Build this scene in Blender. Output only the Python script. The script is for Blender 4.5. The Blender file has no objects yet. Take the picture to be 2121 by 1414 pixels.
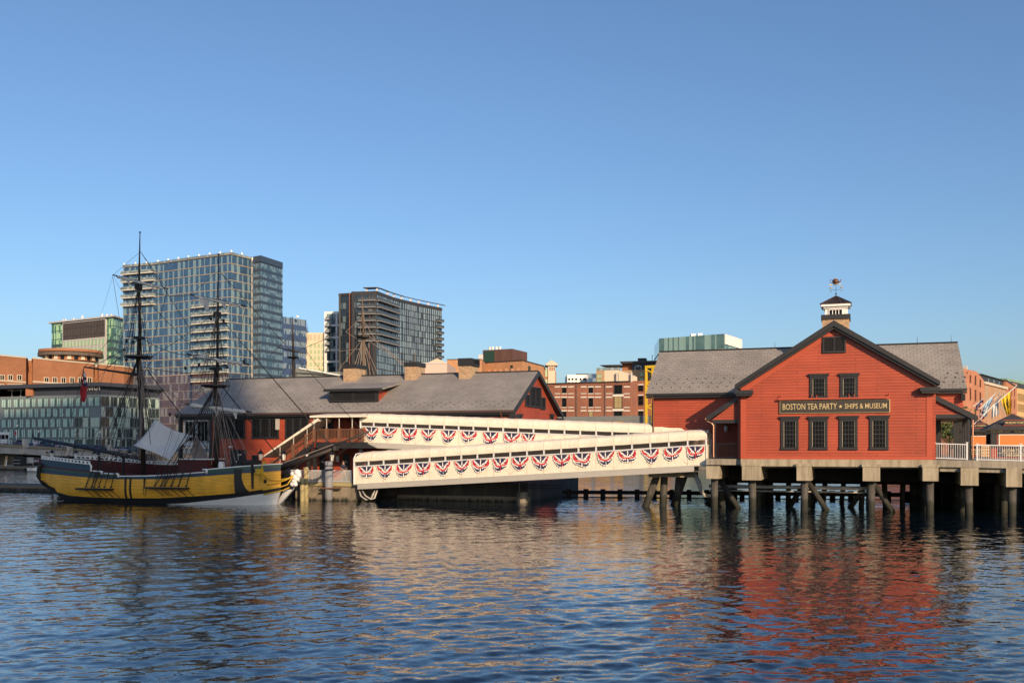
import bpy, bmesh, math, random
import numpy as np
from mathutils import Vector, Matrix
R = math.radians
random.seed(7)
sc = bpy.context.scene
col = sc.collection
# ---------------------------------------------------------------- camera
F, U0, V0, H = 2043.0, 1060.5, 922.0, 4.5       # focal length in photo pixels, principal column, horizon row, eye height
cam = bpy.data.cameras.new("camera"); co = bpy.data.objects.new("camera", cam); col.objects.link(co)
co.location = (0, 0, H); co.rotation_euler = (R(90), 0, 0)
cam.sensor_width = 36; cam.lens = F/2121*36; cam.shift_y = (V0-707)/2121; cam.clip_start = .5; cam.clip_end = 6000
sc.camera = co
# ---------------------------------------------------------------- sky and sun
SUN_EL, SUN_AZ = 20.0, 157.4                      # azimuth clockwise from +Y
w = bpy.data.worlds.new("World"); sc.world = w; w.use_nodes = True
nt = w.node_tree; bg = nt.nodes["Background"]
sky = nt.nodes.new("ShaderNodeTexSky"); sky.sky_type = 'NISHITA'; sky.sun_disc = False
sky.sun_elevation = R(SUN_EL); sky.sun_rotation = R(SUN_AZ); sky.altitude = 0
sky.air_density = 1.0; sky.dust_density = 1.5; sky.ozone_density = 4.6
nt.links.new(sky.outputs[0], bg.inputs[0]); bg.inputs[1].default_value = 0.118
sl = bpy.data.lights.new("sun", 'SUN'); sl.energy = 4.3; sl.angle = R(.5); sl.color = (1, .74, .47)
so = bpy.data.objects.new("sun", sl); col.objects.link(so)
sd = Vector((math.sin(R(SUN_AZ))*math.cos(R(SUN_EL)), math.cos(R(SUN_AZ))*math.cos(R(SUN_EL)), math.sin(R(SUN_EL))))
so.rotation_euler = sd.to_track_quat('Z', 'Y').to_euler(); so.location = sd*300
sc.view_settings.view_transform = 'Standard'; sc.view_settings.look = 'None'
sc.view_settings.exposure = .34; sc.view_settings.gamma = 1; sc.view_settings.use_curve_mapping = False
sc.cycles.max_bounces = 6; sc.cycles.diffuse_bounces = 2; sc.cycles.glossy_bounces = 4; sc.cycles.transmission_bounces = 3
sc.cycles.caustics_reflective = False; sc.cycles.caustics_refractive = False
sc.cycles.sample_clamp_indirect = 6
# ---------------------------------------------------------------- helpers
def unp(u, v, Y): return Vector(((u-U0)/F*Y, Y, H-(v-V0)/F*Y))
class Fr:
    """a building's own frame: x along its front, y away from the viewer, z up"""
    def __init__(s, ox, oy, deg):
        s.ox, s.oy, s.t = ox, oy, R(deg)
        s.A = (math.cos(s.t), -math.sin(s.t)); s.B = (math.sin(s.t), math.cos(s.t))
    def on(s, u, v, ly=0.0):
        r = (u-U0)/F
        a = (r*(s.oy+ly*s.B[1])-s.ox-ly*s.B[0])/(s.A[0]-r*s.A[1])
        Y = s.oy+a*s.A[1]+ly*s.B[1]
        return a, H-(v-V0)/F*Y
    def x(s, u, ly=0.0): return s.on(u, V0, ly)[0]
    def z(s, u, v, ly=0.0): return s.on(u, v, ly)[1]
    def side(s, u, v, lx):
        r = (u-U0)/F
        b = (r*(s.oy+lx*s.A[1])-s.ox-lx*s.A[0])/(s.B[0]-r*s.B[1])
        Y = s.oy+lx*s.A[1]+b*s.B[1]
        return b, H-(v-V0)/F*Y
    def w(s, x, y, z=0): return Vector((s.ox+x*s.A[0]+y*s.B[0], s.oy+x*s.A[1]+y*s.B[1], z))
    def loc(s, p):
        dx, dy = p[0]-s.ox, p[1]-s.oy
        return Vector((dx*s.A[0]+dy*s.A[1], dx*s.B[0]+dy*s.B[1], p[2]))
def fr2(u1, Y1, u2, Y2):
    p, q = unp(u1, V0, Y1), unp(u2, V0, Y2)
    f = Fr(p.x, p.y, -math.degrees(math.atan2(q.y-p.y, q.x-p.x))); f.L = (q-p).length
    return f
def tag(o, label=None, cat=None, group=None, kind=None):
    if label: o['label'] = label
    if cat: o['category'] = cat
    if group: o['group'] = group
    if kind: o['kind'] = kind
    return o
def empty(name, f=None, label=None, cat=None, group=None, loc=(0, 0, 0), rz=None, parent=None):
    o = bpy.data.objects.new(name, None); col.objects.link(o); o.empty_display_size = .5
    if f is not None: o.location = f.w(*loc); o.rotation_euler = (0, 0, -f.t if rz is None else rz)
    else: o.location = loc; o.rotation_euler = (0, 0, rz or 0)
    if parent: o.parent = parent
    return tag(o, label, cat, group)
def dup(o, parent=None):
    c = o.copy(); col.objects.link(c); c.parent = parent
    for ch in list(o.children): dup(ch, c)
    return c
class MB:
    def __init__(s): s.v = []; s.f = []; s.m = []; s.k = 0
    def add(s, vs, fs):
        n = len(s.v); s.v += [tuple(p) for p in vs]
        for f in fs: s.f.append([n+i for i in f]); s.m.append(s.k)
        return s
    def box(s, x0, x1, y0, y1, z0, z1):
        return s.add([(x0,y0,z0),(x1,y0,z0),(x1,y1,z0),(x0,y1,z0),(x0,y0,z1),(x1,y0,z1),(x1,y1,z1),(x0,y1,z1)],
                     [(0,3,2,1),(4,5,6,7),(0,1,5,4),(1,2,6,5),(2,3,7,6),(3,0,4,7)])
    def poly(s, pts): return s.add(pts, [tuple(range(len(pts)))])
    def prism(s, pts, d):
        """closed loop of 3-d points pushed along vector d"""
        n = len(pts); d = Vector(d); a = [Vector(p) for p in pts]; b = [p+d for p in a]
        return s.add(a+b, [tuple(range(n))[::-1], tuple(range(n, 2*n))]+[(i, (i+1) % n, n+(i+1) % n, n+i) for i in range(n)])
    def xz(s, pts, y0, y1): return s.prism([(x, y0, z) for x, z in pts], (0, y1-y0, 0))
    def xy(s, pts, z0, z1): return s.prism([(x, y, z0) for x, y in pts], (0, 0, z1-z0))
    def yz(s, pts, x0, x1): return s.prism([(x0, y, z) for y, z in pts], (x1-x0, 0, 0))
    def bar(s, p, q, w, h=None, up=(0, 0, 1)):
        p, q = Vector(p), Vector(q); h = h or w; d = (q-p).normalized(); up = Vector(up)
        if abs(d.dot(up)) > .98: up = Vector((0, 1, 0))
        a = d.cross(up).normalized()*w/2; b = a.cross(d).normalized()*h/2
        return s.prism([p-a-b, p+a-b, p+a+b, p-a+b], q-p)
    def tube(s, pts, r, n=6):
        pts = [Vector(p) for p in pts]; rs = r if isinstance(r, (list, tuple)) else [r]*len(pts)
        vs, fs = [], []; up = None
        for i, p in enumerate(pts):
            d = (pts[min(i+1, len(pts)-1)]-pts[max(i-1, 0)])
            d = d.normalized() if d.length > 1e-9 else Vector((0, 0, 1))
            if up is None: up = Vector((0, 0, 1)) if abs(d.z) < .9 else Vector((1, 0, 0))
            a = d.cross(up).normalized(); up = a.cross(d).normalized()
            for k in range(n):
                t = 2*math.pi*k/n; vs.append(p+(a*math.cos(t)+up*math.sin(t))*rs[i])
        for i in range(len(pts)-1):
            for k in range(n): fs.append((i*n+k, i*n+(k+1) % n, (i+1)*n+(k+1) % n, (i+1)*n+k))
        fs += [tuple(range(n))[::-1], tuple(range((len(pts)-1)*n, len(pts)*n))]
        return s.add(vs, fs)
    def lathe(s, prof, n=12, c=(0, 0, 0)):
        vs = [(c[0]+r*math.cos(2*math.pi*k/n), c[1]+r*math.sin(2*math.pi*k/n), c[2]+z) for r, z in prof for k in range(n)]
        m = len(prof)
        fs = [(i*n+k, i*n+(k+1) % n, (i+1)*n+(k+1) % n, (i+1)*n+k) for i in range(m-1) for k in range(n)]
        return s.add(vs, fs+[tuple(range(n))[::-1], tuple(range((m-1)*n, m*n))])
    def grid(s, P):
        r, c = len(P), len(P[0])
        return s.add([p for row in P for p in row], [(i*c+j, i*c+j+1, (i+1)*c+j+1, (i+1)*c+j) for i in range(r-1) for j in range(c-1)])
    def mesh(s, name, mats, smooth=False):
        me = bpy.data.meshes.new(name); me.from_pydata(s.v, [], s.f)
        mats = mats if isinstance(mats, (list, tuple)) else [mats]
        for m in mats: me.materials.append(m)
        if len(mats) > 1: me.polygons.foreach_set('material_index', s.m)
        uv = me.uv_layers.new(name='UVMap').data; Z = Vector((0, 0, 1))
        V = me.vertices
        for p in me.polygons:
            n = p.normal
            if abs(n.z) > .999: t, b = Vector((1, 0, 0)), Vector((0, 1, 0))
            else:
                t = Z.cross(n).normalized(); b = n.cross(t)
            for li in p.loop_indices:
                q = V[me.loops[li].vertex_index].co; uv[li].uv = (q.dot(t), q.dot(b))
        if smooth: me.polygons.foreach_set('use_smooth', [True]*len(me.polygons))
        me.update(); return me
    def build(s, name, mats, parent=None, smooth=False):
        o = bpy.data.objects.new(name, s.mesh(name, mats, smooth)); col.objects.link(o)
        if parent: o.parent = parent
        return o
def obj(name, me, parent=None, loc=(0, 0, 0), rz=0):
    o = bpy.data.objects.new(name, me); col.objects.link(o); o.parent = parent; o.location = loc; o.rotation_euler = (0, 0, rz); return o
def bevel(o, w, seg=1):
    m = o.modifiers.new('bevel', 'BEVEL'); m.width = w; m.segments = seg; m.limit_method = 'ANGLE'; return o
# ---------------------------------------------------------------- materials
class NT:
    def __init__(s, name):
        s.mat = bpy.data.materials.new(name); s.mat.use_nodes = True; s.t = s.mat.node_tree
        s.p = s.t.nodes["Principled BSDF"]
    def n(s, typ, **kw):
        nd = s.t.nodes.new(typ)
        for k, v in kw.items(): setattr(nd, k, v)
        return nd
    def l(s, a, b): s.t.links.new(a, b)
    def math(s, op, a, b=None, c=None):
        nd = s.n("ShaderNodeMath", operation=op)
        for i, v in enumerate((a, b, c)):
            if v is None: continue
            if isinstance(v, (int, float)): nd.inputs[i].default_value = v
            else: s.l(v, nd.inputs[i])
        return nd.outputs[0]
    def mix(s, f, a, b, mode='MIX'):
        nd = s.n("ShaderNodeMix", data_type='RGBA', blend_type=mode)
        for i, v in ((0, f), (6, a), (7, b)):
            if isinstance(v, (int, float)): nd.inputs[i].default_value = v
            elif isinstance(v, (tuple, list)): nd.inputs[i].default_value = (*v, 1) if len(v) == 3 else v
            else: s.l(v, nd.inputs[i])
        return nd.outputs[2]
    def noise(s, vec, scale, detail=3, rough=.6, mapping=None):
        nd = s.n("ShaderNodeTexNoise"); nd.inputs['Scale'].default_value = scale; nd.inputs['Detail'].default_value = detail; nd.inputs['Roughness'].default_value = rough
        if mapping:
            mp = s.n("ShaderNodeMapping"); mp.inputs['Scale'].default_value = mapping; s.l(vec, mp.inputs[0]); vec = mp.outputs[0]
        s.l(vec, nd.inputs['Vector']); return nd
    def ramp(s, f, a, b, lo=0., hi=1.):
        nd = s.n("ShaderNodeMapRange"); nd.inputs[1].default_value = a; nd.inputs[2].default_value = b; nd.inputs[3].default_value = lo; nd.inputs[4].default_value = hi
        s.l(f, nd.inputs[0]); return nd.outputs[0]
    def bump(s, h, strength, dist):
        nd = s.n("ShaderNodeBump"); nd.inputs['Strength'].default_value = strength; nd.inputs['Distance'].default_value = dist
        s.l(h, nd.inputs['Height']); s.l(nd.outputs[0], s.p.inputs['Normal'])
    def set(s, rough=None, metal=None, ior=None, spec=None):
        if rough is not None: s.p.inputs['Roughness'].default_value = rough
        if metal is not None: s.p.inputs['Metallic'].default_value = metal
        if ior is not None: s.p.inputs['IOR'].default_value = ior
        if spec is not None: s.p.inputs['Specular IOR Level'].default_value = spec
def sc3(c, k): return tuple(max(0, min(1, x*k)) for x in c)
def plain(name, c, rough=.6, metal=0, var=.25, scale=1.5, stretch=(1, 1, 1), bump=0, spec=None):
    m = NT(name); tc = m.n("ShaderNodeTexCoord")
    n = m.noise(tc.outputs['Object'], scale, 5, .65, stretch)
    m.l(m.mix(n.outputs[0], sc3(c, 1-var), sc3(c, 1+var)), m.p.inputs['Base Color'])
    m.set(rough, metal, None, spec)
    if bump: m.bump(n.outputs[0], .6, bump)
    return m.mat
def brick(name, c1, c2, mortar, bw=.22, bh=.075, ms=.01, rough=.85, bias=0, var=.25, vscale=.6, off=.5, bump=.006, spec=None):
    m = NT(name); uv = m.n("ShaderNodeUVMap"); b = m.n("ShaderNodeTexBrick")
    b.offset = off; b.inputs['Color1'].default_value = (*c1, 1); b.inputs['Color2'].default_value = (*c2, 1); b.inputs['Mortar'].default_value = (*mortar, 1)
    b.inputs['Scale'].default_value = 1; b.inputs['Mortar Size'].default_value = ms; b.inputs['Mortar Smooth'].default_value = .1; b.inputs['Bias'].default_value = bias
    b.inputs['Brick Width'].default_value = bw; b.inputs['Row Height'].default_value = bh
    m.l(uv.outputs[0], b.inputs[0])
    n = m.noise(uv.outputs[0], vscale, 5, .6)
    k = m.ramp(n.outputs[0], .3, .7, 1-var, 1+var)
    m.l(m.mix(1.0, b.outputs[0], k, 'MULTIPLY'), m.p.inputs['Base Color']); m.set(rough, None, None, spec)
    if bump: m.bump(m.math('SUBTRACT', 1.0, b.outputs['Fac']), 1, bump)
    return m.mat
def panes(name, dark, pale, pw, ph, frac=.5, line=(.1, .1, .12), lw=.05, lh=.05, rough=.05, ior=1.75, tilt=.012, u0=0., v0=0., period=0, keep=.85, cov=(.55, 1.2), sub=0):
    """curtain wall: cells of glass, some with pale curtains and painted indoor sunlight, separated by mullions"""
    m = NT(name); uv = m.n("ShaderNodeUVMap"); sp = m.n("ShaderNodeSeparateXYZ"); m.l(uv.outputs[0], sp.inputs[0])
    a = m.math('DIVIDE', m.math('ADD', sp.outputs[0], u0), pw); b = m.math('DIVIDE', m.math('ADD', sp.outputs[1], v0), ph)
    cx = m.n("ShaderNodeCombineXYZ"); m.l(m.math('FLOOR', a), cx.inputs[0]); m.l(m.math('FLOOR', b), cx.inputs[1])
    wn = m.n("ShaderNodeTexWhiteNoise", noise_dimensions='2D'); m.l(cx.outputs[0], wn.inputs['Vector'])
    fa = m.math('FRACT', a); fb = m.math('FRACT', b)
    # pale colour for curtains and for sunlit rooms covers part of the pane's width
    cover = m.math('LESS_THAN', fa, m.ramp(wn.outputs['Value'], 1-frac, 1., .25, 1.35))
    has = m.math('GREATER_THAN', wn.outputs['Value'], 1-frac)
    if period:
        md = m.math('LESS_THAN', m.math('MODULO', m.math('ADD', m.math('FLOOR', a), 6000.), float(period)), .5)
        sep = m.n('ShaderNodeSeparateColor'); m.l(wn.outputs['Color'], sep.inputs[0])
        cover = m.math('LESS_THAN', fa, m.ramp(sep.outputs[0], 0, 1, *cov))
        has = m.math('MAXIMUM', m.math('MULTIPLY', md, m.math('LESS_THAN', sep.outputs[1], keep)), m.math('GREATER_THAN', wn.outputs['Value'], 1-frac))
    cur = m.math('MULTIPLY', cover, has)
    n2 = m.noise(uv.outputs[0], 2.2, 3, .6, (6, .25, 1))
    palec = m.mix(n2.outputs[0], sc3(pale, .7), sc3(pale, 1.2))
    ncol = m.noise(uv.outputs[0], .35, 3, .6)
    dk = m.mix(ncol.outputs[0], sc3(dark, .4), sc3(dark, 1.6))
    c = m.mix(cur, dk, palec)
    ln = m.math('MAXIMUM', m.math('LESS_THAN', fa, lw/pw), m.math('LESS_THAN', fb, lh/ph))
    if sub: ln = m.math('MAXIMUM', ln, m.math('LESS_THAN', m.math('FRACT', m.math('MULTIPLY', a, float(sub))), .05))
    m.l(m.mix(ln, c, line), m.p.inputs['Base Color'])
    m.l(m.ramp(ln, 0, 1, rough, .5), m.p.inputs['Roughness']); m.set(None, None, ior)
    g = m.n("ShaderNodeNewGeometry"); vs = m.n("ShaderNodeVectorMath", operation='SUBTRACT'); m.l(wn.outputs['Color'], vs.inputs[0]); vs.inputs[1].default_value = (.5, .5, .5)
    vm = m.n("ShaderNodeVectorMath", operation='SCALE'); m.l(vs.outputs[0], vm.inputs[0]); vm.inputs['Scale'].default_value = tilt*2
    va = m.n("ShaderNodeVectorMath", operation='ADD'); m.l(g.outputs['Normal'], va.inputs[0]); m.l(vm.outputs[0], va.inputs[1])
    vn = m.n("ShaderNodeVectorMath", operation='NORMALIZE'); m.l(va.outputs[0], vn.inputs[0]); m.l(vn.outputs[0], m.p.inputs['Normal'])
    return m.mat
def glass(name, c, rough=.04, ior=1.6):
    m = NT(name); tc = m.n("ShaderNodeTexCoord"); n = m.noise(tc.outputs['Object'], .9, 2, .5)
    m.l(m.mix(n.outputs[0], sc3(c, .3), sc3(c, 1.8)), m.p.inputs['Base Color']); m.set(rough, 0, ior); return m.mat
def streaked(name, c, c2, rough=.85, sx=1.2, amt=(.42, .66), bump=.01, tide=None):
    """weathered concrete or timber with vertical run-off stains; tide = height of the algae mark"""
    m = NT(name); tc = m.n("ShaderNodeTexCoord")
    n = m.noise(tc.outputs['Object'], sx, 6, .7, (2.2, 2.2, .22)); n2 = m.noise(tc.outputs['Object'], 5, 4, .7)
    f = m.ramp(n.outputs[0], *amt)
    cc = m.mix(f, c, c2); cc = m.mix(m.ramp(n2.outputs[0], .3, .8, 0, .35), cc, sc3(c, .5))
    if tide is not None:
        g = m.n("ShaderNodeNewGeometry"); s = m.n("ShaderNodeSeparateXYZ"); m.l(g.outputs['Position'], s.inputs[0])
        k = m.math('ADD', s.outputs[2], m.ramp(n.outputs[0], .3, .7, -.25, .25))
        cc = m.mix(m.ramp(k, tide-.1, tide+.15, 1, 0), cc, (.018, .019, .012))
    m.l(cc, m.p.inputs['Base Color']); m.set(rough); m.bump(n2.outputs[0], .5, bump); return m.mat
M = {}
M['red'] = brick('red_clapboard', (.40, .069, .031), (.36, .061, .027), (.17, .030, .015), 3.7, .19, .014, .55, 0, .20, .35, .37, .008)  # dark lines: board joints with the thin lap shadow put into the colour
M['redtrim'] = plain('red_trim', (.42, .074, .033), .5, var=.12)
M['black'] = plain('black_trim', (.022, .021, .022), .45, var=.3, scale=3)
M['blackmetal'] = plain('black_metal', (.014, .014, .015), .4, .3)
M['roof'] = brick('grey_shingles', (.275, .252, .233), (.235, .218, .205), (.13, .12, .115), .46, .25, .014, .88, 0, .20, .45, .5, .012)
M['brickchim'] = brick('chimney_brick', (.52, .33, .17), (.30, .145, .08), (.40, .34, .25), .26, .085, .014, .9, -.1, .15, 2)
M['conc'] = streaked('pier_concrete', (.42, .36, .26), (.22, .18, .12))
M['conc2'] = streaked('deck_concrete', (.33, .29, .23), (.17, .15, .12))
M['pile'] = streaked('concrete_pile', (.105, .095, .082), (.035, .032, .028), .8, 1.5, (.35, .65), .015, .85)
M['darktimber'] = plain('creosoted_timber', (.016, .014, .013), .8, var=.4, scale=2)
M['white'] = plain('white_paint', (.80, .78, .74), .45, var=.06, scale=2)
M['whitemetal'] = plain('white_railing_metal', (.70, .70, .70), .35, .1, var=.06)
M['fabric'] = streaked('white_canopy_fabric', (.84, .755, .615), (.66, .56, .42), .6, .9, (.5, .85), .02)
M['alu'] = plain('galvanised_steel', (.46, .43, .38), .45, .15, var=.2, scale=2, stretch=(.4, 1, 3))
M['copper'] = plain('copper_pipe', (.42, .20, .12), .38, .7, var=.25)
M['gold'] = plain('gold_leaf', (.72, .54, .26), .38, .35, var=.12)
M['darkgold'] = plain('bronze', (.13, .055, .035), .4, .3, var=.3)
M['winglass'] = glass('window_glass', (.007, .008, .010), .05, 1.22)
M['wood'] = plain('brown_railing_wood', (.16, .075, .042), .65, var=.3, scale=3, stretch=(1, 1, .3))
M['plank'] = streaked('wood_bulkhead', (.27, .22, .16), (.13, .105, .075), .85, 1.2, (.4, .7), .02, .12)
M['bargewall'] = streaked('stained_barge_wall', (.045, .042, .04), (.13, .115, .095), .85, .8, (.5, .75), .02, .1)
M['deckwood'] = plain('deck_boards', (.17, .13, .09), .8, var=.3)
# ---------------------------------------------------------------- the setting: water, far shore
def make_water():
    rng = np.random.default_rng(3)
    ys = 6*np.exp(np.linspace(0, math.log(330/6), 900)); nx = 560
    s = np.linspace(-1, 1, nx)
    Y = np.repeat(ys[:, None], nx, 1); X = s[None, :]*(14+.62*ys[:, None])
    Z = np.zeros_like(X)
    dy = np.gradient(ys)[:, None]
    for lam, rms, n, spread in ((3.6, .012, 5, .9), (1.6, .026, 10, 1.0), (.8, .054, 18, 1.0), (.45, .072, 28, 1.0), (.26, .05, 26, 1.1)):
        for i in range(n):
            l = lam*rng.uniform(.72, 1.35); k = 2*math.pi/l
            a = rng.normal(math.pi/2+.22, spread*.55)     # wave trains mostly run towards the viewer
            amp = rms/math.sqrt(n/2)/k*rng.uniform(.6, 1.4)
            fade = np.clip((l/dy-2.2)/2.0, 0, 1)
            ph = k*(math.cos(a)*X+math.sin(a)*Y)+rng.uniform(0, 6.28)
            Z += amp*fade*(np.sin(ph)+.22*np.sin(2*ph+1.57))
    # gust patches make the surface uneven
    g = .72+.38*np.sin(X*.11+1.3*np.sin(Y*.05))*np.sin(Y*.09+.7*np.sin(X*.07))
    Z *= g
    ny = len(ys); v = np.stack([X, Y, Z], -1).reshape(-1, 3)
    i = np.arange(ny-1)[:, None]*nx+np.arange(nx-1)[None, :]
    f = np.stack([i, i+1, i+1+nx, i+nx], -1).reshape(-1, 4)
    # flat water out to the sides, behind the viewer and to the horizon
    e = [(-2500, -120, -.06), (2500, -120, -.06), (2500, 3000, -.06), (-2500, 3000, -.06)]
    n0 = len(v); v = np.vstack([v, np.array(e)]); f = np.vstack([f, [[n0, n0+1, n0+2, n0+3]]])
    me = bpy.data.meshes.new('water'); me.vertices.add(len(v)); me.vertices.foreach_set('co', v.astype(np.float32).ravel())
    me.loops.add(f.size); me.loops.foreach_set('vertex_index', f.astype(np.int32).ravel())
    me.polygons.add(len(f)); me.polygons.foreach_set('loop_start', np.arange(0, f.size, 4, dtype=np.int32)); me.polygons.foreach_set('loop_total', np.full(len(f), 4, np.int32))
    me.polygons.foreach_set('use_smooth', np.ones(len(f), bool)); me.update(); me.validate()
    m = NT('harbour_water'); g = m.n("ShaderNodeNewGeometry"); acc = None
    for sc_, amp, st in ((6., .075, (.4, 1, 1)), (16., .075, (.45, 1, 1)), (1.6, .03, (.35, 1, 1))):
        nd = m.noise(g.outputs['Position'], sc_, 1, .5, st)
        a = m.n("ShaderNodeVectorMath", operation='SUBTRACT'); m.l(nd.outputs['Color'], a.inputs[0]); a.inputs[1].default_value = (.5, .5, .5)
        b = m.n("ShaderNodeVectorMath", operation='MULTIPLY'); m.l(a.outputs[0], b.inputs[0]); b.inputs[1].default_value = (amp*1.5, amp*2, 0)
        if acc is None: acc = b.outputs[0]
        else:
            c = m.n("ShaderNodeVectorMath", operation='ADD'); m.l(acc, c.inputs[0]); m.l(b.outputs[0], c.inputs[1]); acc = c.outputs[0]
    # waves too small for the far mesh rows are carried by the surface normal instead
    sy = m.n("ShaderNodeSeparateXYZ"); m.l(g.outputs['Position'], sy.inputs[0]); gain = m.n("ShaderNodeVectorMath", operation='SCALE'); m.l(acc, gain.inputs[0]); m.l(m.ramp(sy.outputs[1], 22, 100, .8, 2.0), gain.inputs['Scale']); acc = gain.outputs[0]
    d = m.n("ShaderNodeVectorMath", operation='ADD'); m.l(g.outputs['Normal'], d.inputs[0]); m.l(acc, d.inputs[1])
    e = m.n("ShaderNodeVectorMath", operation='NORMALIZE'); m.l(d.outputs[0], e.inputs[0]); m.l(e.outputs[0], m.p.inputs['Normal'])
    m.p.inputs['Base Color'].default_value = (.003, .010, .018, 1); m.set(.015, 0, 1.8)
    me.materials.append(m.mat)
    o = bpy.data.objects.new('water', me); col.objects.link(o); tag(o, kind='structure')
make_water()
M['earth'] = plain('city_ground', (.12, .115, .11), .9, var=.3, scale=.05)
M['granite'] = brick('granite_blocks', (.13, .12, .105), (.09, .085, .08), (.04, .04, .04), 1.4, .55, .03, .85, 0, .3, .4)
def shore():
    LZ = 2.0
    b = MB(); b.xy([(-2500, 300), (-300, 286), (-130, 262), (-70, 225), (-24, 192), (14, 187), (64, 180), (86, 100), (2500, 94), (2500, 5000), (-2500, 5000)], -3, LZ)
    tag(b.build('ground', [M['earth']]), kind='structure')
    p = [(-300, 285.5), (-130, 261.5), (-70, 224.5), (-24.3, 191.5), (14, 186.5), (63.6, 179.5), (85.6, 99.6)]
    b = MB()
    for q, r in zip(p, p[1:]): b.bar((*q, -.2), (*r, -.2), .9, 5.0)
    tag(b.build('seawall', [M['granite']]), 'grey granite block seawall along the far bank of the channel', 'seawall')
shore()
# ---------------------------------------------------------------- writing
_fc = {}
def text(s, size, name, mat, parent, loc, rz=0, sx=1., bold=.0, align='CENTER', width=None):
    k = ('t', s, size, bold, align, mat.name)
    if k not in _fc:
        c = bpy.data.curves.new(name, 'FONT'); c.body = s; c.size = size; c.align_x = align; c.align_y = 'CENTER'; c.extrude = .006; c.offset = bold*size; c.resolution_u = 2
        o = bpy.data.objects.new(name, c); col.objects.link(o); bpy.context.view_layer.update()
        me = bpy.data.meshes.new_from_object(o.evaluated_get(bpy.context.evaluated_depsgraph_get())); me.name = name
        bpy.data.objects.remove(o); bpy.data.curves.remove(c); me.materials.clear(); me.materials.append(mat); _fc[k] = me
    me = _fc[k]; o = bpy.data.objects.new(name, me); col.objects.link(o); o.parent = parent
    if width: xs = [v.co.x for v in me.vertices]; sx = width/(max(xs)-min(xs))
    o.location = loc; o.rotation_euler = (R(90), 0, rz); o.scale = (sx, 1, 1); return o
# ---------------------------------------------------------------- windows (mesh data shared by size)
_wc = {}
M['signbrown'] = plain('brown_black_board', (.040, .033, .027), .5, var=.2)
M['jamb'] = plain('cream_jamb', (.42, .36, .25), .5, var=.1)
def window(parent, x, y, z, w, h, nx, ny, fmat, gmat, rz=0, fw=.09, mw=.035, proud=.10, head=0, sash=False, name='window'):
    """lower left corner of the glass at x, z on a wall plane y; frame and mullions with the glass as sub-part"""
    k = (round(w, 2), round(h, 2), nx, ny, fmat.name, gmat.name, fw, mw, proud, head, sash)
    if k not in _wc:
        b = MB(); 
        b.box(-fw, 0, -proud, .03, 0, h); b.box(w, w+fw, -proud, .03, 0, h); b.box(-fw-.02, w+fw+.02, -proud-.03, .03, -fw, 0); b.box(-fw, w+fw, -proud, .03, h, h+fw)
        if head: b.box(-fw-.06, w+fw+.06, -proud-.06, .03, h+fw, h+fw+head); b.box(-fw-.12, w+fw+.12, -proud-.11, .03, h+fw+head, h+fw+head+.06)
        for i in range(1, nx): b.box(w*i/nx-mw/2, w*i/nx+mw/2, -proud*.55, .0, 0, h)
        for j in range(1, ny):
            t = mw/2*(1.7 if sash and j == ny//2 else 1); b.box(0, w, -proud*.5, -.002, h*j/ny-t, h*j/ny+t)
        g = MB(); g.box(.0, w, -proud*.25, .02, .0, h)
        if sash: g.k = 1; g.box(.015, .04, -proud*.7, -proud*.25-.001, .02, h-.02); g.box(w-.04, w-.015, -proud*.7, -proud*.25-.001, .02, h-.02)
        _wc[k] = (b.mesh('window', fmat), g.mesh('pane', [gmat, M['jamb']] if sash else gmat))
    o = obj(name, _wc[k][0], parent, (x, y, z), rz); obj('pane', _wc[k][1], o); return o
_lc = {}
def louvre(parent, x, y, z, w, h, cols=2, slat=.14, rz=0, fmat=None, name='louvre_vent', fw=.10, smat=None):
    fmat = fmat or M['black']; k = ('l', round(w, 2), round(h, 2), cols, slat, fmat.name)
    if k not in _lc:
        b = MB(); b.box(0, w, -.01, .02, 0, h)
        b.box(0, fw, -.12, -.01, 0, h); b.box(w-fw, w, -.12, -.01, 0, h); b.box(fw, w-fw, -.12, -.01, 0, fw); b.box(fw, w-fw, -.12, -.01, h-fw, h)
        for i in range(1, cols): b.box(w*i/cols-.04, w*i/cols+.04, -.11, -.01, fw, h-fw)
        s = MB(); n = int((h-2*fw)/slat)
        for j in range(n):
            z0 = fw+j*(h-2*fw)/n; s.prism([(fw, -.10, z0+.01), (fw, -.015, z0+slat*.75), (fw, -.015, z0+slat*.75+.02), (fw, -.10, z0+.03)], (w-2*fw, 0, 0))
        _lc[k] = (b.mesh('louvre_vent', fmat), s.mesh('slats', smat or fmat))
    o = obj(name, _lc[k][0], parent, (x, y, z), rz); obj('slats', _lc[k][1], o); return o
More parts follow.
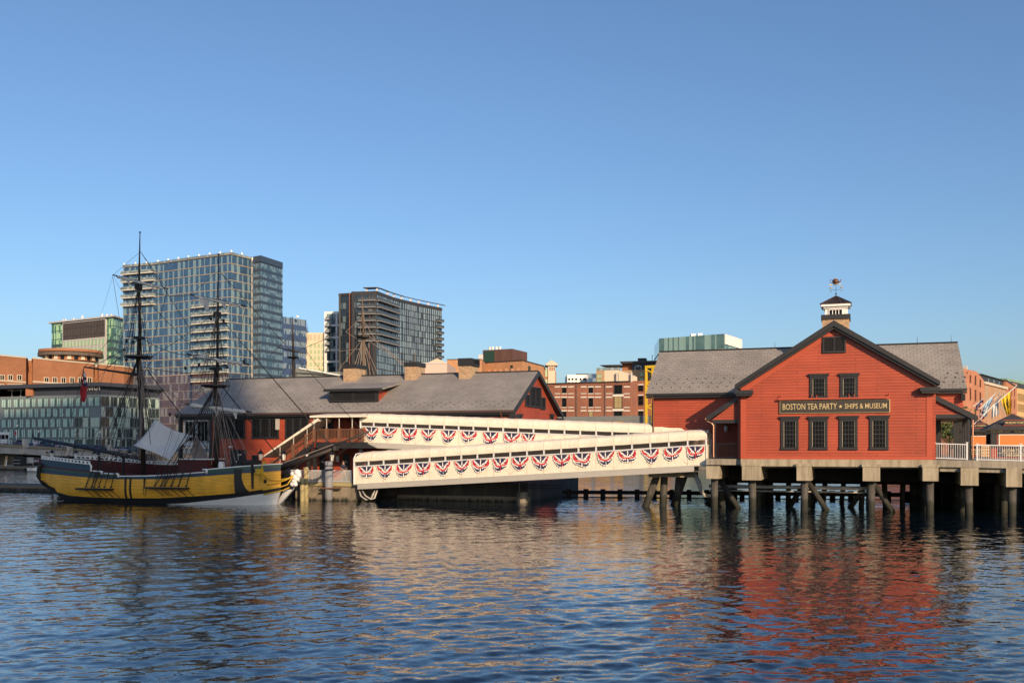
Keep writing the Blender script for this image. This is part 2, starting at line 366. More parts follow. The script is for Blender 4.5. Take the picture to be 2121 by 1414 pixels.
# ---------------------------------------------------------------- right-hand museum on its pier
G = Fr(15.68, 67.5, 19.4)
gW = G.x(1930); DZ = G.z(1730, 951)                    # gable width and deck height
def museum_right():
    t = empty('museum_building', G, 'red clapboard museum with cupola and big gable sign, on concrete piles', 'museum')
    ex, ez = G.on(1727, 664, -.5); eL = G.on(1523, 797, -.5); eR = G.on(1946, 787, -.5)
    slope = (ez-eL[1])/(ex-eL[0]); th = .22
    cz = ez-slope*(ex-0)-th*.9; czr = ez-slope*(gW-ex)-th*.9
    wall = [(0, DZ), (gW, DZ), (gW, czr), (ex, ez-th*1.0), (0, cz)]
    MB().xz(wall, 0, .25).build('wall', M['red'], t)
    for x0, x1, zt in ((-.03, .32, cz+.1), (gW-.32, gW+.03, czr+.1)):
        MB().xz([(x0, DZ), (x1, DZ), (x1, zt), (x0, zt)], -.035, .0).build('corner_board', M['redtrim'], t)
    MB().box(.321, gW-.321, -.03, 0, DZ, DZ+.22).build('base_board', M['redtrim'], t)
    b = MB()                                             # red frieze following the rake
    for sgn in (0, 1):
        xe = 0 if sgn == 0 else gW; ze = cz if sgn == 0 else czr
        b.xz([(xe, ze), (ex, ez-th), (ex, ez-th-.62), (xe, ze-.62)], -.028, -.001)
    b.build('rake_frieze', M['redtrim'], t)
    # gable roof: two slabs from the eaves to the ridge, running back into the wing
    for (e, s) in ((eL, 1), (eR, -1)):
        e2 = (e[0], ez-slope*abs(ex-e[0]))
        pts = [(e2[0], e2[1]-th), (e2[0], e2[1]), (ex, ez), (ex, ez-th)]
        MB().xz(pts, -.42, 9.0).build('gable_roof', M['roof'], t)
        d = .25
        rk = MB().xz([(e2[0]-s*.04, e2[1]+.02), (ex, ez+.03), (ex, ez-d-.1), (e2[0]-s*.04, e2[1]-d)], -.53, -.425); rk.build('rake_board', M['black'], t)
        MB().xz([(e2[0]-s*.02, e2[1]-d-.012), (ex, ez-d-.112), (ex, ez-d-.28), (e2[0]+s*.25, e2[1]-d-.012)], -.40, -.03).build('rake_soffit', M['black'], t)
        x0, x1 = sorted((e2[0]-s*.05, e2[0]+s*1.15)); MB().box(x0, x1, -.56, .0, e2[1]-.62, e2[1]-.36).box(x0+.1, x1-.1, -.5, .0, e2[1]-.75, e2[1]-.625).build('eave_return', M['black'], t)
    # wing behind, ridge parallel to the front
    wl, wr, wy = G.x(1350, 4), G.x(1995, 4), 4.0
    we = G.z(1337, 815, 3.6); rx, rz_ = G.on(1362, 729, 7.9)
    rl, rr = G.x(1338, 3.6), G.x(2003, 3.6)
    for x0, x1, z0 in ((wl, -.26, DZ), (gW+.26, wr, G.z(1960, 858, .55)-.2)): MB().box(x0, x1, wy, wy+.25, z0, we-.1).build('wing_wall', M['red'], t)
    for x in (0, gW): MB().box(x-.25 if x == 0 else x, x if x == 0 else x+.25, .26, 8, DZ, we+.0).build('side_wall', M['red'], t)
    dp = 7.9
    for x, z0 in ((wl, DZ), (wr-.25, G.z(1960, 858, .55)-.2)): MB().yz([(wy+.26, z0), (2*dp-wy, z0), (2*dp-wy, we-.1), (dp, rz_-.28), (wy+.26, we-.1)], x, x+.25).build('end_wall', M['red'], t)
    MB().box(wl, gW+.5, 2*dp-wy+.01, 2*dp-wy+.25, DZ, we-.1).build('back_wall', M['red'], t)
    k = (rz_-we)/(dp-3.6)
    for s in (0, 1):
        y0 = 3.6 if s == 0 else 2*dp-3.6
        # roof edge is cut to the slant seen at its two ends
        MB().add([(rl, y0, we), (rr, y0, we), (rr-.2, dp, rz_), (rl+.2, dp, rz_), (rl, y0, we-.2), (rr, y0, we-.2), (rr-.2, dp, rz_-.2), (rl+.2, dp, rz_-.2)],
                 [(0, 1, 2, 3), (4, 7, 6, 5), (0, 4, 5, 1), (1, 5, 6, 2), (2, 6, 7, 3), (3, 7, 4, 0)]).build('wing_roof', M['roof'], t)
    MB().tube([(rl+.2, dp, rz_+.02), (rr-.2, dp, rz_+.02)], .07).build('ridge_cap', M['black'], t)
    for x0, x1 in ((rl, -.35), (gW+.4, rr)):
        MB().box(x0, x1, 3.46, 3.62, we-.17, we-.01).box(x0, x1, 3.63, 3.98, we-.34, we-.21).build('gutter', M['black'], t)
    b = MB()
    for i in range(11):
        for j in range(3):
            x = rl+.4+i*.68+j*.2
            if x < -.9: b.box(x, x+.05, 3.6+.5+j*.4, 3.6+.55+j*.4, we+k*(.5+j*.4)+.0, we+k*(.56+j*.4)+.05)
    for i in range(3):
        for j in range(3): x = gW+1.0+i*.6+j*.15; b.box(x, x+.07, 4.1+j*.4, 4.16+j*.4, we+k*(.5+j*.4), we+k*(.56+j*.4)+.07)
    b.build('snow_guards', M['black'], t)['kind'] = 'stuff'
    MB().tube([(wl+.15, 3.55, we-.2), (wl+.15, 3.7, we-.5), (wl+.15, 3.9, we-.7), (wl+.15, 3.9, DZ)], .05).build('downspout', M['copper'], t)
    # lightning rods
    for u in (1605, 1900, 1970):
        x = G.x(u, dp); MB().tube([(x, dp, rz_), (x, dp, rz_+.55)], [.02, .008], 5).build('lightning_rod', M['black'], t)
    # windows
    wins = [(1623, 1649, 873, 926), (1682, 1709, 873, 926), (1744, 1771, 872, 926), (1807, 1835, 871, 926)]
    for (a, c, v0, v1) in wins:
        x0, z1 = G.on(a, v0); x1, z0 = G.on(c, v1); window(t, x0, 0, z0, x1-x0, z1-z0, 4, 6, M['black'], M['winglass'], fw=.16, head=.12, sash=True)
    for (a, c, v0, v1) in [(1683, 1709, 785, 820), (1746, 1772, 784, 819)]:
        x0, z1 = G.on(a, v0); x1, z0 = G.on(c, v1); window(t, x0, 0, z0, x1-x0, z1-z0, 4, 4, M['black'], M['winglass'], fw=.16, head=.12, sash=True)
    x0, z1 = G.on(1704, 698); x1, z0 = G.on(1752, 730); louvre(t, x0, 0, z0, x1-x0, z1-z0, 2, .13)
    # sign board over the ground-floor windows
    x0, z1 = G.on(1616, 831); x1, z0 = G.on(1842, 853); sx, sz = (x0+x1)/2, (z0+z1)/2
    s = MB().box(x0, x1, -.12, -.03, z0, z1).build('signboard', M['signbrown'], t)
    MB().box(x0-.02, x1+.02, -.13, -.03, z1+.001, z1+.02).box(x0-.02, x1+.02, -.13, -.03, z0-.02, z0-.001).box(x0-.02, x0-.001, -.13, -.03, z0, z1).box(x1+.001, x1+.045, -.15, -.03, z0, z1).build('sign_border', M['gold'], s)
    hh = z1-z0
    def mid(u): return G.x(u)
    for st, ua, ub, sz_ in (('BOSTON TEA PARTY', 1621, 1733, .60), ('SHIPS & MUSEUM', 1750, 1837, .50)):
        text(st, hh*sz_*1.2, 'lettering', M['gold'], s, ((mid(ua)+mid(ub))/2, -.13, sz), 0, 1, .002, width=mid(ub)-mid(ua))
    c = mid(1741); st = [(c+(.13 if i % 2 == 0 else .055)*math.sin(i*math.pi/5), sz+(.13 if i % 2 == 0 else .055)*math.cos(i*math.pi/5)) for i in range(10)]
    MB().xz(st, -.14, -.121).build('star', M['gold'], s)
    x0, zb = G.on(1612, 827); x1 = G.x(1843)
    lb = MB().box(x0, x1, -.30, -.18, zb-.05, zb+.05).build('lamp_bar', M['redtrim'], t)
    for u in (1616, 1680, 1690, 1757, 1768, 1840): x = G.x(u); MB().tube([(x, -.02, zb+.18), (x, -.14, zb+.27), (x+.06, -.24, zb+.22), (x+.06, -.24, zb+.05)], .022).build('bracket', M['redtrim'], lb)
    # cupola on a brick stack
    cy = 4.2; cu0, cu1 = 1703, 1759
    x0 = G.x(cu0, cy); x1 = G.x(cu1, cy); cx = (x0+x1)/2; hw = (x1-x0)/2; y0, y1 = cy, cy+2*hw
    zc0, zc1 = G.z(1731, 661, cy), G.z(1731, 651, cy); cyc = cy+hw
    MB().box(x0, x1, y0, y1, ez-1.8, zc0).build('chimney', M['brickchim'], t)
    MB().box(x0-.08, x1+.08, y0-.08, y1+.08, zc0+.001, zc1).build('chimney_cap', M['black'], t)
    zr = G.z(1731, 629, cy); b = MB(); q = hw*.80; b.box(cx-q, cx+q, cyc-q, cyc+q, zc1, zr-.25)
    b.box(cx-q-.1, cx+q+.1, cyc-q-.1, cyc+q+.1, zr-.30, zr-.17).box(cx-q-.26, cx+q+.26, cyc-q-.26, cyc+q+.26, zr-.169, zr)
    cp = b.build('cupola', M['white'], t)
    window(cp, cx-.42, cyc-q, zc1+.02, .84, zr-zc1-.42, 4, 1, M['white'], M['winglass'], fw=.06, proud=.07, mw=.05)
    window(cp, cx+q, cyc-.42, zc1+.02, .84, zr-zc1-.42, 4, 1, M['white'], M['winglass'], R(90), fw=.06, proud=.07, mw=.05)
    e = hw*.80+.32; za = G.z(1734, 613, cyc)
    c0, c1, c2, c3 = (cx-e, cyc-e, zr+.002), (cx+e, cyc-e, zr+.002), (cx+e, cyc+e, zr+.002), (cx-e, cyc+e, zr+.002); ap = (cx, cyc, za)
    b = MB().add([c0, c1, c2, c3, ap], [(0, 1, 4), (1, 2, 4), (2, 3, 4), (3, 0, 4), (3, 2, 1, 0)])
    for cc in ((c0, c1), (c1, c2), (c2, c3), (c3, c0)):
        a, d = Vector(cc[0]), Vector(cc[1])
        for f in (0, .18, .36, .5, .64, .82):
            p = a.lerp(d, f); q2 = p.lerp(Vector(ap), 1.0 if f in (0, .5) else min(f, 1-f)*2); b.bar(p+Vector((0, 0, .02)), q2+Vector((0, 0, .02)), .05, .05)
    b.build('cupola_roof', M['darkmetal'], t)
    wv = MB().tube([(0, 0, -.1), (0, 0, 1.75)], .028).lathe([(0, -.12), (.1, -.06), (.12, 0), (.1, .06), (0, .12)], 10, (0, 0, .32)).build('weathervane', M['blackmetal'], t); wv.location = (cx, cyc, za); wv.scale = (.56, .56, .50)
    zt = 1.70; A = .9
    # teapot
    b = MB().lathe([(.0, 0), (.2, .0), (.36, .18), (.42, .38), (.36, .60), (.2, .72), (.0, .74)], 18, (-.05, 0, zt))
    b.tube([(.28, 0, zt+.22), (.5, 0, zt+.32), (.55, 0, zt+.5), (.68, 0, zt+.66)], [.1, .07, .05, .04], 8)
    b.tube([(-.42, 0, zt+.56), (-.58, 0, zt+.66), (-.72, 0, zt+.56), (-.72, 0, zt+.36), (-.6, 0, zt+.22), (-.4, 0, zt+.16)], .035, 6)
    tp = b.build('teapot', M['darkgold'], wv, True)
    MB().lathe([(.22, .73), (.18, .78), (.05, .82), (.06, .87), (0, .92)], 12, (-.05, 0, zt)).lathe([(.24, -.02), (.26, .03), (.2, .05)], 12, (-.05, 0, zt)).build('lid', M['gold'], tp)
    MB().tube([(-.6, 0, zt-.06), (.6, 0, zt-.06)], .025).xz([(.4, zt-.16), (.75, zt-.02), (.4, zt+.06)], -.01, .01).xz([(-.8, zt-.18), (-.4, zt-.12), (-.4, zt), (-.8, zt+.04)], -.01, .01).build('arrow', M['gold'], wv)
    za2 = .90
    MB().tube([(-.75, 0, za2), (.75, 0, za2)], .02).tube([(0, -.75, za2), (0, .75, za2)], .02).build('cross_arm', M['blackmetal'], wv)
    for dx in (-.62, .68):
        MB().lathe([(0, 0), (.14, .02), (.17, .08), (.12, .16), (0, .2)], 10, (dx, 0, za2+.2)).tube([(dx, 0, za2), (dx, 0, za2+.2)], .015).tube([(dx-.2, 0, za2+.2), (dx+.3, 0, za2+.3)], [.01, .03]).build('cup', M['gold'], wv)
    text('N', .3, 'compass_letter', M['blackmetal'], wv, (-.62, 0, za2-.2)); text('S', .3, 'compass_letter', M['blackmetal'], wv, (.68, 0, za2-.2))
    # lean-to porches on both sides of the gable
    for side in (0, 1):
        py = .55
        if side == 0:
            tip = G.on(1463, 862, py); xin = -.04; k2 = slope; sg_ = 1
        else:
            tip = G.on(2025, 861, py); xin = gW+.04; k2 = slope*.86; sg_ = -1
        zin = tip[1]+k2*abs(xin-tip[0])
        MB().xz([(tip[0], tip[1]-.08), (tip[0], tip[1]), (xin, zin), (xin, zin-.08)], py-.1, wy-.02).build('porch_roof', M['roof'], t)
        MB().xz([(tip[0]-sg_*.02, tip[1]-.02), (xin, zin-.01), (xin, zin-.36), (tip[0]+sg_*.05, tip[1]-.36)], py-.2, py-.105).build('porch_rake', M['black'], t)
        bz = G.z(1500, 869, py) if side == 0 else G.z(1960, 858, py)
        x0 = tip[0]+sg_*.38
        tri = [(x0, bz), (xin, bz), (xin, zin-.3), (x0, tip[1]-.25)]
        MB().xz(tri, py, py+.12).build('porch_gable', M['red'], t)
        xa, xb = sorted((x0, xin)); MB().box(xa, xb, py-.06, py+.2, bz-.24, bz-.001).build('porch_beam', M['black'], t)
        px = G.x(1479, py) if side == 0 else G.x(2008, py)
        MB().box(px-.11, px+.11, py-.05, py+.17, DZ+.28, bz-.241).box(px-.16, px+.16, py-.1, py+.22, DZ+.001, DZ+.279).build('porch_post', M['black'], t)
        dx = px+(-.02 if side == 0 else .18)
        MB().tube([(tip[0]-sg_*.05, py-.12, tip[1]-.15), (tip[0]+sg_*.05, py-.12, tip[1]-.32), (dx-sg_*.12, py-.12, bz-.25), (dx, py-.12, bz-.4), (dx, py-.12, DZ+.1)], .055, 8).build('downspout', M['copper'], t)
        if side == 1:
            for yy in (2.2, 3.8, 5.6, 8, 10.5):
                MB().box(px-.12, px+.12, yy, yy+.24, DZ+.001, bz-.25).build('porch_post', M['black'], t)
            MB().box(gW+.27, px+.2, .8, 11, bz-.235, bz-.20).build('porch_ceiling', M['woodceil'], t)
            MB().box(px-.12, px+.12, .8, 11, bz-.239, bz-.01).build('porch_beam', M['black'], t)
            MB().box(gW+.26, gW+.33, 1.2, 3.4, DZ+.02, bz-.3).build('door', M['black'], t)
            MB().box(gW+.6, gW+1.0, 6.2, 6.5, DZ+.002, bz-.26).build('inner_screen', M['black'], t)
        else:
            d = MB().box(-.32, -.26, 1.6, 2.7, DZ+.02, DZ+2.2).build('door', M['black'], t)
            MB().box(-.34, -.325, 1.85, 2.45, DZ+1.2, DZ+1.9).build('notice', M['white'], d)
            MB().lathe([(.05, 0), (.12, .1), (.14, .4), (.05, .5)], 8, (-1.5, wy-.15, DZ+1.9)).build('wall_lamp', M['whitemetal'], t)
    # spot lamp under the right eaves
    x, z = G.on(1994, 822, 3.9); MB().box(x-.13, x+.13, 3.55, 3.85, z-.25, z+.2).build('floodlight', M['blackmetal'], t)
    x, z = G.on(1990, 861, .48)
    return t
M['darkmetal'] = plain('standing_seam_metal', (.06, .045, .042), .45, .4, var=.2)
M['woodceil'] = plain('porch_ceiling', (.22, .17, .12), .7, var=.15)
museum_right()
M['darkpile'] = streaked('dark_pile', (.045, .042, .038), (.018, .017, .015), .8, 1.5, (.35, .65), .015, .5)  # darker tone for raking piles, inner piles and cross beams
def pier():
    t = empty('museum_pier', G, 'weathered concrete pier on round piles under the red gabled museum', 'pier')
    zb = G.z(1730, 966)
    MB().box(-.02, gW+.02, -.06, .5, zb, DZ-.002).build('edge_beam', M['conc'], t)
    xl = G.x(1463, .4); xr = 32
    MB().box(xl, -.021, .35, 4.6, DZ-.42, DZ-.003).build('deck_slab', M['conc2'], t)
    MB().xz([(gW+.021, DZ-.45), (gW+.021, DZ-.003), (xr, DZ-.003-.25), (xr, DZ-.75)], .2, 30).build('deck_slab', M['conc2'], t)
    MB().xz([(gW+.5, DZ-.75), (gW+.5, DZ-.452), (xr, DZ-.755), (xr, DZ-1.05)], .45, .9).build('edge_beam', M['conc2'], t)
    MB().box(-.02, gW+.02, .51, 4.6, DZ-.6, DZ-.004).box(-6.5, gW+.02, 4.601, 17, DZ-.6, DZ-.004).build('floor_slab', M['conc2'], t)
    caps = [(1463, 1491, 966, 991, .3), (1526, 1576, 966, 994, -.25), (1650, 1681, 966, 995, -.25), (1787, 1823, 967, 996, -.25), (1911, 1944, 967, 996, -.25), (1990, 2027, 975, 1005, .1), (2084, 2117, 975, 1008, .1)]
    for (a, c, v0, v1, yy) in caps:
        x0 = G.x(a, yy); x1 = G.x(c, yy); z0 = G.z((a+c)/2, v1, yy)
        zt = zb if yy < 0 else DZ-.5
        if a == 1526: x0 += .35
        b = MB().box(x0, x1, yy, 16.5, z0, zt-.003)
        if yy < 0: b.box(x0-.06, x1+.06, yy-.04, -.062, zb, DZ-.30)
        b.build('cap_beam', M['conc'], t)
        xm = (x0+x1)/2
        for k, yp in enumerate((yy+.75, yy+4.5, yy+8.5, yy+12.5)):
            o = MB().tube([(xm, yp, z0+.05), (xm+random.uniform(-.06, .06), yp, -1.5)], .245 if k == 0 else .25, 14).build('pile', M['pile'], t, True)
        if a in (1463, 1650, 1787):
            for s, yp in ((1, yy+2.6), (-1, yy+6.5)):
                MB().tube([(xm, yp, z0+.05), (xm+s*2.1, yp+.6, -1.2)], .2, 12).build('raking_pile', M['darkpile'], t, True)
    for yp, z in ((3.2, 1.55), (3.4, 1.25)):
        MB().tube([(G.x(1468, 3), yp, z), (G.x(1800, 3), yp, z)], .13 if z > 1.5 else .06, 8).build('pipe', M['alu'], t, True)
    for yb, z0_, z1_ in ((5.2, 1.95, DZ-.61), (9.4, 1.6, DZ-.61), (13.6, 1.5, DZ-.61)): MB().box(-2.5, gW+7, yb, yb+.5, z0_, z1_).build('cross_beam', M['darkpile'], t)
    for i in range(11):
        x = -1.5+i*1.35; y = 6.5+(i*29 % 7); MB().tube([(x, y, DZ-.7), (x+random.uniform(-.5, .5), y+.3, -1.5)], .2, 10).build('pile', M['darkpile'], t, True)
    MB().box(gW+7.5, xr, 6, 24, -2, 2.3).build('abutment', M['granite'], t)
    MB().box(gW-.5, gW+7, 17.5, 18.3, -1, 2.6).build('back_wall', M['darktimber'], t)
    for i, u in enumerate((1893, 1905, 1958, 1972, 1984, 2012, 2048, 2060)):
        y = 9+(i*37 % 7); x = G.x(u, y); MB().tube([(x, y, DZ-.6), (x, y, -1.5)], .3, 12).build('pile', M['pile'], t, True)
    return t
pier()
def railing(f, pts, name, label, mat, h=1.05, gap=.13, cat='railing', post=.05, posts=None):
    t = empty(name, f, label, cat, loc=pts[0]); o = Vector(pts[0]); P = [Vector(p)-o for p in pts]
    b = MB(); rl = MB()
    for p, q in zip(P, P[1:]):
        L = (q-p).length; n = max(2, int(L/gap))
        rl.bar(p+Vector((0, 0, h)), q+Vector((0, 0, h)), .07, .06); rl.bar(p+Vector((0, 0, .12)), q+Vector((0, 0, .12)), .05, .05)
        for i in range(1, n):
            c = p.lerp(q, i/n); b.bar(c+Vector((0, 0, .13)), c+Vector((0, 0, h-.03)), .022)
    rl.build('rail', mat, t); b.build('balusters', mat, t)
    for c in P: MB().box(c.x-post, c.x+post, c.y-post, c.y+post, 0, h+.05).box(c.x-post-.03, c.x+post+.03, c.y-post-.03, c.y+post+.03, h+.051, h+.09).build('post', mat, t)
    return t
railing(G, [(G.x(1936, .35), .35, DZ), (G.x(2003, .35), .35, DZ-.06)], 'white_railing', 'short white metal railing under the museum porch, left of the copper downspout', M['whitemetal'])
railing(G, [(G.x(2024, .35), .35, DZ-.09), (G.x(2114, .35), .35, DZ-.15), (31, .35, DZ-.25)], 'white_railing', 'long white metal railing in front of the ticket booths', M['whitemetal'])
railing(G, [(G.x(1484, .5), .5, DZ), (-.1, .5, DZ)], 'dark_railing', 'dark metal railing beside the museum porch at the gangway end', M['blackmetal'])
# three-pile bent carrying the upper end of the gangways
def bent():
    f = Fr(*unp(1395, 0, 72).xy, 19.4)
    t = empty('pile_bent', f, 'concrete cap on three slanting dark piles under the gangway end', 'pile bent')
    x0, z1 = f.on(1346, 977); x1, z0 = f.on(1440, 988)
    MB().box(x0, x1, -.5, 1.4, z0, z1).build('cap_beam', M['conc'], t)
    for (u0, u1, y1) in ((1360, 1337, -.3), (1376, 1373, .2), (1404, 1402, 1.5), (1414, 1396, 2.2)):
        a = f.x(u0, .2); c = f.x(u1, y1); MB().tube([(a, .2+(.6 if y1 > 1 else 0), z0+.03), (c, y1, .0), (c+(c-a)*.3, y1, -1)], .27, 12).build('pile', M['pile'], t, True)
    # bundle of service hoses
    for k in range(5):
        h = MB().tube([(f.x(1432, -.3)+k*.05, -.3-.05*k, z1+.1), (f.x(1443, -.3)+k*.07, -.35, z0-.3), (f.x(1450, -.3)+k*.06, -.3, z0-1.0-.07*k), (f.x(1462, .2), .3, z0-1.25-.05*k), (f.x(1478, .6), .8, z0-1.3)], .06, 7)
        h.build('hose', M['alu'], t, True)
bent()
def boom():
    f = fr2(1165, 86, 2060, 80)
    t = empty('timber_boom', f, 'long dark floating timber fender running under the museum pier', 'fender')
    L = f.L
    MB().box(0, L, -.15, .15, .28, .60).build('rail', M['darktimber'], t); MB().box(0, L, -.12, .12, -.2, .06).build('rail', M['darktimber'], t)
    for i in range(24):
        x = L*(i+.4)/24; MB().box(x-.2, x+.2, -.25, .25, -.4, .72).build('post', M['darktimber'], t)
boom()
# ---------------------------------------------------------------- ticket booths on the deck
M['orange'] = plain('orange_blind', (.62, .20, .045), .6, var=.06)
M['signdark'] = plain('sign_black', (.016, .014, .018), .4, var=.1)
M['navy'] = plain('navy_panel', (.012, .012, .035), .4, var=.1)
def booth(ox, oy, wd, label):
    zf = DZ-.1
    t = empty('ticket_booth', G, label, 'ticket booth', 'ticket booths', (ox, oy, zf))
    h = 2.35; d = wd
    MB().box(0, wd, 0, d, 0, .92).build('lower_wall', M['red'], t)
    for x in (0, wd-.42): MB().box(x, x+.42, -.02, .42, .921, h-.38).build('corner_post', M['black'], t)
    for x in (0, wd-.42): MB().box(x, x+.42, d-.42, d, .921, h-.38).build('corner_post', M['black'], t)
    MB().box(-.06, wd+.06, -.1, d+.06, .86, .92+.04).build('counter', M['black'], t)
    MB().box(.421, wd-.421, .1, d-.05, .961, h-.381).build('inner_wall', M['redtrim'], t)
    fr = MB().box(.55, wd-.55, .02, .099, 1.0, 1.06).box(.55, wd-.55, .02, .099, h-.5, h-.44).box(.55, .61, .02, .099, 1.06, h-.5).box(wd-.61, wd-.55, .02, .099, 1.06, h-.5).build('window', M['white'], t)
    MB().box(.611, wd-.611, .05, .098, 1.061, h-.501).build('blind', M['orange'], fr)
    fs = MB().box(-.03, wd+.03, -.06, d+.03, h-.38, h).build('fascia', M['signdark'], t)
    e = .42; zt = h+1.25
    b = MB().add([(-e, -e, h+.001), (wd+e, -e, h+.001), (wd+e, d+e, h+.001), (-e, d+e, h+.001), (wd/2, d/2, zt)], [(0, 1, 4), (1, 2, 4), (2, 3, 4), (3, 0, 4), (3, 2, 1, 0)]); b.build('roof', M['darkroof'], t)
    MB().box(-e, wd+e, -e-.03, -e+.08, h-.12, h-.0).box(-e, -e+.08, -e+.081, d+e, h-.12, h).box(wd+e-.08, wd+e, -e+.081, d+e, h-.12, h).build('eave_trim', M['black'], t)
    text('INFORMATION \u2605 TICKETS \u2605 FREE MAPS' if False else 'INFORMATION * TICKETS * FREE MAPS', .30, 'lettering', M['gold'], fs, (wd/2, -.07, h-.19), 0, .62*wd/3.2, .012)
    s = MB().box(wd/2-.85, wd/2+.85, -.12, -.06, h+.28, h+.66).build('roof_sign', M['signdark'], t)
    MB().box(wd/2-.9, wd/2+.9, -.13, -.05, h+.661, h+.70).box(wd/2-.9, wd/2+.9, -.13, -.05, h+.24, h+.279).build('sign_border', M['redtrim'], s)
    text('MUSEUM TICKETS', .24, 'lettering', M['gold'], s, (wd/2, -.13, h+.47), 0, .78, .012)
    p = MB().box(.45, wd-.25, -.035, -.001, .1, .8).build('sign_panel', M['navy'], t)
    text('BOSTON TEA PARTY', .34, 'lettering', M['gold'], p, (wd/2+.1, -.045, .6), 0, .62*wd/3.2, .012)
    MB().box(.45, wd-.25, -.042, -.036, .40, .425).build('sign_line', M['gold'], p)
    text('* SHIPS & MUSEUM *', .25, 'lettering', M['gold'], p, (wd/2+.1, -.045, .24), 0, .8*wd/3.2, .012)
    return t
M['darkroof'] = brick('dark_shingles', (.06, .058, .06), (.04, .04, .043), (.02, .02, .02), .28, .17, .008, .85, 0, .2)
booth(G.x(2053, 18.3), 18.3, 3.5, 'nearer black and red ticket booth with its sign panel behind the white railing')
booth(G.x(1985, 30.0), 30.0, 3.0, 'farther black and red ticket booth, half hidden by the museum porch post')
# a wooden chair-like stand between the booths
def stand():
    x, y = G.x(2032, 17.5), 17.5; t = empty('wooden_stand', G, 'light wooden slatted stand left of the nearer ticket booth', 'stand', None, (x, y, DZ-.1))
    m = M['lightwood']
    for i in range(4): MB().box(0, .62, 0, .05, .12+i*.24, .32+i*.24).build('board', m, t)
    for xx in (.02, .52): MB().box(xx, xx+.08, .05, .5, 0, 1.1).build('leg', m, t)
M['lightwood'] = plain('light_timber', (.48, .30, .14), .6, var=.2)
stand()
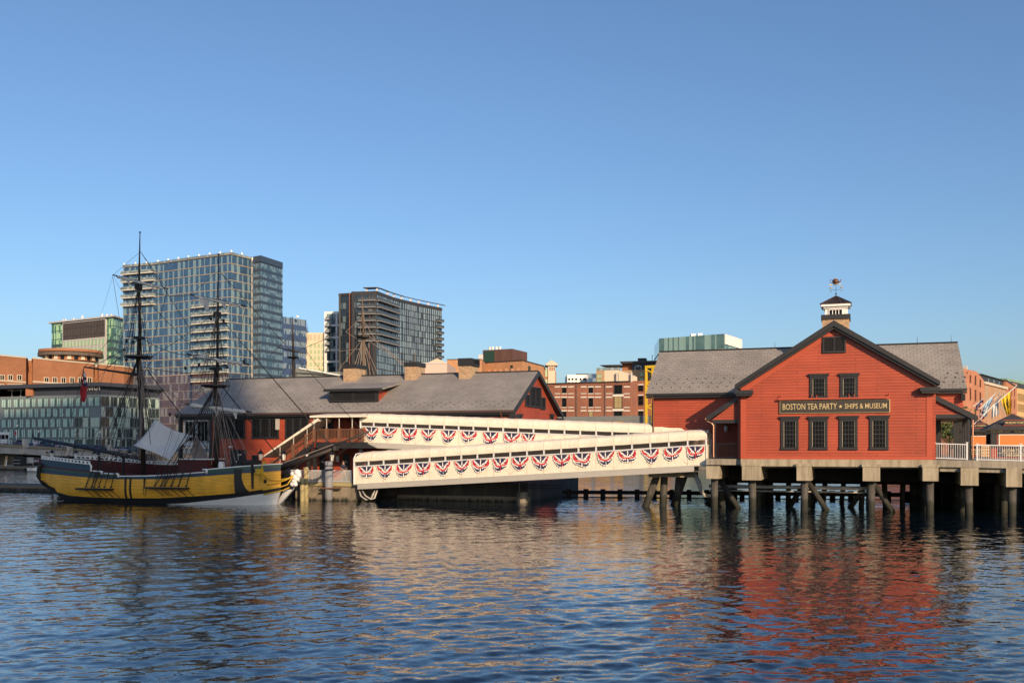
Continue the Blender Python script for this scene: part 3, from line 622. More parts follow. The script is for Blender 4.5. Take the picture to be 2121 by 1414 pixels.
# ---------------------------------------------------------------- left-hand museum on its barge
L_ = Fr(.75, 79.4, 19.4); BD = 1.5
def museum_left():
    f = L_
    t = empty('museum_hall', f, 'long low red clapboard hall with grey shingle roof and three brick chimneys', 'museum hall', loc=(0, 0, 0))
    ov = .45; yf = -ov; DP = 12.8; yr = DP/2
    ze = f.z(1063, 848, yf); zr = f.z(1113, 769, yr)
    xr = f.x(1064, yf); xl = f.x(363, yf); xrl = f.x(470, yr); xrr = f.x(1115, yr)
    k = (zr-ze)/(yr-yf)
    X1 = xr-.35; X0 = f.x(440, 0)                     # enclosed part
    wt = ze-.25
    MB().box(X0, X1, 0, .25, BD, wt).build('wall', M['red'], t)
    MB().box(X1-.3, X1+.03, -.03, -.001, BD, wt).build('corner_board', M['redtrim'], t)
    MB().yz([(.251, BD), (DP, BD), (DP, wt), (yr, zr-.32), (.251, wt)], X1-.25, X1).build('gable_wall', M['red'], t)
    MB().box(X0, X0+.25, .251, DP, BD, wt).build('end_wall', M['red'], t)
    MB().box(X0, X1, DP+.001, DP+.25, BD, wt).build('back_wall', M['red'], t)
    for s in (0, 1):
        y0 = yf if s == 0 else DP+ov
        MB().add([(xl, y0, ze), (xr, y0, ze), (xrr, yr, zr), (xrl, yr, zr), (xl, y0, ze-.2), (xr, y0, ze-.2), (xrr, yr, zr-.2), (xrl, yr, zr-.2)],
                 [(0, 1, 2, 3), (4, 7, 6, 5), (0, 4, 5, 1), (1, 5, 6, 2), (2, 6, 7, 3), (3, 7, 4, 0)]).build('roof', M['roof'], t)
        MB().prism([(xr+.02, y0, ze+.03), (xrr+.02, yr, zr+.03), (xrr+.02, yr, zr-.36), (xr+.02, y0, ze-.36)], (.1, 0, 0)).build('rake_board', M['black'], t)
        ya, yb = sorted((y0, y0+(.9 if s == 0 else -.9)))
        MB().box(X1+.001, xr+.2, ya, yb, ze-.62, ze-.37).build('eave_return', M['black'], t)
    MB().tube([(xrl, yr, zr+.02), (xrr, yr, zr+.02)], .08).build('ridge_cap', M['black'], t)
    MB().box(xl, xr, yf-.15, yf-.002, ze-.2, ze-.02).build('gutter', M['gutter'], t)
    MB().box(xl, xr, yf+.02, -.03, ze-.36, ze-.205).box(xl, X1-.32, -.06, -.032, wt-.32, wt-.09).build('eave_board', M['black'], t)
    b = MB()
    n = 40
    for i in range(n):
        for j in range(3):
            x = xl+.9+(xr-xl-1.2)*i/n+j*.22; y = yf+.55+j*.42; b.box(x, x+.055, y, y+.05, ze+k*(y-yf), ze+k*(y-yf)+.06)
    b.build('snow_guards', M['black'], t)['kind'] = 'stuff'
    dx = X1-.75
    MB().tube([(dx, yf-.08, ze-.2), (dx, yf+.05, ze-.4), (dx, -.08, ze-.75), (dx, -.08, BD+.3)], .05).build('downspout', M['copper'], t)
    # louvred dormer
    yd = f.loc(unp(700, 900, 81)).y; yd = 1.2
    a0, z0 = f.on(682, 842, yd); a1, z1 = f.on(783, 807, yd); zt = f.z(730, 803, yd)
    z0 = ze+k*(yd-yf)+.0
    d = MB(); yb = yf+(z1-ze)/k
    d.box(a0, a1, yd, yd+.15, z0-.1, z1).build  # front panel
    dm = d.build('dormer', M['black'], t)
    for x in (a0, a1-.15):
        MB().prism([(x, yd+.151, z0-.05), (x, yb, z1-.06), (x, yd+.151, z1-.06)], (.15, 0, 0)).build('cheek', M['red'], dm)
    zb_ = z1+.55; yb2 = yf+(zb_-ze)/k+.3
    MB().add([(a0-.35, yd-.35, z1-.02), (a1+.6, yd-.35, z1-.02), (a1+.6, yb2, zb_+.12), (a0-.35, yb2, zb_+.12), (a0-.35, yd-.35, z1+.16), (a1+.6, yd-.35, z1+.16), (a1+.6, yb2, zb_+.3), (a0-.35, yb2, zb_+.3)],
             [(0, 3, 2, 1), (4, 5, 6, 7), (0, 1, 5, 4), (1, 2, 6, 5), (2, 3, 7, 6), (3, 0, 4, 7)]).build('dormer_roof', M['roof'], dm)
    MB().box(a0-.35, a1+.6, yd-.40, yd-.352, z1-.10, z1+.14).build('dormer_fascia', M['black'], dm)
    hw = (a1-a0-.36)/2
    for i in range(2): louvre(dm, a0+.16+i*(hw+.04), yd, z0+.08, hw, z1-z0-.22, 1, .13)
    # gable louvres (tall middle pair with lower wings)
    for (u0, u1, v0, v1) in ((1087, 1096, 816, 842), (1096.3, 1119, 799, 845), (1119.3, 1128, 822, 848)):
        ya, zt_ = f.side(u0, v0, X1); yb_, zb2 = f.side(u1, v1, X1)
        louvre(t, X1+.001, ya, zb2, yb_-ya, max(zt_, zb2+.5)-zb2, 2 if u1-u0 > 12 else 1, .13, R(90))
    for u0 in (1072, 1139):
        ya, zt_ = f.side(u0, 858, X1); window(t, X1, ya, zt_-1.9, .8, 1.7, 2, 4, M['black'], M['winglass'], R(90), head=.1)
    # chimneys through the ridge
    for (u0, u1, vt, vc, louv) in ((711, 737, 755, 763, 0), (838, 862, 750, 759, 0), (950, 975, 742, 758, 1)):
        yc = yr-1.1; x0 = f.x(u0, yc); x1 = f.x(u1, yc); zt = f.z(u0, vt, yc); zc = f.z(u0, vc, yc)
        ch = MB().box(x0, x1, yc, yc+1.9, zr-1.3, zc).build('chimney', M['brickchim'], t)
        MB().box(x0-.06, x1+.06, yc-.06, yc+1.96, zc+.001, zt).build('chimney_cap', M['black'], ch)
        if louv: louvre(ch, x1+.06, yc+.15, zc+.05, 1.6, zt-zc-.1, 1, .12, R(90))
        if u0 == 838: MB().tube([((x0+x1)/2, yc+.9, zt), ((x0+x1)/2, yc+.9, zt+.9)], .06).build('flue', M['black'], ch)
    # tall dark windows along the front, in groups
    for (u0, u1, n) in ((446, 508, 3), (523, 578, 3), (592, 640, 3), (655, 690, 2)):
        x0 = f.x(u0); x1 = f.x(u1); z1 = f.z(560, 868); z0 = f.z(560, 905); g = (x1-x0)/n
        for i in range(n): window(t, x0+i*g+.12, 0, z0, g-.24, z1-z0, 4, 2, M['black'], M['winglass'], fw=.12, proud=.12, mw=.03)
    # open porch at the far end: posts, rail, and the glazed end bay behind
    ybk = 4.5
    MB().box(xl+.3, X0-.001, ybk, ybk+.2, BD, wt).build('porch_wall', M['red'], t)
    for u in (372, 436): x = f.x(u, -.1); MB().box(x-.14, x+.14, -.1, .18, BD, wt).build('porch_post', M['black'], t)
    x0, x1 = f.x(385, ybk), f.x(435, ybk); window(t, x0, ybk, 4.9, (x1-x0)/2-.2, 1.9, 3, 1, M['white'], M['winglass'], fw=.05, mw=.03); window(t, (x0+x1)/2, ybk, 4.9, (x1-x0)/2-.2, 1.9, 3, 1, M['white'], M['winglass'], fw=.05, mw=.03)
    MB().box(x0-.1, x1, ybk-.12, ybk-.01, 4.3, 4.75).build('sill_panel', M['white'], t)
    # ground-floor double door, meter box, door under the landing
    x0, x1 = f.x(478), f.x(510); dd = MB().box(x0, x1, -.06, -.001, BD, BD+2.6).build('door', M['black'], t)
    MB().box((x0+x1)/2-.2, (x0+x1)/2+.25, -.075, -.061, BD+1.5, BD+1.62).build('door_plate', M['white'], dd)
    for (u0, u1) in ((663, 676), (711, 724)):
        x0, x1 = f.x(u0), f.x(u1); dd = MB().box(x0, x1, -.06, -.001, BD, BD+2.3).build('door', M['black'], t)
        MB().box(x0+.2, x0+.4, -.075, -.061, BD+1.5, BD+1.65).build('door_plate', M['white'], dd)
    x, z = f.on(480, 925); MB().box(x-.1, x+.1, -.35, -.02, z-.08, z+.08).build('security_camera', M['white'], t)
    x, z = f.on(579, 872); MB().box(x-.28, x+.1, -.22, -.13, z-.75, z+.2).build('wall_box', M['alu'], t)
    x, z = f.on(702, 949); b = MB().lathe([(.08, -.3), (.13, -.25), (.15, .15), (.05, .3)], 8, (x, -.22, z)); b.build('wall_lamp', M['lampglass'], t)
    # upper landing with roof, fascia and brown balustrade; a stair comes down to the left
    yl = -3.2
    l0 = f.x(655, yl); l1 = f.x(757, yl); zd1 = f.z(700, 915, yl); zd0 = f.z(700, 928, yl)
    ld = MB().box(l0, l1, yl, -.07, zd0, zd1).build('landing', M['black'], t)
    MB().prism([(l1-.2, yl+.02, zd0), (l1+1.0, yl+.02, zd0), (l1-.2, yl+.02, zd1)], (0, .2, 0)).build('bracket', M['black'], ld)
    zr0 = f.z(700, 888, yl)
    b = MB(); b.box(l0, l1, yl, yl+.09, zr0-.07, zr0); b.box(l0, l1, yl+.02, yl+.07, zd1+.1, zd1+.16)
    n = 34
    for i in range(n): x = l0+(l1-l0)*(i+.5)/n; b.box(x-.022, x+.022, yl+.02, yl+.06, zd1+.161, zr0-.071)
    rail_ = b.build('balustrade', M['wood'], t)
    for u in (650, 676, 702, 729, 750): x = f.x(u, yl); MB().box(x-.1, x+.1, yl-.06, yl+.14, zd1+.001, zr0+.08).build('newel_post', M['wood'], t)
    zc0, zc1 = f.z(700, 864, yl), f.z(700, 857, yl)
    c0 = f.x(644, yl)
    MB().box(c0, l1, yl-.2, -.5, zc0, zc0+.12).prism([(c0, yl-.2, zc0+.121), (l1, yl-.2, zc0+.121), (l1, -.5, zc1+.08), (c0, -.5, zc1+.08)], (0, 0, .04)).build('canopy', M['fabric'], t)
    for u in (650, 676, 702, 729): x = f.x(u, yl); MB().tube([(x, yl+.04, zr0+.081), (x, yl+.04, zc0)], .045, 8).build('canopy_post', M['alu'], t)
    # stair
    s1 = (f.x(650, yl), zd1); s0 = (f.x(548, yl), BD+.1)
    n = 14; b = MB()
    for i in range(n):
        x = s0[0]+(s1[0]-s0[0])*i/n; z = s0[1]+(s1[1]-s0[1])*(i+1)/n; w_ = (s1[0]-s0[0])/n
        b.box(x, x+w_+.03, yl+.1, yl+1.9, z-.06, z)
    for yy in (yl+.04, yl+1.92): b.prism([(s0[0], yy, s0[1]-.25), (s0[0], yy, s0[1]+.1), (s1[0], yy, s1[1]), (s1[0], yy, s1[1]-.35)], (0, .06, 0))
    st = b.build('staircase', M['black'], t)
    b = MB(); dz = s1[1]-s0[1]; dxs = s1[0]-s0[0]
    for h in (.95, .12): b.bar((s0[0], yl, s0[1]+h), (s1[0], yl, s1[1]+h), .07, .08)
    b.bar((s0[0], yl, s0[1]+.72), (s1[0], yl, s1[1]+.72), .04, .05)
    for i in range(30): q = (i+.5)/30; x = s0[0]+dxs*q; z = s0[1]+dz*q; b.box(x-.02, x+.02, yl-.02, yl+.02, z+.13, z+.71)
    b.build('stair_rail', M['wood'], st)
    for u in (563, 607, 634): x = f.x(u, yl); z = s0[1]+dz*(x-s0[0])/dxs; MB().box(x-.11, x+.11, yl-.08, yl+.12, z, z+1.15).build('newel_post', M['wood'], st)
    # sloping white awning over the stair
    p0 = f.on(546, 945, yl); p1 = f.on(660, 868, yl)
    MB().prism([(p0[0], yl-.15, p0[1]-.1), (p0[0], yl-.15, p0[1]+.05), (p1[0], yl-.15, p1[1]+.10), (p1[0], yl-.15, p1[1]-.16)], (0, 2.2, 0)).build('stair_canopy', M['fabric'], st)
    for u in (580, 608, 636):
        x = f.x(u, yl); q = (x-p0[0])/(p1[0]-p0[0]); zz = p0[1]+(p1[1]-p0[1])*q
        z = s0[1]+dz*(x-s0[0])/dxs; MB().tube([(x, yl, max(z+.3, BD)), (x, yl, zz)], .04, 8).build('canopy_post', M['alu'], st)
    for u in (640, 652, 686, 748): x = f.x(u, yl+.3); MB().box(x-.13, x+.13, yl+.2, yl+.46, BD, zd0-.001).build('column', M['black'], t)
M['gutter'] = plain('bronze_gutter', (.10, .06, .05), .4, .4, var=.15)
m = NT('lantern_glass'); m.p.inputs['Base Color'].default_value = (.75, .72, .65, 1); m.set(.15, 0, 1.5); M['lampglass'] = m.mat
museum_left()
def barge():
    f = L_
    t = empty('barge', f, 'floating barge with stained dark walls carrying the long red hall', 'barge')
    xr = f.x(1092, -.9)
    MB().box(-34, xr, -.85, 14.2, -.8, BD-.004).build('hull', M['bargewall'], t)
    # timber-faced landing stage in front
    x0, x1 = f.x(612, -4.3), f.x(740, -4.3)
    MB().box(x0, x1, -4.3, -.86, -.8, BD-.12).build('landing_stage', M['plank'], t)
    b = MB().box(x0-.05, x1+.05, -4.42, -4.1, BD-.30, BD-.02).build('stringer', M['lightplank'], t)
    MB().box(x0, x1, -4.09, -.86, BD-.119, BD-.03).build('deck', M['deckwood'], t)
    MB().box(-34, x0-.06, -3.0, -.86, -.8, BD-.25).build('side_float', M['bargewall'], t)
    # lower rubbing ledge, catching the sun
    l0, l1 = f.x(785, -1.6), f.x(1092, -1.6)
    MB().box(l0, l1, -1.15, -.86, -.5, .42).build('ledge', M['plank'], t)
    # dark rubber fender
    x, z = f.on(807, 1030, -1.5); 
    MB().tube([(x-.75, -1.6, .55), (x-.6, -1.6, .55), (x+.6, -1.6, .55), (x+.75, -1.6, .55)], [.1, .42, .42, .1], 12).build('fender', M['darktimber'], t, True)
    for (u, w_, vt, m_) in ((1054, .0, 0, 0),):
        x = f.x(1080, -1.6); MB().box(x-.35, x+.35, -1.7, -1.16, -.5, .8).build('buttress', M['conc2'], t)
        x = f.x(1075, -1.9); MB().tube([(x, -1.9, -.6), (x, -1.9, 2.1)], .1, 8).build('guide_post', M['blackmetal'], t)
        for z_ in (1.35, 1.15): MB().tube([(f.x(1066, -1.9), -1.9, z_), (f.x(1165, -.5), -.5, z_)], .03, 6).build('guide_rail', M['blackmetal'], t)
    # hanging hoses at the gangway foot
    for k in range(4):
        MB().tube([(f.x(742+k*3, -4.4), -4.5, .9), (f.x(745+k*5, -4.5), -4.7, .45), (f.x(755+k*5, -4.6), -4.7, .12+.03*k), (f.x(768+k*3, -4.5), -4.6, .3), (f.x(776+k*2, -4.4), -4.4, 1.0)], .07, 7).build('hose', M['alu'] if k % 2 else M['blackmetal'], t, True)
    return t
M['lightplank'] = plain('green_stained_timber', (.36, .30, .15), .8, var=.3, scale=2)
barge()
M['steelpile'] = streaked('grey_steel_pile', (.26, .27, .30), (.17, .17, .18), .6, 1.0, (.4, .7), .005, .15)
def guide_pile():
    f = L_; y = -5.0; x = f.x(681, y); zt = f.z(681, 955, y)
    t = empty('steel_pile', f, 'thick grey steel mooring pile between the bow and the gangway', 'pile', None, (x, y, 0))
    MB().tube([(0, 0, -1.5), (0, 0, zt)], .31, 20).build('shaft', M['steelpile'], t, True)
    MB().lathe([(.335, 0), (.335, .12)], 20, (0, 0, zt-.75)).build('band', M['darkband'], t)
    MB().lathe([(.335, 0), (.335, .1)], 20, (0, 0, zt-.4)).build('band', M['darkband'], t)
    MB().box(-.9, .9, .2, .45, 1.0, 1.12).box(-.45, .45, -.36, .2, 1.0, 1.1).build('collar', M['rust'], t)
M['darkband'] = plain('dark_band', (.05, .05, .06), .6); M['rust'] = plain('rusty_bracket', (.16, .08, .045), .8, .2)
guide_pile()
for (u, vt, r, y, lab) in ((634, 967, .20, -4.65, 'taller greenish timber pile with mesh fence starting beside it'), (626, 990, .18, -5.1, 'shorter yellowish timber pile right behind the white figurehead')):
    f = L_; x = f.x(u, y); zt = f.z(u, vt, y)
    tag(MB().tube([(0, 0, -1.5), (0, 0, zt-.06), (0, 0, zt)], [r, r, r*.8], 10).build('timber_pile', M['lightplank']), lab, 'pile').location = f.w(x, y)
def fence():
    f = L_; y = -4.2; x0, x1 = f.x(596, y), f.x(728, y); z0, z1 = BD+.05, f.z(680, 974, y)
    t = empty('mesh_fence', f, 'low diamond mesh fence on the timber landing stage', 'fence', None, (x0, y, 0))
    W = x1-x0; b = MB(); h = z1-z0; n = int(W/.12)
    for i in range(-int(h/.12), n):
        for s in (0, 1):
            a = i*.12; xa, xb = (a, a+h) if s == 0 else (a+h, a); za, zb = z0, z1
            xa_, xb_ = max(0, min(W, xa)), max(0, min(W, xb))
            if abs(xa-xb) < 1e-6 or xa_ == xb_: continue
            q0 = (xa_-xa)/(xb-xa); q1 = (xb_-xa)/(xb-xa)
            b.bar((xa_, 0, z0+(z1-z0)*q0), (xb_, 0, z0+(z1-z0)*q1), .018)
    b.build('mesh', M['whitemetal'], t)
    MB().tube([(0, 0, z1), (W, 0, z1)], .03).tube([(0, 0, z0), (W, 0, z0)], .03).build('rail', M['whitemetal'], t)
    for x in (0, W*.33, W*.66, W): MB().tube([(x, .02, BD-.05), (x, .02, z1+.03)], .04, 8).build('post', M['whitemetal'], t)
fence()
# ---------------------------------------------------------------- dock lanterns
def lantern(t, z, s=1.):
    b = MB().lathe([(.06, 0), (.12, .03), (.08, .08)], 8, (0, 0, z)); b.tube([(.13, .13, z+.08), (.19, .19, z+.62)], .015, 4).tube([(-.13, .13, z+.08), (-.19, .19, z+.62)], .015, 4).tube([(.13, -.13, z+.08), (.19, -.19, z+.62)], .015, 4).tube([(-.13, -.13, z+.08), (-.19, -.19, z+.62)], .015, 4)
    b.lathe([(.30, 0), (.20, .12), (.07, .26), (.05, .34), (0, .42)], 8, (0, 0, z+.62)); b.build('lantern_frame', M['blackmetal'], t)
    MB().lathe([(.10, .0), (.17, .5), (.17, .53)], 8, (0, 0, z+.085)).build('lantern_glass', M['lampglass'], t)
def dock_lamp(u, vt, y, zb, lab, grp, post=.09, first=[None]):
    f = L_; zt = f.z(u, vt, y); x = f.x(u, y)
    t = empty('dock_lantern', f, lab, 'lantern', grp, (x, y, zb))
    hb = zt-1.04-zb
    MB().tube([(0, 0, 0), (0, 0, hb)], post, 10).lathe([(post*1.5, 0), (post*1.4, .25), (post, .3)], 10).build('post', M['blackmetal'], t)
    lantern(t, hb); return t
for i, (u, v) in enumerate(((496, 929), (540, 929), (588, 929), (637, 929), (688, 930))):
    dock_lamp(u, v, -3.6 if u < 600 else -3.9, BD-.1, ['dock lantern before the dark double door of the red hall', 'dock lantern at the foot of the sloping stair awning', 'dock lantern below the brown stair rail, left of the bowsprit', 'dock lantern below the landing at its left end', 'dock lantern directly above the thick grey steel pile'][i], 'lanterns along the barge', .10)
for i, (u, v) in enumerate(((108, 929), (157, 929), (196, 930), (203, 932), (228, 931), (246, 931), (269, 929), (288, 930))):
    n = ['first', 'second', 'third', 'fourth', 'fifth', 'sixth', 'seventh', 'eighth'][i]
    dock_lamp(u, v, 1.5+(i % 2)*1.2, .6, f'{n} lantern from the stern along the float behind the yellow ship', 'lanterns behind the ship', .10)
def floatdock():
    t = empty('floating_dock', L_, 'low dark floating dock lying behind the yellow ship', 'dock')
    MB().box(-60, -34.1, -.5, 4, -.3, .6).build('float', M['bargewall'], t); MB().box(-60, -34.1, -.55, -.505, .35, .62).build('stringer', M['deckwood'], t)
floatdock()
# ---------------------------------------------------------------- covered gangways
M['seam'] = plain('canopy_seam', (.52, .46, .36), .8); M['dimsheet'] = plain('brown_dim_sheet', (.11, .075, .065), .9, var=.3)
M['mesh'] = plain('grey_mesh_wire', (.16, .14, .13), .8)  # even grey of the bird mesh wires
def gangway(u0, v0, Y0, u1, v1, Y1, nb, label, hp=1.42, ho=.42, hc=.74):
    """v0, v1: bottom edge of the fabric side at both ends"""
    p, q = unp(u0, v0, Y0), unp(u1, v1, Y1)
    f = Fr(p.x, p.y, -math.degrees(math.atan2(q.y-p.y, q.x-p.x))); L = (q.xy-p.xy).length; k = (q.z-p.z)/L
    t = empty('covered_gangway', f, label, 'gangway', None, (0, 0, p.z)); W = 1.9
    def Z(x, z): return k*x+z
    def slab(b, x0, x1, y0, y1, z0, z1):
        b.add([(x0, y0, Z(x0, z0)), (x1, y0, Z(x1, z0)), (x1, y1, Z(x1, z0)), (x0, y1, Z(x0, z0)), (x0, y0, Z(x0, z1)), (x1, y0, Z(x1, z1)), (x1, y1, Z(x1, z1)), (x0, y1, Z(x0, z1))],
              [(0, 3, 2, 1), (4, 5, 6, 7), (0, 1, 5, 4), (1, 2, 6, 5), (2, 3, 7, 6), (3, 0, 4, 7)]); return b
    bay = L/nb; rnd = random.Random(int(u0))
    for y0, s in ((0, 1), (W, -1)):
        P = []
        for j in range(5):
            row = []
            for i in range(nb*4+1):
                x = i*bay/4; edge = (i % 4)/4
                bul = -.02*math.sin(math.pi*edge)*math.sin(math.pi*j/4)*s+rnd.uniform(-.003, .003)
                row.append((x, y0+bul, Z(x, hp*j/4)))
            P.append(row)
        MB().grid(P).build('side_panel', M['fabric'], t, True)
    slab(MB(), 0, L, .02, W-.02, .10, .2).build('floor', M['alu'], t)
    slab(MB(), .35, L-.9, -.06, .12, -.40, -.03).build('bottom_beam', M['alu'], t); slab(MB(), .35, L-.9, W-.12, W+.06, -.40, -.03).build('bottom_beam', M['alu'], t)
    slab(MB(), 0, L, -.05, .06, -.029, .05).build('edge_rail', M['alu'], t)
    zt = hp+ho
    for y0, s in ((0, -1), (W, 1)):
        ya, yb = sorted((y0+s*.05, y0-s*.03))
        slab(slab(MB(), 0, L, ya, yb, hp-.03, hp+.05), 0, L, ya, yb, zt-.05, zt+.02).build('window_rail', M['whitemetal'], t)
        b = MB()
        for i in range(nb+1):
            x = min(max(i*bay, .06), L-.06); b = MB(); slab(b, x-.055, x+.055, ya-.01, yb+.01, hp+.051, zt-.051); b.build('post', M['whitemetal'], t)
        g = MB()                                       # bird mesh and corner gussets in each opening
        for i in range(nb):
            for c in range(9):
                x = i*bay+.1+(bay-.2)*c/8; slab(g, x-.006, x+.006, y0-.006, y0+.006, hp+.05, zt-.05)
            for c in range(1, 4): slab(g, i*bay, (i+1)*bay, y0-.005, y0+.005, hp+.05+.08*c, hp+.06+.08*c)
        g.build('bird_mesh', M['mesh'], t)
    slab(MB(), .1, L-.1, W-.06, W-.03, hp+.05, zt-.05).build('rear_dim_sheet', M['dimsheet'], t)  # added dark sheet that paints the dim interior behind the openings
    b = MB()
    for i in range(0, nb-1, 2):
        for (xa, xb) in ((i, i+1), (i+2, i+1)): b.tube([(xa*bay, -.012, Z(xa*bay, .12)), (xb*bay, -.012, Z(xb*bay, hp-.1))], .011, 4)
    for i in range(1, nb): b.tube([(i*bay, -.014, Z(i*bay, .05)), (i*bay, -.014, Z(i*bay, hp-.05))], .013, 4)
    b.build('panel_seams', M['seam'], t)
    # inside: brown handrail and dark posts seen through the openings
    b = MB()
    for i in range(nb): x = (i+.5)*bay; slab(b, x-.09, x+.09, W-.2, W-.1, .2, zt)
    b.build('inner_frame', M['gutter'], t)
    # barrel canopy, one billow per bay
    n = nb*6; P = []
    prof = [(-.08, -.04), (-.095, .20), (-.075, .42), (.02, .55), (.25, .655), (.6, .72), (W/2, hc)]
    prof = prof+[(W-y, z) for y, z in prof[-2::-1]]
    for (y, z) in prof:
        row = []
        for i in range(n+1):
            x = i*bay/6; e = math.sin(math.pi*((i % 6)/6)); sag = -.02*e
            cyy = W/2; ry = 1+sag/(W/2) if True else 1
            end = 1 - .55*max(0, 1-x/(.6))**2 - .35*max(0, 1-(L-x)/.5)**2
            row.append((x, cyy+(y-cyy)*ry, Z(x, zt+(z*end)*(1-.022*e*(z > .2)))))
        P.append(row)
    MB().grid(P).build('canopy', M['fabric'], t, True)
    b = MB()
    for i in range(1, nb): b.tube([(i*bay, W/2+(y-W/2)*1.004, Z(i*bay, zt+z+.004)) for y, z in prof], .014, 4)
    b.build('canopy_seams', M['seam'], t)
    for x in (0.02, L-.02):
        b = MB().tube([(x, -.03, Z(x, 0)), (x, -.03, Z(x, zt+.25)), (x, .3, Z(x, zt+.58)), (x, W/2, Z(x, zt+.66)), (x, W-.3, Z(x, zt+.58)), (x, W+.03, Z(x, zt+.25)), (x, W+.03, Z(x, 0))], .05, 6); b.build('end_hoop', M['whitemetal'], t)
    return f, p.z, k, L
GL = gangway(733, 1003, 79.0, 1464, 963, 69.2, 21, 'lower covered white gangway climbing to the right, nearer of the two')
GU = gangway(746, 916, 81.2, 1440, 948, 72.6, 22, 'upper covered white gangway sloping down to the right, behind the lower one', 1.33, .39, .69)
# ---------------------------------------------------------------- bunting
M['bwhite'] = plain('bunting_white', (.78, .74, .68), .8, var=.06); M['bred'] = plain('bunting_red', (.50, .022, .03), .8, var=.15); M['bnavy'] = plain('bunting_navy', (.022, .022, .075), .8, var=.2)
ORD = ['first', 'second', 'third', 'fourth', 'fifth', 'sixth', 'seventh', 'eighth', 'ninth', 'tenth', 'eleventh', 'twelfth', 'thirteenth', 'fourteenth', 'fifteenth', 'sixteenth', 'seventeenth']
def bunting_mesh(seed, w=1.38, h=.96):
    rnd = random.Random(seed); b = MB(); NA, NR = 56, 18
    lean = rnd.uniform(-.16, .16); a1, a2 = rnd.uniform(0, 6), rnd.uniform(0, 6)
    P = []
    for i in range(NR+1):
        r = i/NR; row = []
        for j in range(NA+1):
            a = math.pi*j/NA; rr = r*(1+.08*math.sin(3*a+a1)*r+.04*math.sin(7*a+a2)*r)
            x = -math.cos(a)*w/2*rr+lean*math.sin(a)*r*.6; z = -math.sin(a)*h*rr*(1+.07*math.sin(5*a+a2)*r)
            z += -.03*abs(math.cos(a))*r*0
            y = -.03-.028*(1+math.sin(a*22+a1))*r**.7-.02*r*math.sin(a)
            row.append((x, y, z))
        P.append(row)
    n = len(b.v); b.v += [p for r in P for p in r]; c = NA+1
    for i in range(NR):
        for j in range(NA):
            r = (i+.5)/NR; a = (j+.5)/NA*180; d = abs(a-90)
            X = math.cos(math.radians(90-d))*r; X = abs(math.cos((j+.5)/NA*math.pi))*r; D = math.sin((j+.5)/NA*math.pi)*r
            e = math.hypot(X/.93, D/.60); m = 2
            if e < .84:
                if X < .05: m = 0
                elif abs(D-(.56-.66*X)) < .07 and X > .10: m = 0
            elif e < .90: m = 0 if X < .5 else 1
            elif e < 1.10: m = 1
            elif e < 1.22 and X > .2: m = 0
            elif X < .045: m = 0
            if .95 > X > .62 and r > .82 and e > 1.2 and r < .93: m = 2
            if X < .05 and lean > .03 and D > .35: m = 1
            if r > .94: m = 0
            b.f.append([n+i*c+j, n+i*c+j+1, n+(i+1)*c+j+1, n+(i+1)*c+j]); b.m.append(m)
    return b.mesh('bunting', [M['bwhite'], M['bred'], M['bnavy']], True)
BM = [bunting_mesh(s) for s in range(13)]
def hang(g, cols, v_off, row, hp):
    f, z0, k, L = g
    for i, u in enumerate(cols):
        x = f.x(u, -.03); o = bpy.data.objects.new('bunting', BM[(i*5+len(cols)) % 13]); col.objects.link(o)
        o.location = f.w(x, -.03, z0+k*x+hp); o.rotation_euler = (0, -math.atan(k)*.8+random.uniform(-.06, .06), -f.t)
        s = random.uniform(.95, 1.04); o.scale = (s, 1, s*random.uniform(.95, 1.06))
        if row == 'upper' and i == 8: o.scale = (.85, 1, 1)
        tag(o, f'red, white and navy half-round bunting, {ORD[i]} from the left on the {row} gangway', 'bunting', 'bunting on the gangways')
hang(GL, [760, 798, 837, 876, 917, 957, 996, 1036, 1077, 1120, 1163, 1206, 1254, 1300, 1348, 1393, 1440], 0, 'lower', 1.36)
hang(GU, [770, 807, 848, 888, 930, 972, 1016, 1060, 1096], 0, 'upper', 1.27)
# ---------------------------------------------------------------- two-masted sailing ship
SB = unp(578, 922, 75.4); S = Fr(SB.x, SB.y, 20.6)      # origin: stem at the waterline, x runs aft to negative
M['yellow'] = brick('yellow_planking', (.80, .395, .030), (.74, .36, .026), (.40, .19, .015), 5, .23, .010, .5, 0, .20, .9, .37, .004)
M['navyblue'] = plain('blue_grey_paint', (.030, .056, .082), .5, var=.12)
M['maroon'] = plain('maroon_paint', (.08, .014, .017), .5, var=.15); M['green'] = plain('dull_green_paint', (.040, .088, .060), .5, var=.15)
M['hullblack'] = plain('black_hull_paint', (.012, .011, .011), .55, var=.3); M['bootwhite'] = plain('white_bottom_paint', (.80, .79, .76), .6, var=.1)
M['ywood'] = plain('yellow_carving', (.62, .36, .02), .45, var=.1); M['canvas'] = streaked('old_sailcloth', (.66, .62, .55), (.52, .48, .42), .9, 1.5, (.4, .8), .01)
M['mast'] = plain('tarred_mast', (.022, .016, .013), .6, var=.35, scale=2, stretch=(1, 1, .2)); M['rope'] = plain('tarred_rope', (.02, .017, .015), .9); M['hemp'] = plain('hemp_rope', (.26, .20, .16), .9)
M['darkred'] = plain('dark_red_bulwark', (.075, .010, .008), .55, var=.15)
def pl(pts, y=-2.75):
    """pixel outline -> (x, z) on the ship's near side"""
    r = []
    for u, v in pts:
        yy = y if u < 440 else y*max(.12, 1-((u-440)/165)**1.6)
        if y == -2.75 and u < 210: yy = -1.75-1.0*math.sin(math.pi/2*max(0, u-84)/126)
        r.append(S.on(u, v, yy))
    return r
def interp(L):
    X = [p[0] for p in L]; Z = [p[1] for p in L]
    return lambda x: float(np.interp(x, X, Z))
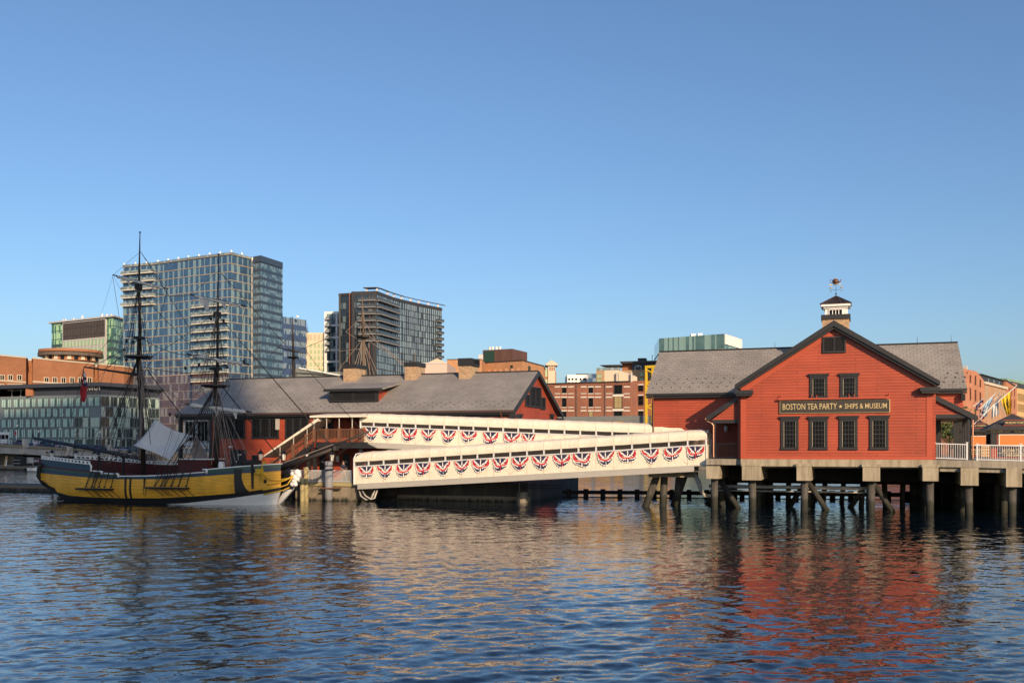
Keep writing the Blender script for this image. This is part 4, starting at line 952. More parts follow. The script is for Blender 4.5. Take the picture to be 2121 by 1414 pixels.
HL = dict(
 sheer=pl([(84, 971), (135, 976.5), (190, 982), (248, 987), (330, 985.5), (426, 979), (500, 973), (592, 966)]),
 yt=pl([(84, 979), (140, 984), (190, 988.5), (248, 992), (330, 992), (420, 986), (487, 981), (592, 974)]),
 yb=pl([(83, 1000), (100, 1008), (120, 1018), (150, 1026), (200, 1029.5), (260, 1031), (330, 1031), (410, 1027), (487, 1021), (540, 1014), (600, 1004)]),
 bb=pl([(83, 1003), (100, 1013), (118, 1023), (135, 1030), (160, 1036), (260, 1042), (330, 1043.5), (380, 1042), (480, 1031), (560, 1020), (606, 1013)]))
LN = {k: interp(v) for k, v in HL.items()}
XS = HL['sheer'][0][0]; XB = HL['sheer'][-1][0]; XK = 0.0
def hull_b(x, z):
    s = (x-XS)/(XB-XS); s = min(max(s, 0), 1)
    p = .62+.38*math.sin(math.pi/2*min(1, s/.3))
    zs = LN['sheer'](x)
    bow = XB if z > 1.2 else XB+(.55-z)*.0
    bowx = .0+max(0, z)*.55 if z < 1.1 else .6+.0*z
    e = max(0, (x-(XB-8.2))/(bowx+.35-(XB-8.2))); p *= max(0, 1-min(1, e)**(2.1+.5*max(0, z)))**.72
    h = max(0, min(1, (z+.9)/2.0)); p *= .70+.30*math.sin(math.pi/2*h)
    if z > 1.4: p *= 1-.035*(z-1.4)
    zk = kbot(x)
    p *= min(1, max(0, (z-zk)/(.55)))**.6 if x < XS+4.5 else 1
    return 3.0*p
def kbot(x):
    if x < XS+2.1: return LN['bb'](x)-.10
    return max(-.8, LN['bb'](XS+2.1)-.1-(x-XS-2.1)*1.2)
def strip(f0, f1, x0, x1, out=.0, n=20, name='strake', mat=None, parent=None, th=.10, side=-1, sub=1):
    """plank following the hull side between two height curves"""
    b = MB(); A = []
    for k in (0, 1):
        rows = []
        for j in range(sub+1):
            row = []
            for i in range(n+1):
                x = x0+(x1-x0)*i/n; z = f0(x)+(f1(x)-f0(x))*j/sub; y = hull_b(x, z)+out-(th if k else 0)
                row.append((x, side*max(.02, y), z))
            rows.append(row)
        b.grid(rows); A.append(rows)
    for j in (0, sub): b.grid([A[0][j], A[1][j]])
    b.grid([[r[0] for r in A[0]], [r[0] for r in A[1]]]); b.grid([[r[-1] for r in A[0]], [r[-1] for r in A[1]]])
    return b.build(name, mat, parent)
def make_hull(t):
    lv = []
    def lerp(a, b, q): return lambda x: a(x)*(1-q)+b(x)*q
    sh, yt, yb, bb = LN['sheer'], LN['yt'], LN['yb'], LN['bb']
    kb = lambda x: min(kbot(x), bb(x)-.02)
    lv = [sh, yt]+[lerp(yt, yb, i/5) for i in range(1, 5)]+[yb, bb, lerp(bb, kb, .35), lerp(bb, kb, .7), kb]
    mt = [0]+[1]*5+[2]+[3]*3
    b = MB(); nx = 64
    for side in (-1, 1):
        P = [];
        for k, f in enumerate(lv):
            row = []
            for i in range(nx+1):
                s = i/nx; zt = f(XB-.2); xb = (max(0, zt)*.55 if zt < 1.1 else .6)
                x = XS+(xb-XS)*s; z = f(x); row.append((x, side*(hull_b(x, z) if k < len(lv)-1 else .03), z))
            P.append(row)
        n0 = len(b.v); b.v += [p for r in P for p in r]; c = nx+1
        for k in range(len(lv)-1):
            for i in range(nx):
                m = mt[k]
                if m == 3: m = 3 if i/nx > .57 else 2
                b.f.append([n0+k*c+i, n0+k*c+i+1, n0+(k+1)*c+i+1, n0+(k+1)*c+i]); b.m.append(m)
        if side == -1: N0 = n0
    # transom
    tr = [N0+k*(nx+1) for k in range(len(lv))]; tr2 = [n0+k*(nx+1) for k in range(len(lv))]
    for k in range(len(lv)-1): b.f.append([tr[k], tr[k+1], tr2[k+1], tr2[k]]); b.m.append(2)
    # deck
    for i in range(nx):
        a = N0+i; d = n0+i
        va, vb = b.v[a], b.v[a+1]; q = len(b.v)
        b.v += [(va[0], va[1]+.1, va[2]-.55), (vb[0], min(0, vb[1]+.1), vb[2]-.55), (vb[0], max(0, -vb[1]-.1), vb[2]-.55), (va[0], -va[1]-.1, va[2]-.55)]
        b.f.append([q, q+1, q+2, q+3]); b.m.append(4)
        b.f.append([a, a+1, q+1, q]); b.m.append(5); b.f.append([d, d+1, q+2, q+3]); b.m.append(5)
    return b.build('hull', [M['navyblue'], M['yellow'], M['hullblack'], M['bootwhite'], M['deckwood'], M['darkred']], t, False)
def sx(u, y=-2.75): return pl([(u, 922)], y)[0][0]
def rope(name, p, q, r, parent, mat=None, sag=0., n=6):
    p, q = Vector(p), Vector(q); n = 1 if sag == 0 else n
    pts = [p.lerp(q, i/n)-Vector((0, 0, sag*4*(i/n)*(1-i/n))) for i in range(n+1)]
    return MB().tube(pts, r, 4).build(name, mat or M['rope'], parent)
def P(u, v, y=0.): x, z = S.on(u, v, y); return Vector((x, y, z))
def yard_part(t, u0, v0, u1, v1, r, sail=0., pieces=(), yaw=.35):
    """a spar from one pixel end to the other, swung a little so that the near end leads; furled sail as sub-part"""
    c = P((u0+u1)/2, (v0+v1)/2, -.25)
    half = P(u1, v1, -.25)-P(u0, v0, -.25)
    a, b_ = c-half/2, c+half/2
    y = MB().tube([a, a.lerp(b_, .15), c, a.lerp(b_, .85), b_], [r*.45, r*.8, r, r*.8, r*.45], 8).build('yard', M['mast'], t, True)
    if sail:
        rnd = random.Random(int(u0)); pts = []; rs = []
        for i in range(25):
            q = .08+.84*i/24; pts.append(a.lerp(b_, q)+Vector((0, -.06, -.03-.05*rnd.random()))); rs.append(sail*(.65+.5*rnd.random())*(1 if .03 < i/24 < .97 else .4))
        m = MB().tube(pts, rs, 7)
        for (q, w_, d, sk) in pieces:
            p0 = a.lerp(b_, q)+Vector((0, -.14, -.05)); dirn = (b_-a).normalized()
            G_ = [[p0+dirn*(w_*(i/4-.5))*(1-j/5*.75)+Vector((sk*j/5, -.06*math.sin(i*1.6+j), -d*j/5)) for i in range(5)] for j in range(6)]
            m.grid([[tuple(v) for v in r_] for r_ in G_])
        m.build('furled_sail', M['canvas'], y, True)
    return y, a, b_
def mast_parts(t, deck, top, cap, thead, truck, r0):
    """lower mast, top platform, topmast"""
    d, pt, cp, th, tk = [P(*q) for q in (deck, top, cap, thead, truck)]
    m = MB().tube([d, d.lerp(pt, .5), pt, cp], [r0, r0*.95, r0*.8, r0*.7], 12).build('lower_mast', M['mast'], t, True)
    MB().box(-.32, .32, -.32, .32, -.1, .12).build('mast_cap', M['hullblack'], m).location = cp
    b = MB().lathe([(.0, -.10), (.75, -.10), (1.12, 0), (1.12, .1), (.0, .1)], 18); tp = b.build('top_platform', M['hullblack'], t); tp.location = pt; tp.scale = (1, 1, 1)
    o = Vector((.18, 0, 0)); b0 = pt+o+Vector((0, 0, .1))
    tm = MB().tube([b0, th+o*.3, th.lerp(tk, .5)+o*.1, tk], [r0*.62, r0*.48, r0*.30, r0*.16], 10).build('topmast', M['mast'], t, True)
    MB().lathe([(0, -.05), (.09, -.04), (.09, .03), (0, .05)], 8, tuple(tk)).build('truck', M['mast'], tm)
    MB().box(-.22, .22, -.2, .2, -.3, .15).build('crosstrees', M['mast'], tm).location = th
    return d, pt, cp, th, tk
def shrouds(t, head, feet, ratl=True, name='shrouds', r=.022, n=9):
    b = MB(); H_ = Vector(head)
    for f in feet: b.tube([Vector(f), H_], r, 4)
    if ratl:
        for k in range(1, n):
            q = k/n*.9; a = Vector(feet[0]).lerp(H_, q); c = Vector(feet[-1]).lerp(H_, q); b.tube([a, a.lerp(c, .5)-Vector((0, 0, .03)), c], .02, 3)
    return b.build(name, M['rope'], t)
def ship():
    t = empty('sailing_ship', S, 'black and yellow two-masted wooden sailing ship with furled sails', 'ship')
    make_hull(t)
    sh = LN['sheer']
    # raised quarter boards, maroon and green strakes, white rails
    def f(pts): return interp(pl(pts))
    x = sx
    strip(f([(84, 963), (135, 969), (192, 975)]), f([(84, 951), (135, 956), (192, 962.5)]), x(86), x(190), .01, 16, 'quarter_board', M['navyblue'], t)
    strip(f([(84, 966.5), (135, 972), (211, 980.2)]), f([(84, 963.2), (135, 969.2), (192, 975.2), (211, 977)]), x(85), x(211), .02, 16, 'maroon_strake', M['maroon'], t)
    strip(f([(84, 971), (135, 976.5), (190, 982), (248, 987)]), f([(84, 966.6), (135, 972.2), (211, 980.3), (248, 982.5)]), x(85), x(246), .03, 18, 'green_strake', M['green'], t)
    strip(f([(426, 979), (500, 973), (590, 966)]), f([(426, 973), (500, 966.5), (590, 960.5)]), x(428), x(584), .02, 16, 'green_strake', M['green'], t)
    for i, (a, c, l0) in enumerate(((248, 426, [(248, 986.5), (300, 986), (330, 985), (390, 981), (426, 978)]), (430, 584, [(426, 973), (500, 966.5), (590, 960.5)]), (192, 214, [(190, 975), (214, 977.5)]), (212, 247, [(211, 980), (247, 982.5)]))):
        g = f(l0); strip(g, lambda q, g=g: g(q)+.07, x(a), x(c), .06, 16, 'white_rail', M['white'], t, .24)
    # white scrolls at each step
    for (u, v, hgt) in ((190, 967, .42), (214, 978.5, .18), (247, 983.5, .2), (428, 975.5, .22)):
        px, pz = pl([(u, v)])[0]; yy = -hull_b(px, pz)-.07
        MB().tube([(px-.25, yy, pz+hgt*.6), (px, yy, pz+hgt*.6), (px+.13, yy, pz+hgt*.2), (px+.10, yy, pz-hgt*.8)], .07, 6).build('scroll', M['white'], t, True)
    # pierced white taffrail both sides
    for side in (-1, 1):
        g = f([(84, 950), (135, 955.5), (190, 962)])
        b = MB()
        for (za, zb) in ((.0, .05), (.22, .29)):
            rows = []
            for zz in (za, zb): rows.append([(x(86)+(x(188)-x(86))*i/16, side*(hull_b(x(86)+(x(188)-x(86))*i/16, 2.6)+.02), g(x(86)+(x(188)-x(86))*i/16)+zz) for i in range(17)])
            b.grid(rows); b.grid([[(p[0], p[1]-side*.12, p[2]) for p in r_] for r_ in rows]); b.grid([rows[1], [(p[0], p[1]-side*.12, p[2]) for p in rows[1]]])
        for i in range(15):
            xx = x(88)+(x(187)-x(88))*i/14; yy = side*hull_b(xx, 2.6); b.box(xx-.08, xx+.08, min(yy, yy-side*.08), max(yy, yy-side*.08), g(xx)+.05, g(xx)+.22)
        b.build('taffrail', M['white'], t)
    g = f([(84, 951), (135, 956), (192, 962.5)])
    strip(sh, lambda q: sh(q)+.8, x(100), x(290), .0, 16, 'bulwark', M['darkred'], t, .1, 1); 
    b = MB(); g2 = f([(190, 955), (300, 957)])
    for i in range(9): xx = x(200)+i*.5; b.box(xx, xx+.3, 2.75, 2.85, sh(x(250))+.95, sh(x(250))+1.1)
    b.box(x(200), x(300), 2.75, 2.85, sh(x(250))+.84, sh(x(250))+.949).box(x(200), x(300), 2.74, 2.86, sh(x(250))+1.101, sh(x(250))+1.17).build('far_rail', M['white'], t)
    # stern post with its rounded black edge
    pts = pl([(86, 961), (82.5, 966), (80.5, 985), (81.5, 1001), (86, 1009), (100, 1016), (116, 1025), (134, 1031)], -1.9)
    MB().tube([(p[0]+.02, -max(hull_b(p[0]+.3, p[1]), 1.0)-.10, p[1]) for p in pts], [.17]*len(pts), 8).build('stern_edge', M['hullblack'], t, True)
    MB().prism([P(112, 1018), P(131, 1026), P(139, 1030), P(138, 1050), P(131, 1050), P(128, 1034)], (0, .2, 0)).build('rudder', M['hullblack'], t)
    # anchor lining, vertical straps, fender post
    def conform(name, L0, L1, mat, th=.09, out=.03, n=14):
        """flat iron or plank bent to the hull between two edges given as (x, z) runs"""
        rows = []
        for i in range(n+1):
            q = i/n*(len(L0)-1); k = min(len(L0)-2, int(q)); w_ = q-k
            a0 = Vector(L0[k]).lerp(Vector(L0[k+1]), w_); a1 = Vector(L1[k]).lerp(Vector(L1[k+1]), w_)
            rows.append([(p_.x, -hull_b(p_.x, p_.y)-out, p_.y) for p_ in (a0.lerp(a1, j/4) for j in range(5))])
        b = MB().grid(rows); o_ = b.build(name, mat, t); m_ = o_.modifiers.new('s', 'SOLIDIFY'); m_.thickness = th; m_.offset = 0; return o_
    l0 = pl([(487, 971), (487, 990), (487, 1004), (487, 1014), (487, 1023)]); l1 = pl([(504, 970), (503, 990), (507, 1004), (512, 1013), (520, 1019.5)])
    conform('anchor_lining', l0, l1, M['hullblack'])
    for u in (265, 275):
        px = x(u); za, zb = sh(px)-.02, LN['yb'](px)
        conform('side_strap', [(px-.07, za), (px-.07, (za+zb)/2), (px-.07, zb)], [(px+.07, za), (px+.07, (za+zb)/2), (px+.07, zb)], M['hullblack'])
    px = x(306); MB().tube([(px, -3.1, 2.0), (px, -3.15, 1.2)], [.08, .04], 6).tube([(px-.12, -3.1, 1.3), (px-.12, -3.1, .75), (px, -3.1, .6), (px+.12, -3.1, .75), (px+.12, -3.1, 1.3)], .018, 4).build('fender_rope', M['rope'], t)
    px = x(527); MB().prism([(px-.09, -hull_b(px, 2.2)-.16, 3.35), (px+.1, -hull_b(px, 2.2)-.16, 3.35), (px+.06, -hull_b(px, 1.5)-.16, 1.25), (px-.05, -hull_b(px, 1.5)-.16, 1.25)], (0, .12, 0)).build('anchor_stock', M['mast'], t)
    px = x(545); yy = -hull_b(px, 2.2); MB().box(px-.16, px+.14, yy-.55, yy+.4, 2.35, 2.75).box(px-.1, px+.12, yy-.12, yy-.01, 1.75, 2.349).box(px-.1, px+.08, yy+.3, yy+.5, 2.75, 3.3).build('cathead', M['ywood'], t)
    # beakhead: cutwater, headrails, lion
    cw = [P(577, 1046), P(606, 1013), P(613, 1000), P(607, 988), P(597, 996), P(588, 1016), P(570, 1046)]
    kn = [P(592, 1012), P(606, 1013), P(613, 1000), P(606, 986), P(588, 966), P(585, 995)]
    MB().prism(cw, (0, .24, 0)).build('cutwater', M['bootwhite'], t)
    MB().prism([p+Vector((0, -.03, 0)) for p in kn], (0, .3, 0)).build('beakhead_knee', M['hullblack'], t)
    for pts in ([(549, 962), (548, 975), (553, 986), (565, 993), (580, 994), (596, 990), (606, 984)], [(557, 1003), (575, 1000), (592, 994), (605, 986)], [(547, 1014.5), (566, 1011), (583, 1008), (594, 1003), (604, 988)], [(547, 1023), (570, 1019), (590, 1014), (598, 1009)]):
        n = len(pts); q = []
        for i, (u, v) in enumerate(pts):
            px, pz = pl([(u, v)])[0]; yy = -max(hull_b(px, pz)+.08, .22); q.append((px, yy, pz))
        MB().tube(q, .055, 6).build('headrail', M['ywood'], t, True)
    px, pz = pl([(552, 996)])[0]; o = MB().lathe([(0, -.02), (.16, -.02), (.16, .02), (0, .02)], 12).build('hawse_hole', M['hullblack'], t)
    o.location = (px, -hull_b(px, pz)-.03, pz); o.rotation_euler = (R(90), 0, 0)
    b = MB(); c = P(611, 990)
    for (u, v, r) in ((606, 981, .2), (616, 978, .27), (619, 984, .2), (612, 988, .27), (617, 992, .16), (610, 996, .24), (606, 1002, .22), (612, 1003, .18)):
        p = P(u, v); b.lathe([(0, -r), (r*.75, -r*.66), (r, 0), (r*.75, r*.66), (0, r)], 10, (p.x, p.y, p.z))
    li = b.build('figurehead', M['white'], t, True)
    rm = li.modifiers.new('r', 'REMESH'); rm.mode = 'VOXEL'; rm.voxel_size = .05; rm.use_smooth_shade = True
    # bowsprit and jib-boom
    bs0, bs1, jb1 = P(572, 973), P(694, 928), P(764, 893)
    MB().tube([bs0, bs1], [.22, .15], 10).build('bowsprit', M['mast'], t, True)
    MB().tube([P(640, 944), jb1], [.12, .06], 8).build('jib_boom', M['mast'], t, True)
    MB().lathe([(0, -.16), (.26, -.16), (.26, .16), (0, .16)], 8, tuple(bs1)).build('bowsprit_cap', M['hullblack'], t)
    MB().tube([P(548, 972), P(615, 948), P(690, 920)], .035, 5).build('bowsprit_rail', M['hemp'], t)
    for a, c in (((694, 930), (600, 1010)), ((764, 895), (700, 938)), ((764, 895), (690, 950)), ((694, 932), (655, 1000))): rope('bobstay', P(*a), P(*c), .02, t)
    # masts
    mm = mast_parts(t, (298, 985), (287, 740), (288, 700), (287, 592), (290, 481), .21)
    fm = mast_parts(t, (449, 975), (446, 800), (447, 764), (450, 650), (453, 527), .20)
    yd = []
    yd.append(yard_part(t, 233, 569, 347, 598, .09, .13, ((.3, .6, .45, .1), (.75, .5, .35, 0))))
    yd.append(yard_part(t, 393, 610, 509, 634, .09, .12, ((.28, 1.2, .9, .2), (.62, .7, .45, .1))))
    yd.append(yard_part(t, 386, 733, 515, 754, .10, .15, ((.55, .5, .4, .1), (.7, .5, .4, 0))))
    yd.append(yard_part(t, 382, 836, 520, 853, .11, .19, ((.50, .5, .6, 0), (.78, .5, .6, 0))))
    gf = MB().tube([P(174, 760), P(287, 776)], [.06, .11], 8).build('gaff', M['mast'], t, True)
    MB().tube([P(74, 908, -.4), P(180, 927, -.2), P(294, 950)], [.12, .17, .15], 10).tube([P(74, 909, -.4), P(68, 905, -.4), P(68, 897, -.4)], [.1, .1, .05], 8).build('boom', M['boomblue'], t, True)
    # furled spanker bundle against the mast
    rnd = random.Random(2)
    MB().tube([P(296-i*.4, 770+i*10, -.35) for i in range(19)], [.09+.07*rnd.random() for i in range(19)], 7).build('furled_spanker', M['oldcanvas'], t, True)
    # channels, deadeyes, shrouds
    for (u0, u1, v, us, head, n_) in ((172, 241, 1011, (178, 190, 195, 205, 217, 230), mm, 13), (314, 397, 1009, (321, 334, 341, 355, 370, 386), fm, 11)):
        x0, z = pl([(u0, v)])[0]; x1 = x(u1); ch = MB().box(x0, x1, -3.5, -2.6, z-.07, z+.06).build('channel', M['hullblack'], t)
        feet = []
        for u in us:
            xx = x(u, -3.4); feet.append((xx, -3.42, z+.1))
            MB().lathe([(0, -.05), (.1, -.04), (.1, .04), (0, .05)], 8, (xx, -3.42, z+.18)).tube([(xx, -3.42, z+.2), (xx+.25, -3.2, z+1.35)], .04, 4).tube([(xx, -3.4, z-.07), (xx+.45, -3.0, z-.62)], .025, 4).build('deadeye', M['rope'], ch)
        hp = head[1]+Vector((0, -.15, -.15)); shrouds(t, hp, feet, True, 'shrouds', .034, n_)
        hf = [(q[0], -q[1], q[2]+.6) for q in feet]; shrouds(t, head[1]+Vector((0, .15, -.15)), hf, True, 'shrouds', .028, n_)
        for s in (-1, 1):
            shrouds(t, head[3], [head[1]+Vector((dx, s*1.0, .1)) for dx in (-.7, -.35, 0, .35)], True, 'topmast_shrouds', .024, 10)
            shrouds(t, head[1]+Vector((0, s*.1, -1.9)), [head[1]+Vector((dx, s*1.0, -.05)) for dx in (-.6, 0, .6)], False, 'futtock_shrouds', .02)
            rope('backstay', head[3].lerp(head[4], .35), (feet[0][0]-.3, s*2.9, feet[0][2]+.8), .018, t)
    # standing and running lines
    for a, c, r in (((291, 521), (449, 768), .024), ((295, 612), (447, 772), .024), ((304, 765), (430, 930), .045), ((455, 562), (755, 897), .022), ((456, 658), (688, 926), .022), ((461, 664), (694, 930), .022), ((460, 800), (588, 958), .045),
                    ((291, 521), (235, 569), .014), ((291, 521), (345, 597), .014), ((454, 560), (394, 610), .014), ((454, 560), (508, 633), .014), ((448, 655), (387, 733), .014), ((450, 655), (514, 753), .014),
                    ((174, 761), (287, 640), .016), ((174, 761), (78, 908), .014), ((172, 764), (128, 960), .012), ((235, 569), (176, 760), .010), ((288, 700), (74, 908), .014)):
        rope('stay' if r > .02 else 'line', P(*a), P(*c), r, t)
    for a, c, sg in (((236, 571), (270, 605), .6), ((345, 597), (300, 622), .6), ((394, 612), (430, 650), .5), ((507, 634), (460, 660), .6), ((515, 755), (470, 775), .5), ((388, 735), (425, 770), .5)): rope('bight', P(*a, -.4), P(*c, -.2), .012, t, None, sg)
    # pale running gear falling to the deck and the rails
    for a, c in (((452, 856), (476, 967)), ((456, 853), (492, 966)), ((463, 853), (503, 966)), ((468, 853), (517, 946)), ((472, 853), (512, 948)), ((441, 856), (478, 966)), ((446, 830), (461, 968)), ((452, 830), (468, 968)), ((458, 820), (472, 968)), ((440, 860), (455, 970)),
                 ((382, 836), (440, 790)), ((384, 838), (330, 800)), ((300, 760), (372, 815)), ((296, 770), (365, 860)), ((300, 780), (386, 836)), ((298, 760), (340, 855)), ((292, 760), (310, 960)), ((303, 780), (318, 960)), ((285, 770), (240, 960)), ((281, 780), (225, 960)), ((278, 776), (255, 960)), ((387, 735), (320, 860)), ((515, 754), (450, 800)), ((440, 790), (386, 836)), ((290, 620), (262, 740)), ((300, 640), (312, 740))):
        rope('running_line', P(*a, -.3), P(*c, -.6), .015, t, M['hemp'])
    rnd = random.Random(5)
    for (us, top, deckv, n_) in (((262, 270, 276, 281, 305, 311, 317, 322), (287, 745), 962, 8), ((425, 432, 438, 462, 470, 480, 488, 495), (446, 805), 962, 8)):
        for u in us: rope('running_line', P(top[0]+rnd.uniform(-7, 7), top[1]+rnd.uniform(-25, 5), -.25), P(u, deckv, -.9+rnd.uniform(-.5, .5)), .022, t, M['hemp'] if rnd.random() < .5 else M['rope'])
    for a, c in (((287, 600), (256, 738)), ((288, 640), (316, 738)), ((287, 700), (180, 762)), ((289, 560), (245, 960)), ((288, 700), (215, 765)), ((450, 655), (416, 798)), ((451, 660), (475, 798)), ((453, 600), (440, 700)), ((446, 764), (383, 836)), ((447, 764), (518, 852)), ((449, 720), (388, 735)),
                 ((454, 640), (300, 745)), ((447, 770), (300, 760)), ((394, 611), (300, 600)), ((386, 735), (292, 700)), ((383, 837), (296, 745)), ((447, 800), (345, 962)), ((446, 700), (320, 965)), ((288, 745), (150, 970)), ((287, 600), (130, 968)), ((174, 762), (120, 965)), ((174, 762), (150, 955)), ((509, 634), (470, 800)), ((515, 754), (480, 850)), ((347, 598), (305, 738)), ((233, 569), (262, 738))):
        rope('running_line', P(*a, -.2), P(*c, -.5), .023, t, M['rope'] if rnd.random() < .6 else M['hemp'], .25)
    # blocks hanging in the rigging
    for (u, v) in ((258, 724), (262, 706), (310, 742), (384, 762), (412, 755), (470, 760), (262, 745), (276, 708), (300, 618), (437, 660), (463, 664), (440, 690), (352, 858), (505, 748)):
        p = P(u, v, -.4); MB().lathe([(0, -.16), (.09, -.1), (.11, 0), (.09, .1), (0, .16)], 8, tuple(p)).build('block', M['hullblack'], t)
    # deck gear: deckhouse, fife rails, windlass, hatch, binnacle
    dz = sh(x(330))-.5
    MB().box(x(386, 0), x(446, 0), -1.0, 1.0, dz, dz+1.75).build('deckhouse', M['darkred'], t)
    MB().box(x(384, 0), x(447, 0), -1.1, 1.1, dz+1.751, dz+1.82).build('deckhouse_roof', M['white'], t)
    MB().box(x(515, 0)-.5, x(515, 0)+.5, -.9, .9, dz+.5, dz+1.0).tube([(x(515, 0), -1.2, dz+1.5), (x(515, 0), 1.2, dz+1.5)], .24, 10).box(x(515, 0)-.2, x(515, 0)+.2, -1.0, -.7, dz+1.0, dz+2.1).box(x(515, 0)-.2, x(515, 0)+.2, .7, 1.0, dz+1.0, dz+2.1).build('windlass', M['hullblack'], t)
    MB().box(x(320, 0), x(365, 0), -.8, .8, dz, dz+.5).build('hatch', M['hullblack'], t)
    for u in (206, 256): MB().box(x(u, -1)-.07, x(u, -1)+.07, -1.1, -.95, dz, dz+2.0).build('post', M['hullblack'], t)
    for u, v in ((330, 950), (336, 955)): pass
    px = x(469, 0); MB().lathe([(.22, 0), (.28, .4), (.26, 1.1), (.2, 1.3)], 12, (px, -.6, dz+.3)).build('water_cask', M['white'], t)
    # grey canvas awning slung between the masts
    A, B_, C_, D = P(321, 867, -.2), P(276, 923, -1.6), P(354, 954, -2.0), P(399, 902, -.4)
    Q = []
    n = 12
    for i in range(n+1):
        row = []
        for j in range(n+1):
            a, c = i/n, j/n
            p = A.lerp(B_, a).lerp(D.lerp(C_, a), c)
            dp = math.sin(math.pi*a)*.42*(1-c)**2+math.sin(math.pi*c)*.62*(1-a)**2+math.sin(math.pi*a)*.42*c**2+math.sin(math.pi*c)*.30*a**2
            ctr = (A+B_+C_+D)/4; p = p.lerp(ctr, dp*.28)+Vector((0, .25*math.sin(math.pi*a)*math.sin(math.pi*c)+.05*math.sin(16*c)*(1-a)**2+.03*math.sin(11*a+2)*(c-.5), -.25*math.sin(math.pi*a)*math.sin(math.pi*c)))
            row.append(tuple(p))
        Q.append(row)
    aw = MB().grid(Q).build('awning', M['awncanvas'], t, True); aw.modifiers.new('s', 'SOLIDIFY').thickness = .02
    rope('awning_line', P(321, 867, -.2), P(305, 800), .015, t); rope('awning_line', P(340, 955, -2.1), P(363, 880, -2.2), .012, t); rope('awning_line', P(352, 953, -2.1), P(378, 880, -2.2), .012, t)
    A, B_, C_, D = P(402, 904, .8), P(396, 948, 0), P(432, 952, .6), P(410, 908, 1.2)
    MB().grid([[tuple(A.lerp(B_, i/6).lerp(D.lerp(C_, i/6), j/6)+Vector((0, .1*math.sin(j*1.1), -.12*math.sin(math.pi*j/6)))) for j in range(7)] for i in range(7)]).build('small_awning', M['oldcanvas'], t, True)
    return t
M['boomblue'] = plain('dark_blue_spar', (.020, .022, .038), .5); M['oldcanvas'] = plain('weathered_canvas', (.17, .14, .12), .95, var=.2); M['awncanvas'] = streaked('awning_canvas', (.60, .58, .56), (.50, .48, .46), .9, .8, (.4, .8), .01)
SHIP = ship()
def ensign():
    t = empty('ensign_flag', S, 'drooping red ensign hanging from the gaff of the yellow ship', 'flag', None, tuple(P(173, 762)))
    o = P(173, 762)
    def cloth(u0, u1, v0, v1, ua, ub, nx_, ny_):
        pass
    b = MB(); NX, NY = 12, 22
    Lf = [(172, 772), (171, 785), (168, 800), (166, 812), (169, 822), (170, 832)]; Rf = [(176, 770), (179, 785), (180, 800), (178, 812), (179, 820), (175, 832)]
    rows = []
    for i in range(NY+1):
        q = i/NY*5; k = min(4, int(q)); w_ = q-k
        a = P(*Lf[k]).lerp(P(*Lf[k+1]), w_)-o; c = P(*Rf[k]).lerp(P(*Rf[k+1]), w_)-o
        rows.append([tuple(a.lerp(c, j/NX)+Vector((0, .10*math.sin(j*1.5+i*.25), 0))) for j in range(NX+1)])
    n0 = 0; b.v = [p for r_ in rows for p in r_]; c_ = NX+1
    for i in range(NY):
        for j in range(NX):
            m = 0
            if 2 <= i < 9 and j >= 4: m = 2 if (i+j) % 4 else 1
            if i < 3 and j > 5: m = 1
            b.f.append([i*c_+j, i*c_+j+1, (i+1)*c_+j+1, (i+1)*c_+j]); b.m.append(m)
    b.build('cloth', [M['flagred'], M['bwhite'], M['bnavy']], t, True)
    MB().tube([(0, 0, 0), tuple(P(174, 770)-o)], .02, 4).build('halyard', M['rope'], t)
M['flagred'] = plain('ensign_red', (.38, .015, .025), .8, var=.15)
ensign()
# second ship moored behind the hall: only its masts show over the roof
def second_ship():
    f = Fr(*unp(700, 922, 112).xy, 19.4)
    t = empty('sailing_ship', f, 'second sailing ship behind the red hall, only its bare masts showing over the roof', 'ship')
    hull = [o for o in SHIP.children if o.name.startswith('hull')][0]
    h = hull.copy(); col.objects.link(h); h.parent = t; h.location = (10, 0, 0)
    def Q(u, v, y=0): x, z = f.on(u, v, y); return Vector((x, y, z))
    for (u, vt, vp, vx, m_) in ((607, 655, 733, 741, M['mast']), (752, 618, 686, 700, M['hempmast'])):
        b = MB().tube([Q(u+2, 960), Q(u+1, vx-4)], [.2, .17], 10).build('lower_mast', m_, t, True)
        MB().tube([Q(u+1, vx+4), Q(u-1, vp-50), Q(u-2, vt)], [.14, .09, .05], 8).build('topmast', m_, t, True)
        MB().lathe([(0, -.1), (.6, -.05), (.75, .1), (0, .12)], 12, tuple(Q(u, vx))).build('top_platform', M['hullblack'], t)
        for k in range(7):
            q = -3+k; MB().tube([Q(u+q*(4 if u < 700 else 10), 800, .3*q), Q(u, vx, 0)], .035 if u > 700 else .025, 4).build('shroud', M['hemp'] if u > 700 else M['rope'], t)
        for du in (-14, 14): MB().tube([Q(u+du*.5, vx), Q(u-1, vp-55)], .02, 4).build('topmast_shroud', M['hemp'] if u > 700 else M['rope'], t)
    a, b_ = Q(576, 720), Q(632, 732); MB().tube([a, a.lerp(b_, .5), b_], [.05, .1, .05], 8).build('yard', M['mast'], t, True)
    for a, c in (((606, 690), (560, 735)), ((606, 690), (690, 800)), ((606, 745), (580, 780)), ((607, 730), (705, 690)), ((752, 700), (700, 768)), ((752, 705), (790, 790)), ((755, 700), (845, 760)), ((752, 655), (716, 687)), ((716, 687), (752, 710)), ((757, 690), (838, 752)), ((756, 668), (778, 705)), ((778, 705), (838, 760)), ((702, 727), (752, 722))):
        MB().tube([Q(*a), Q(*c)], .028, 4).build('stay', M['hemp'] if a[0] > 700 else M['rope'], t)
M['hempmast'] = plain('scraped_mast', (.13, .09, .06), .7, var=.3)
second_ship()
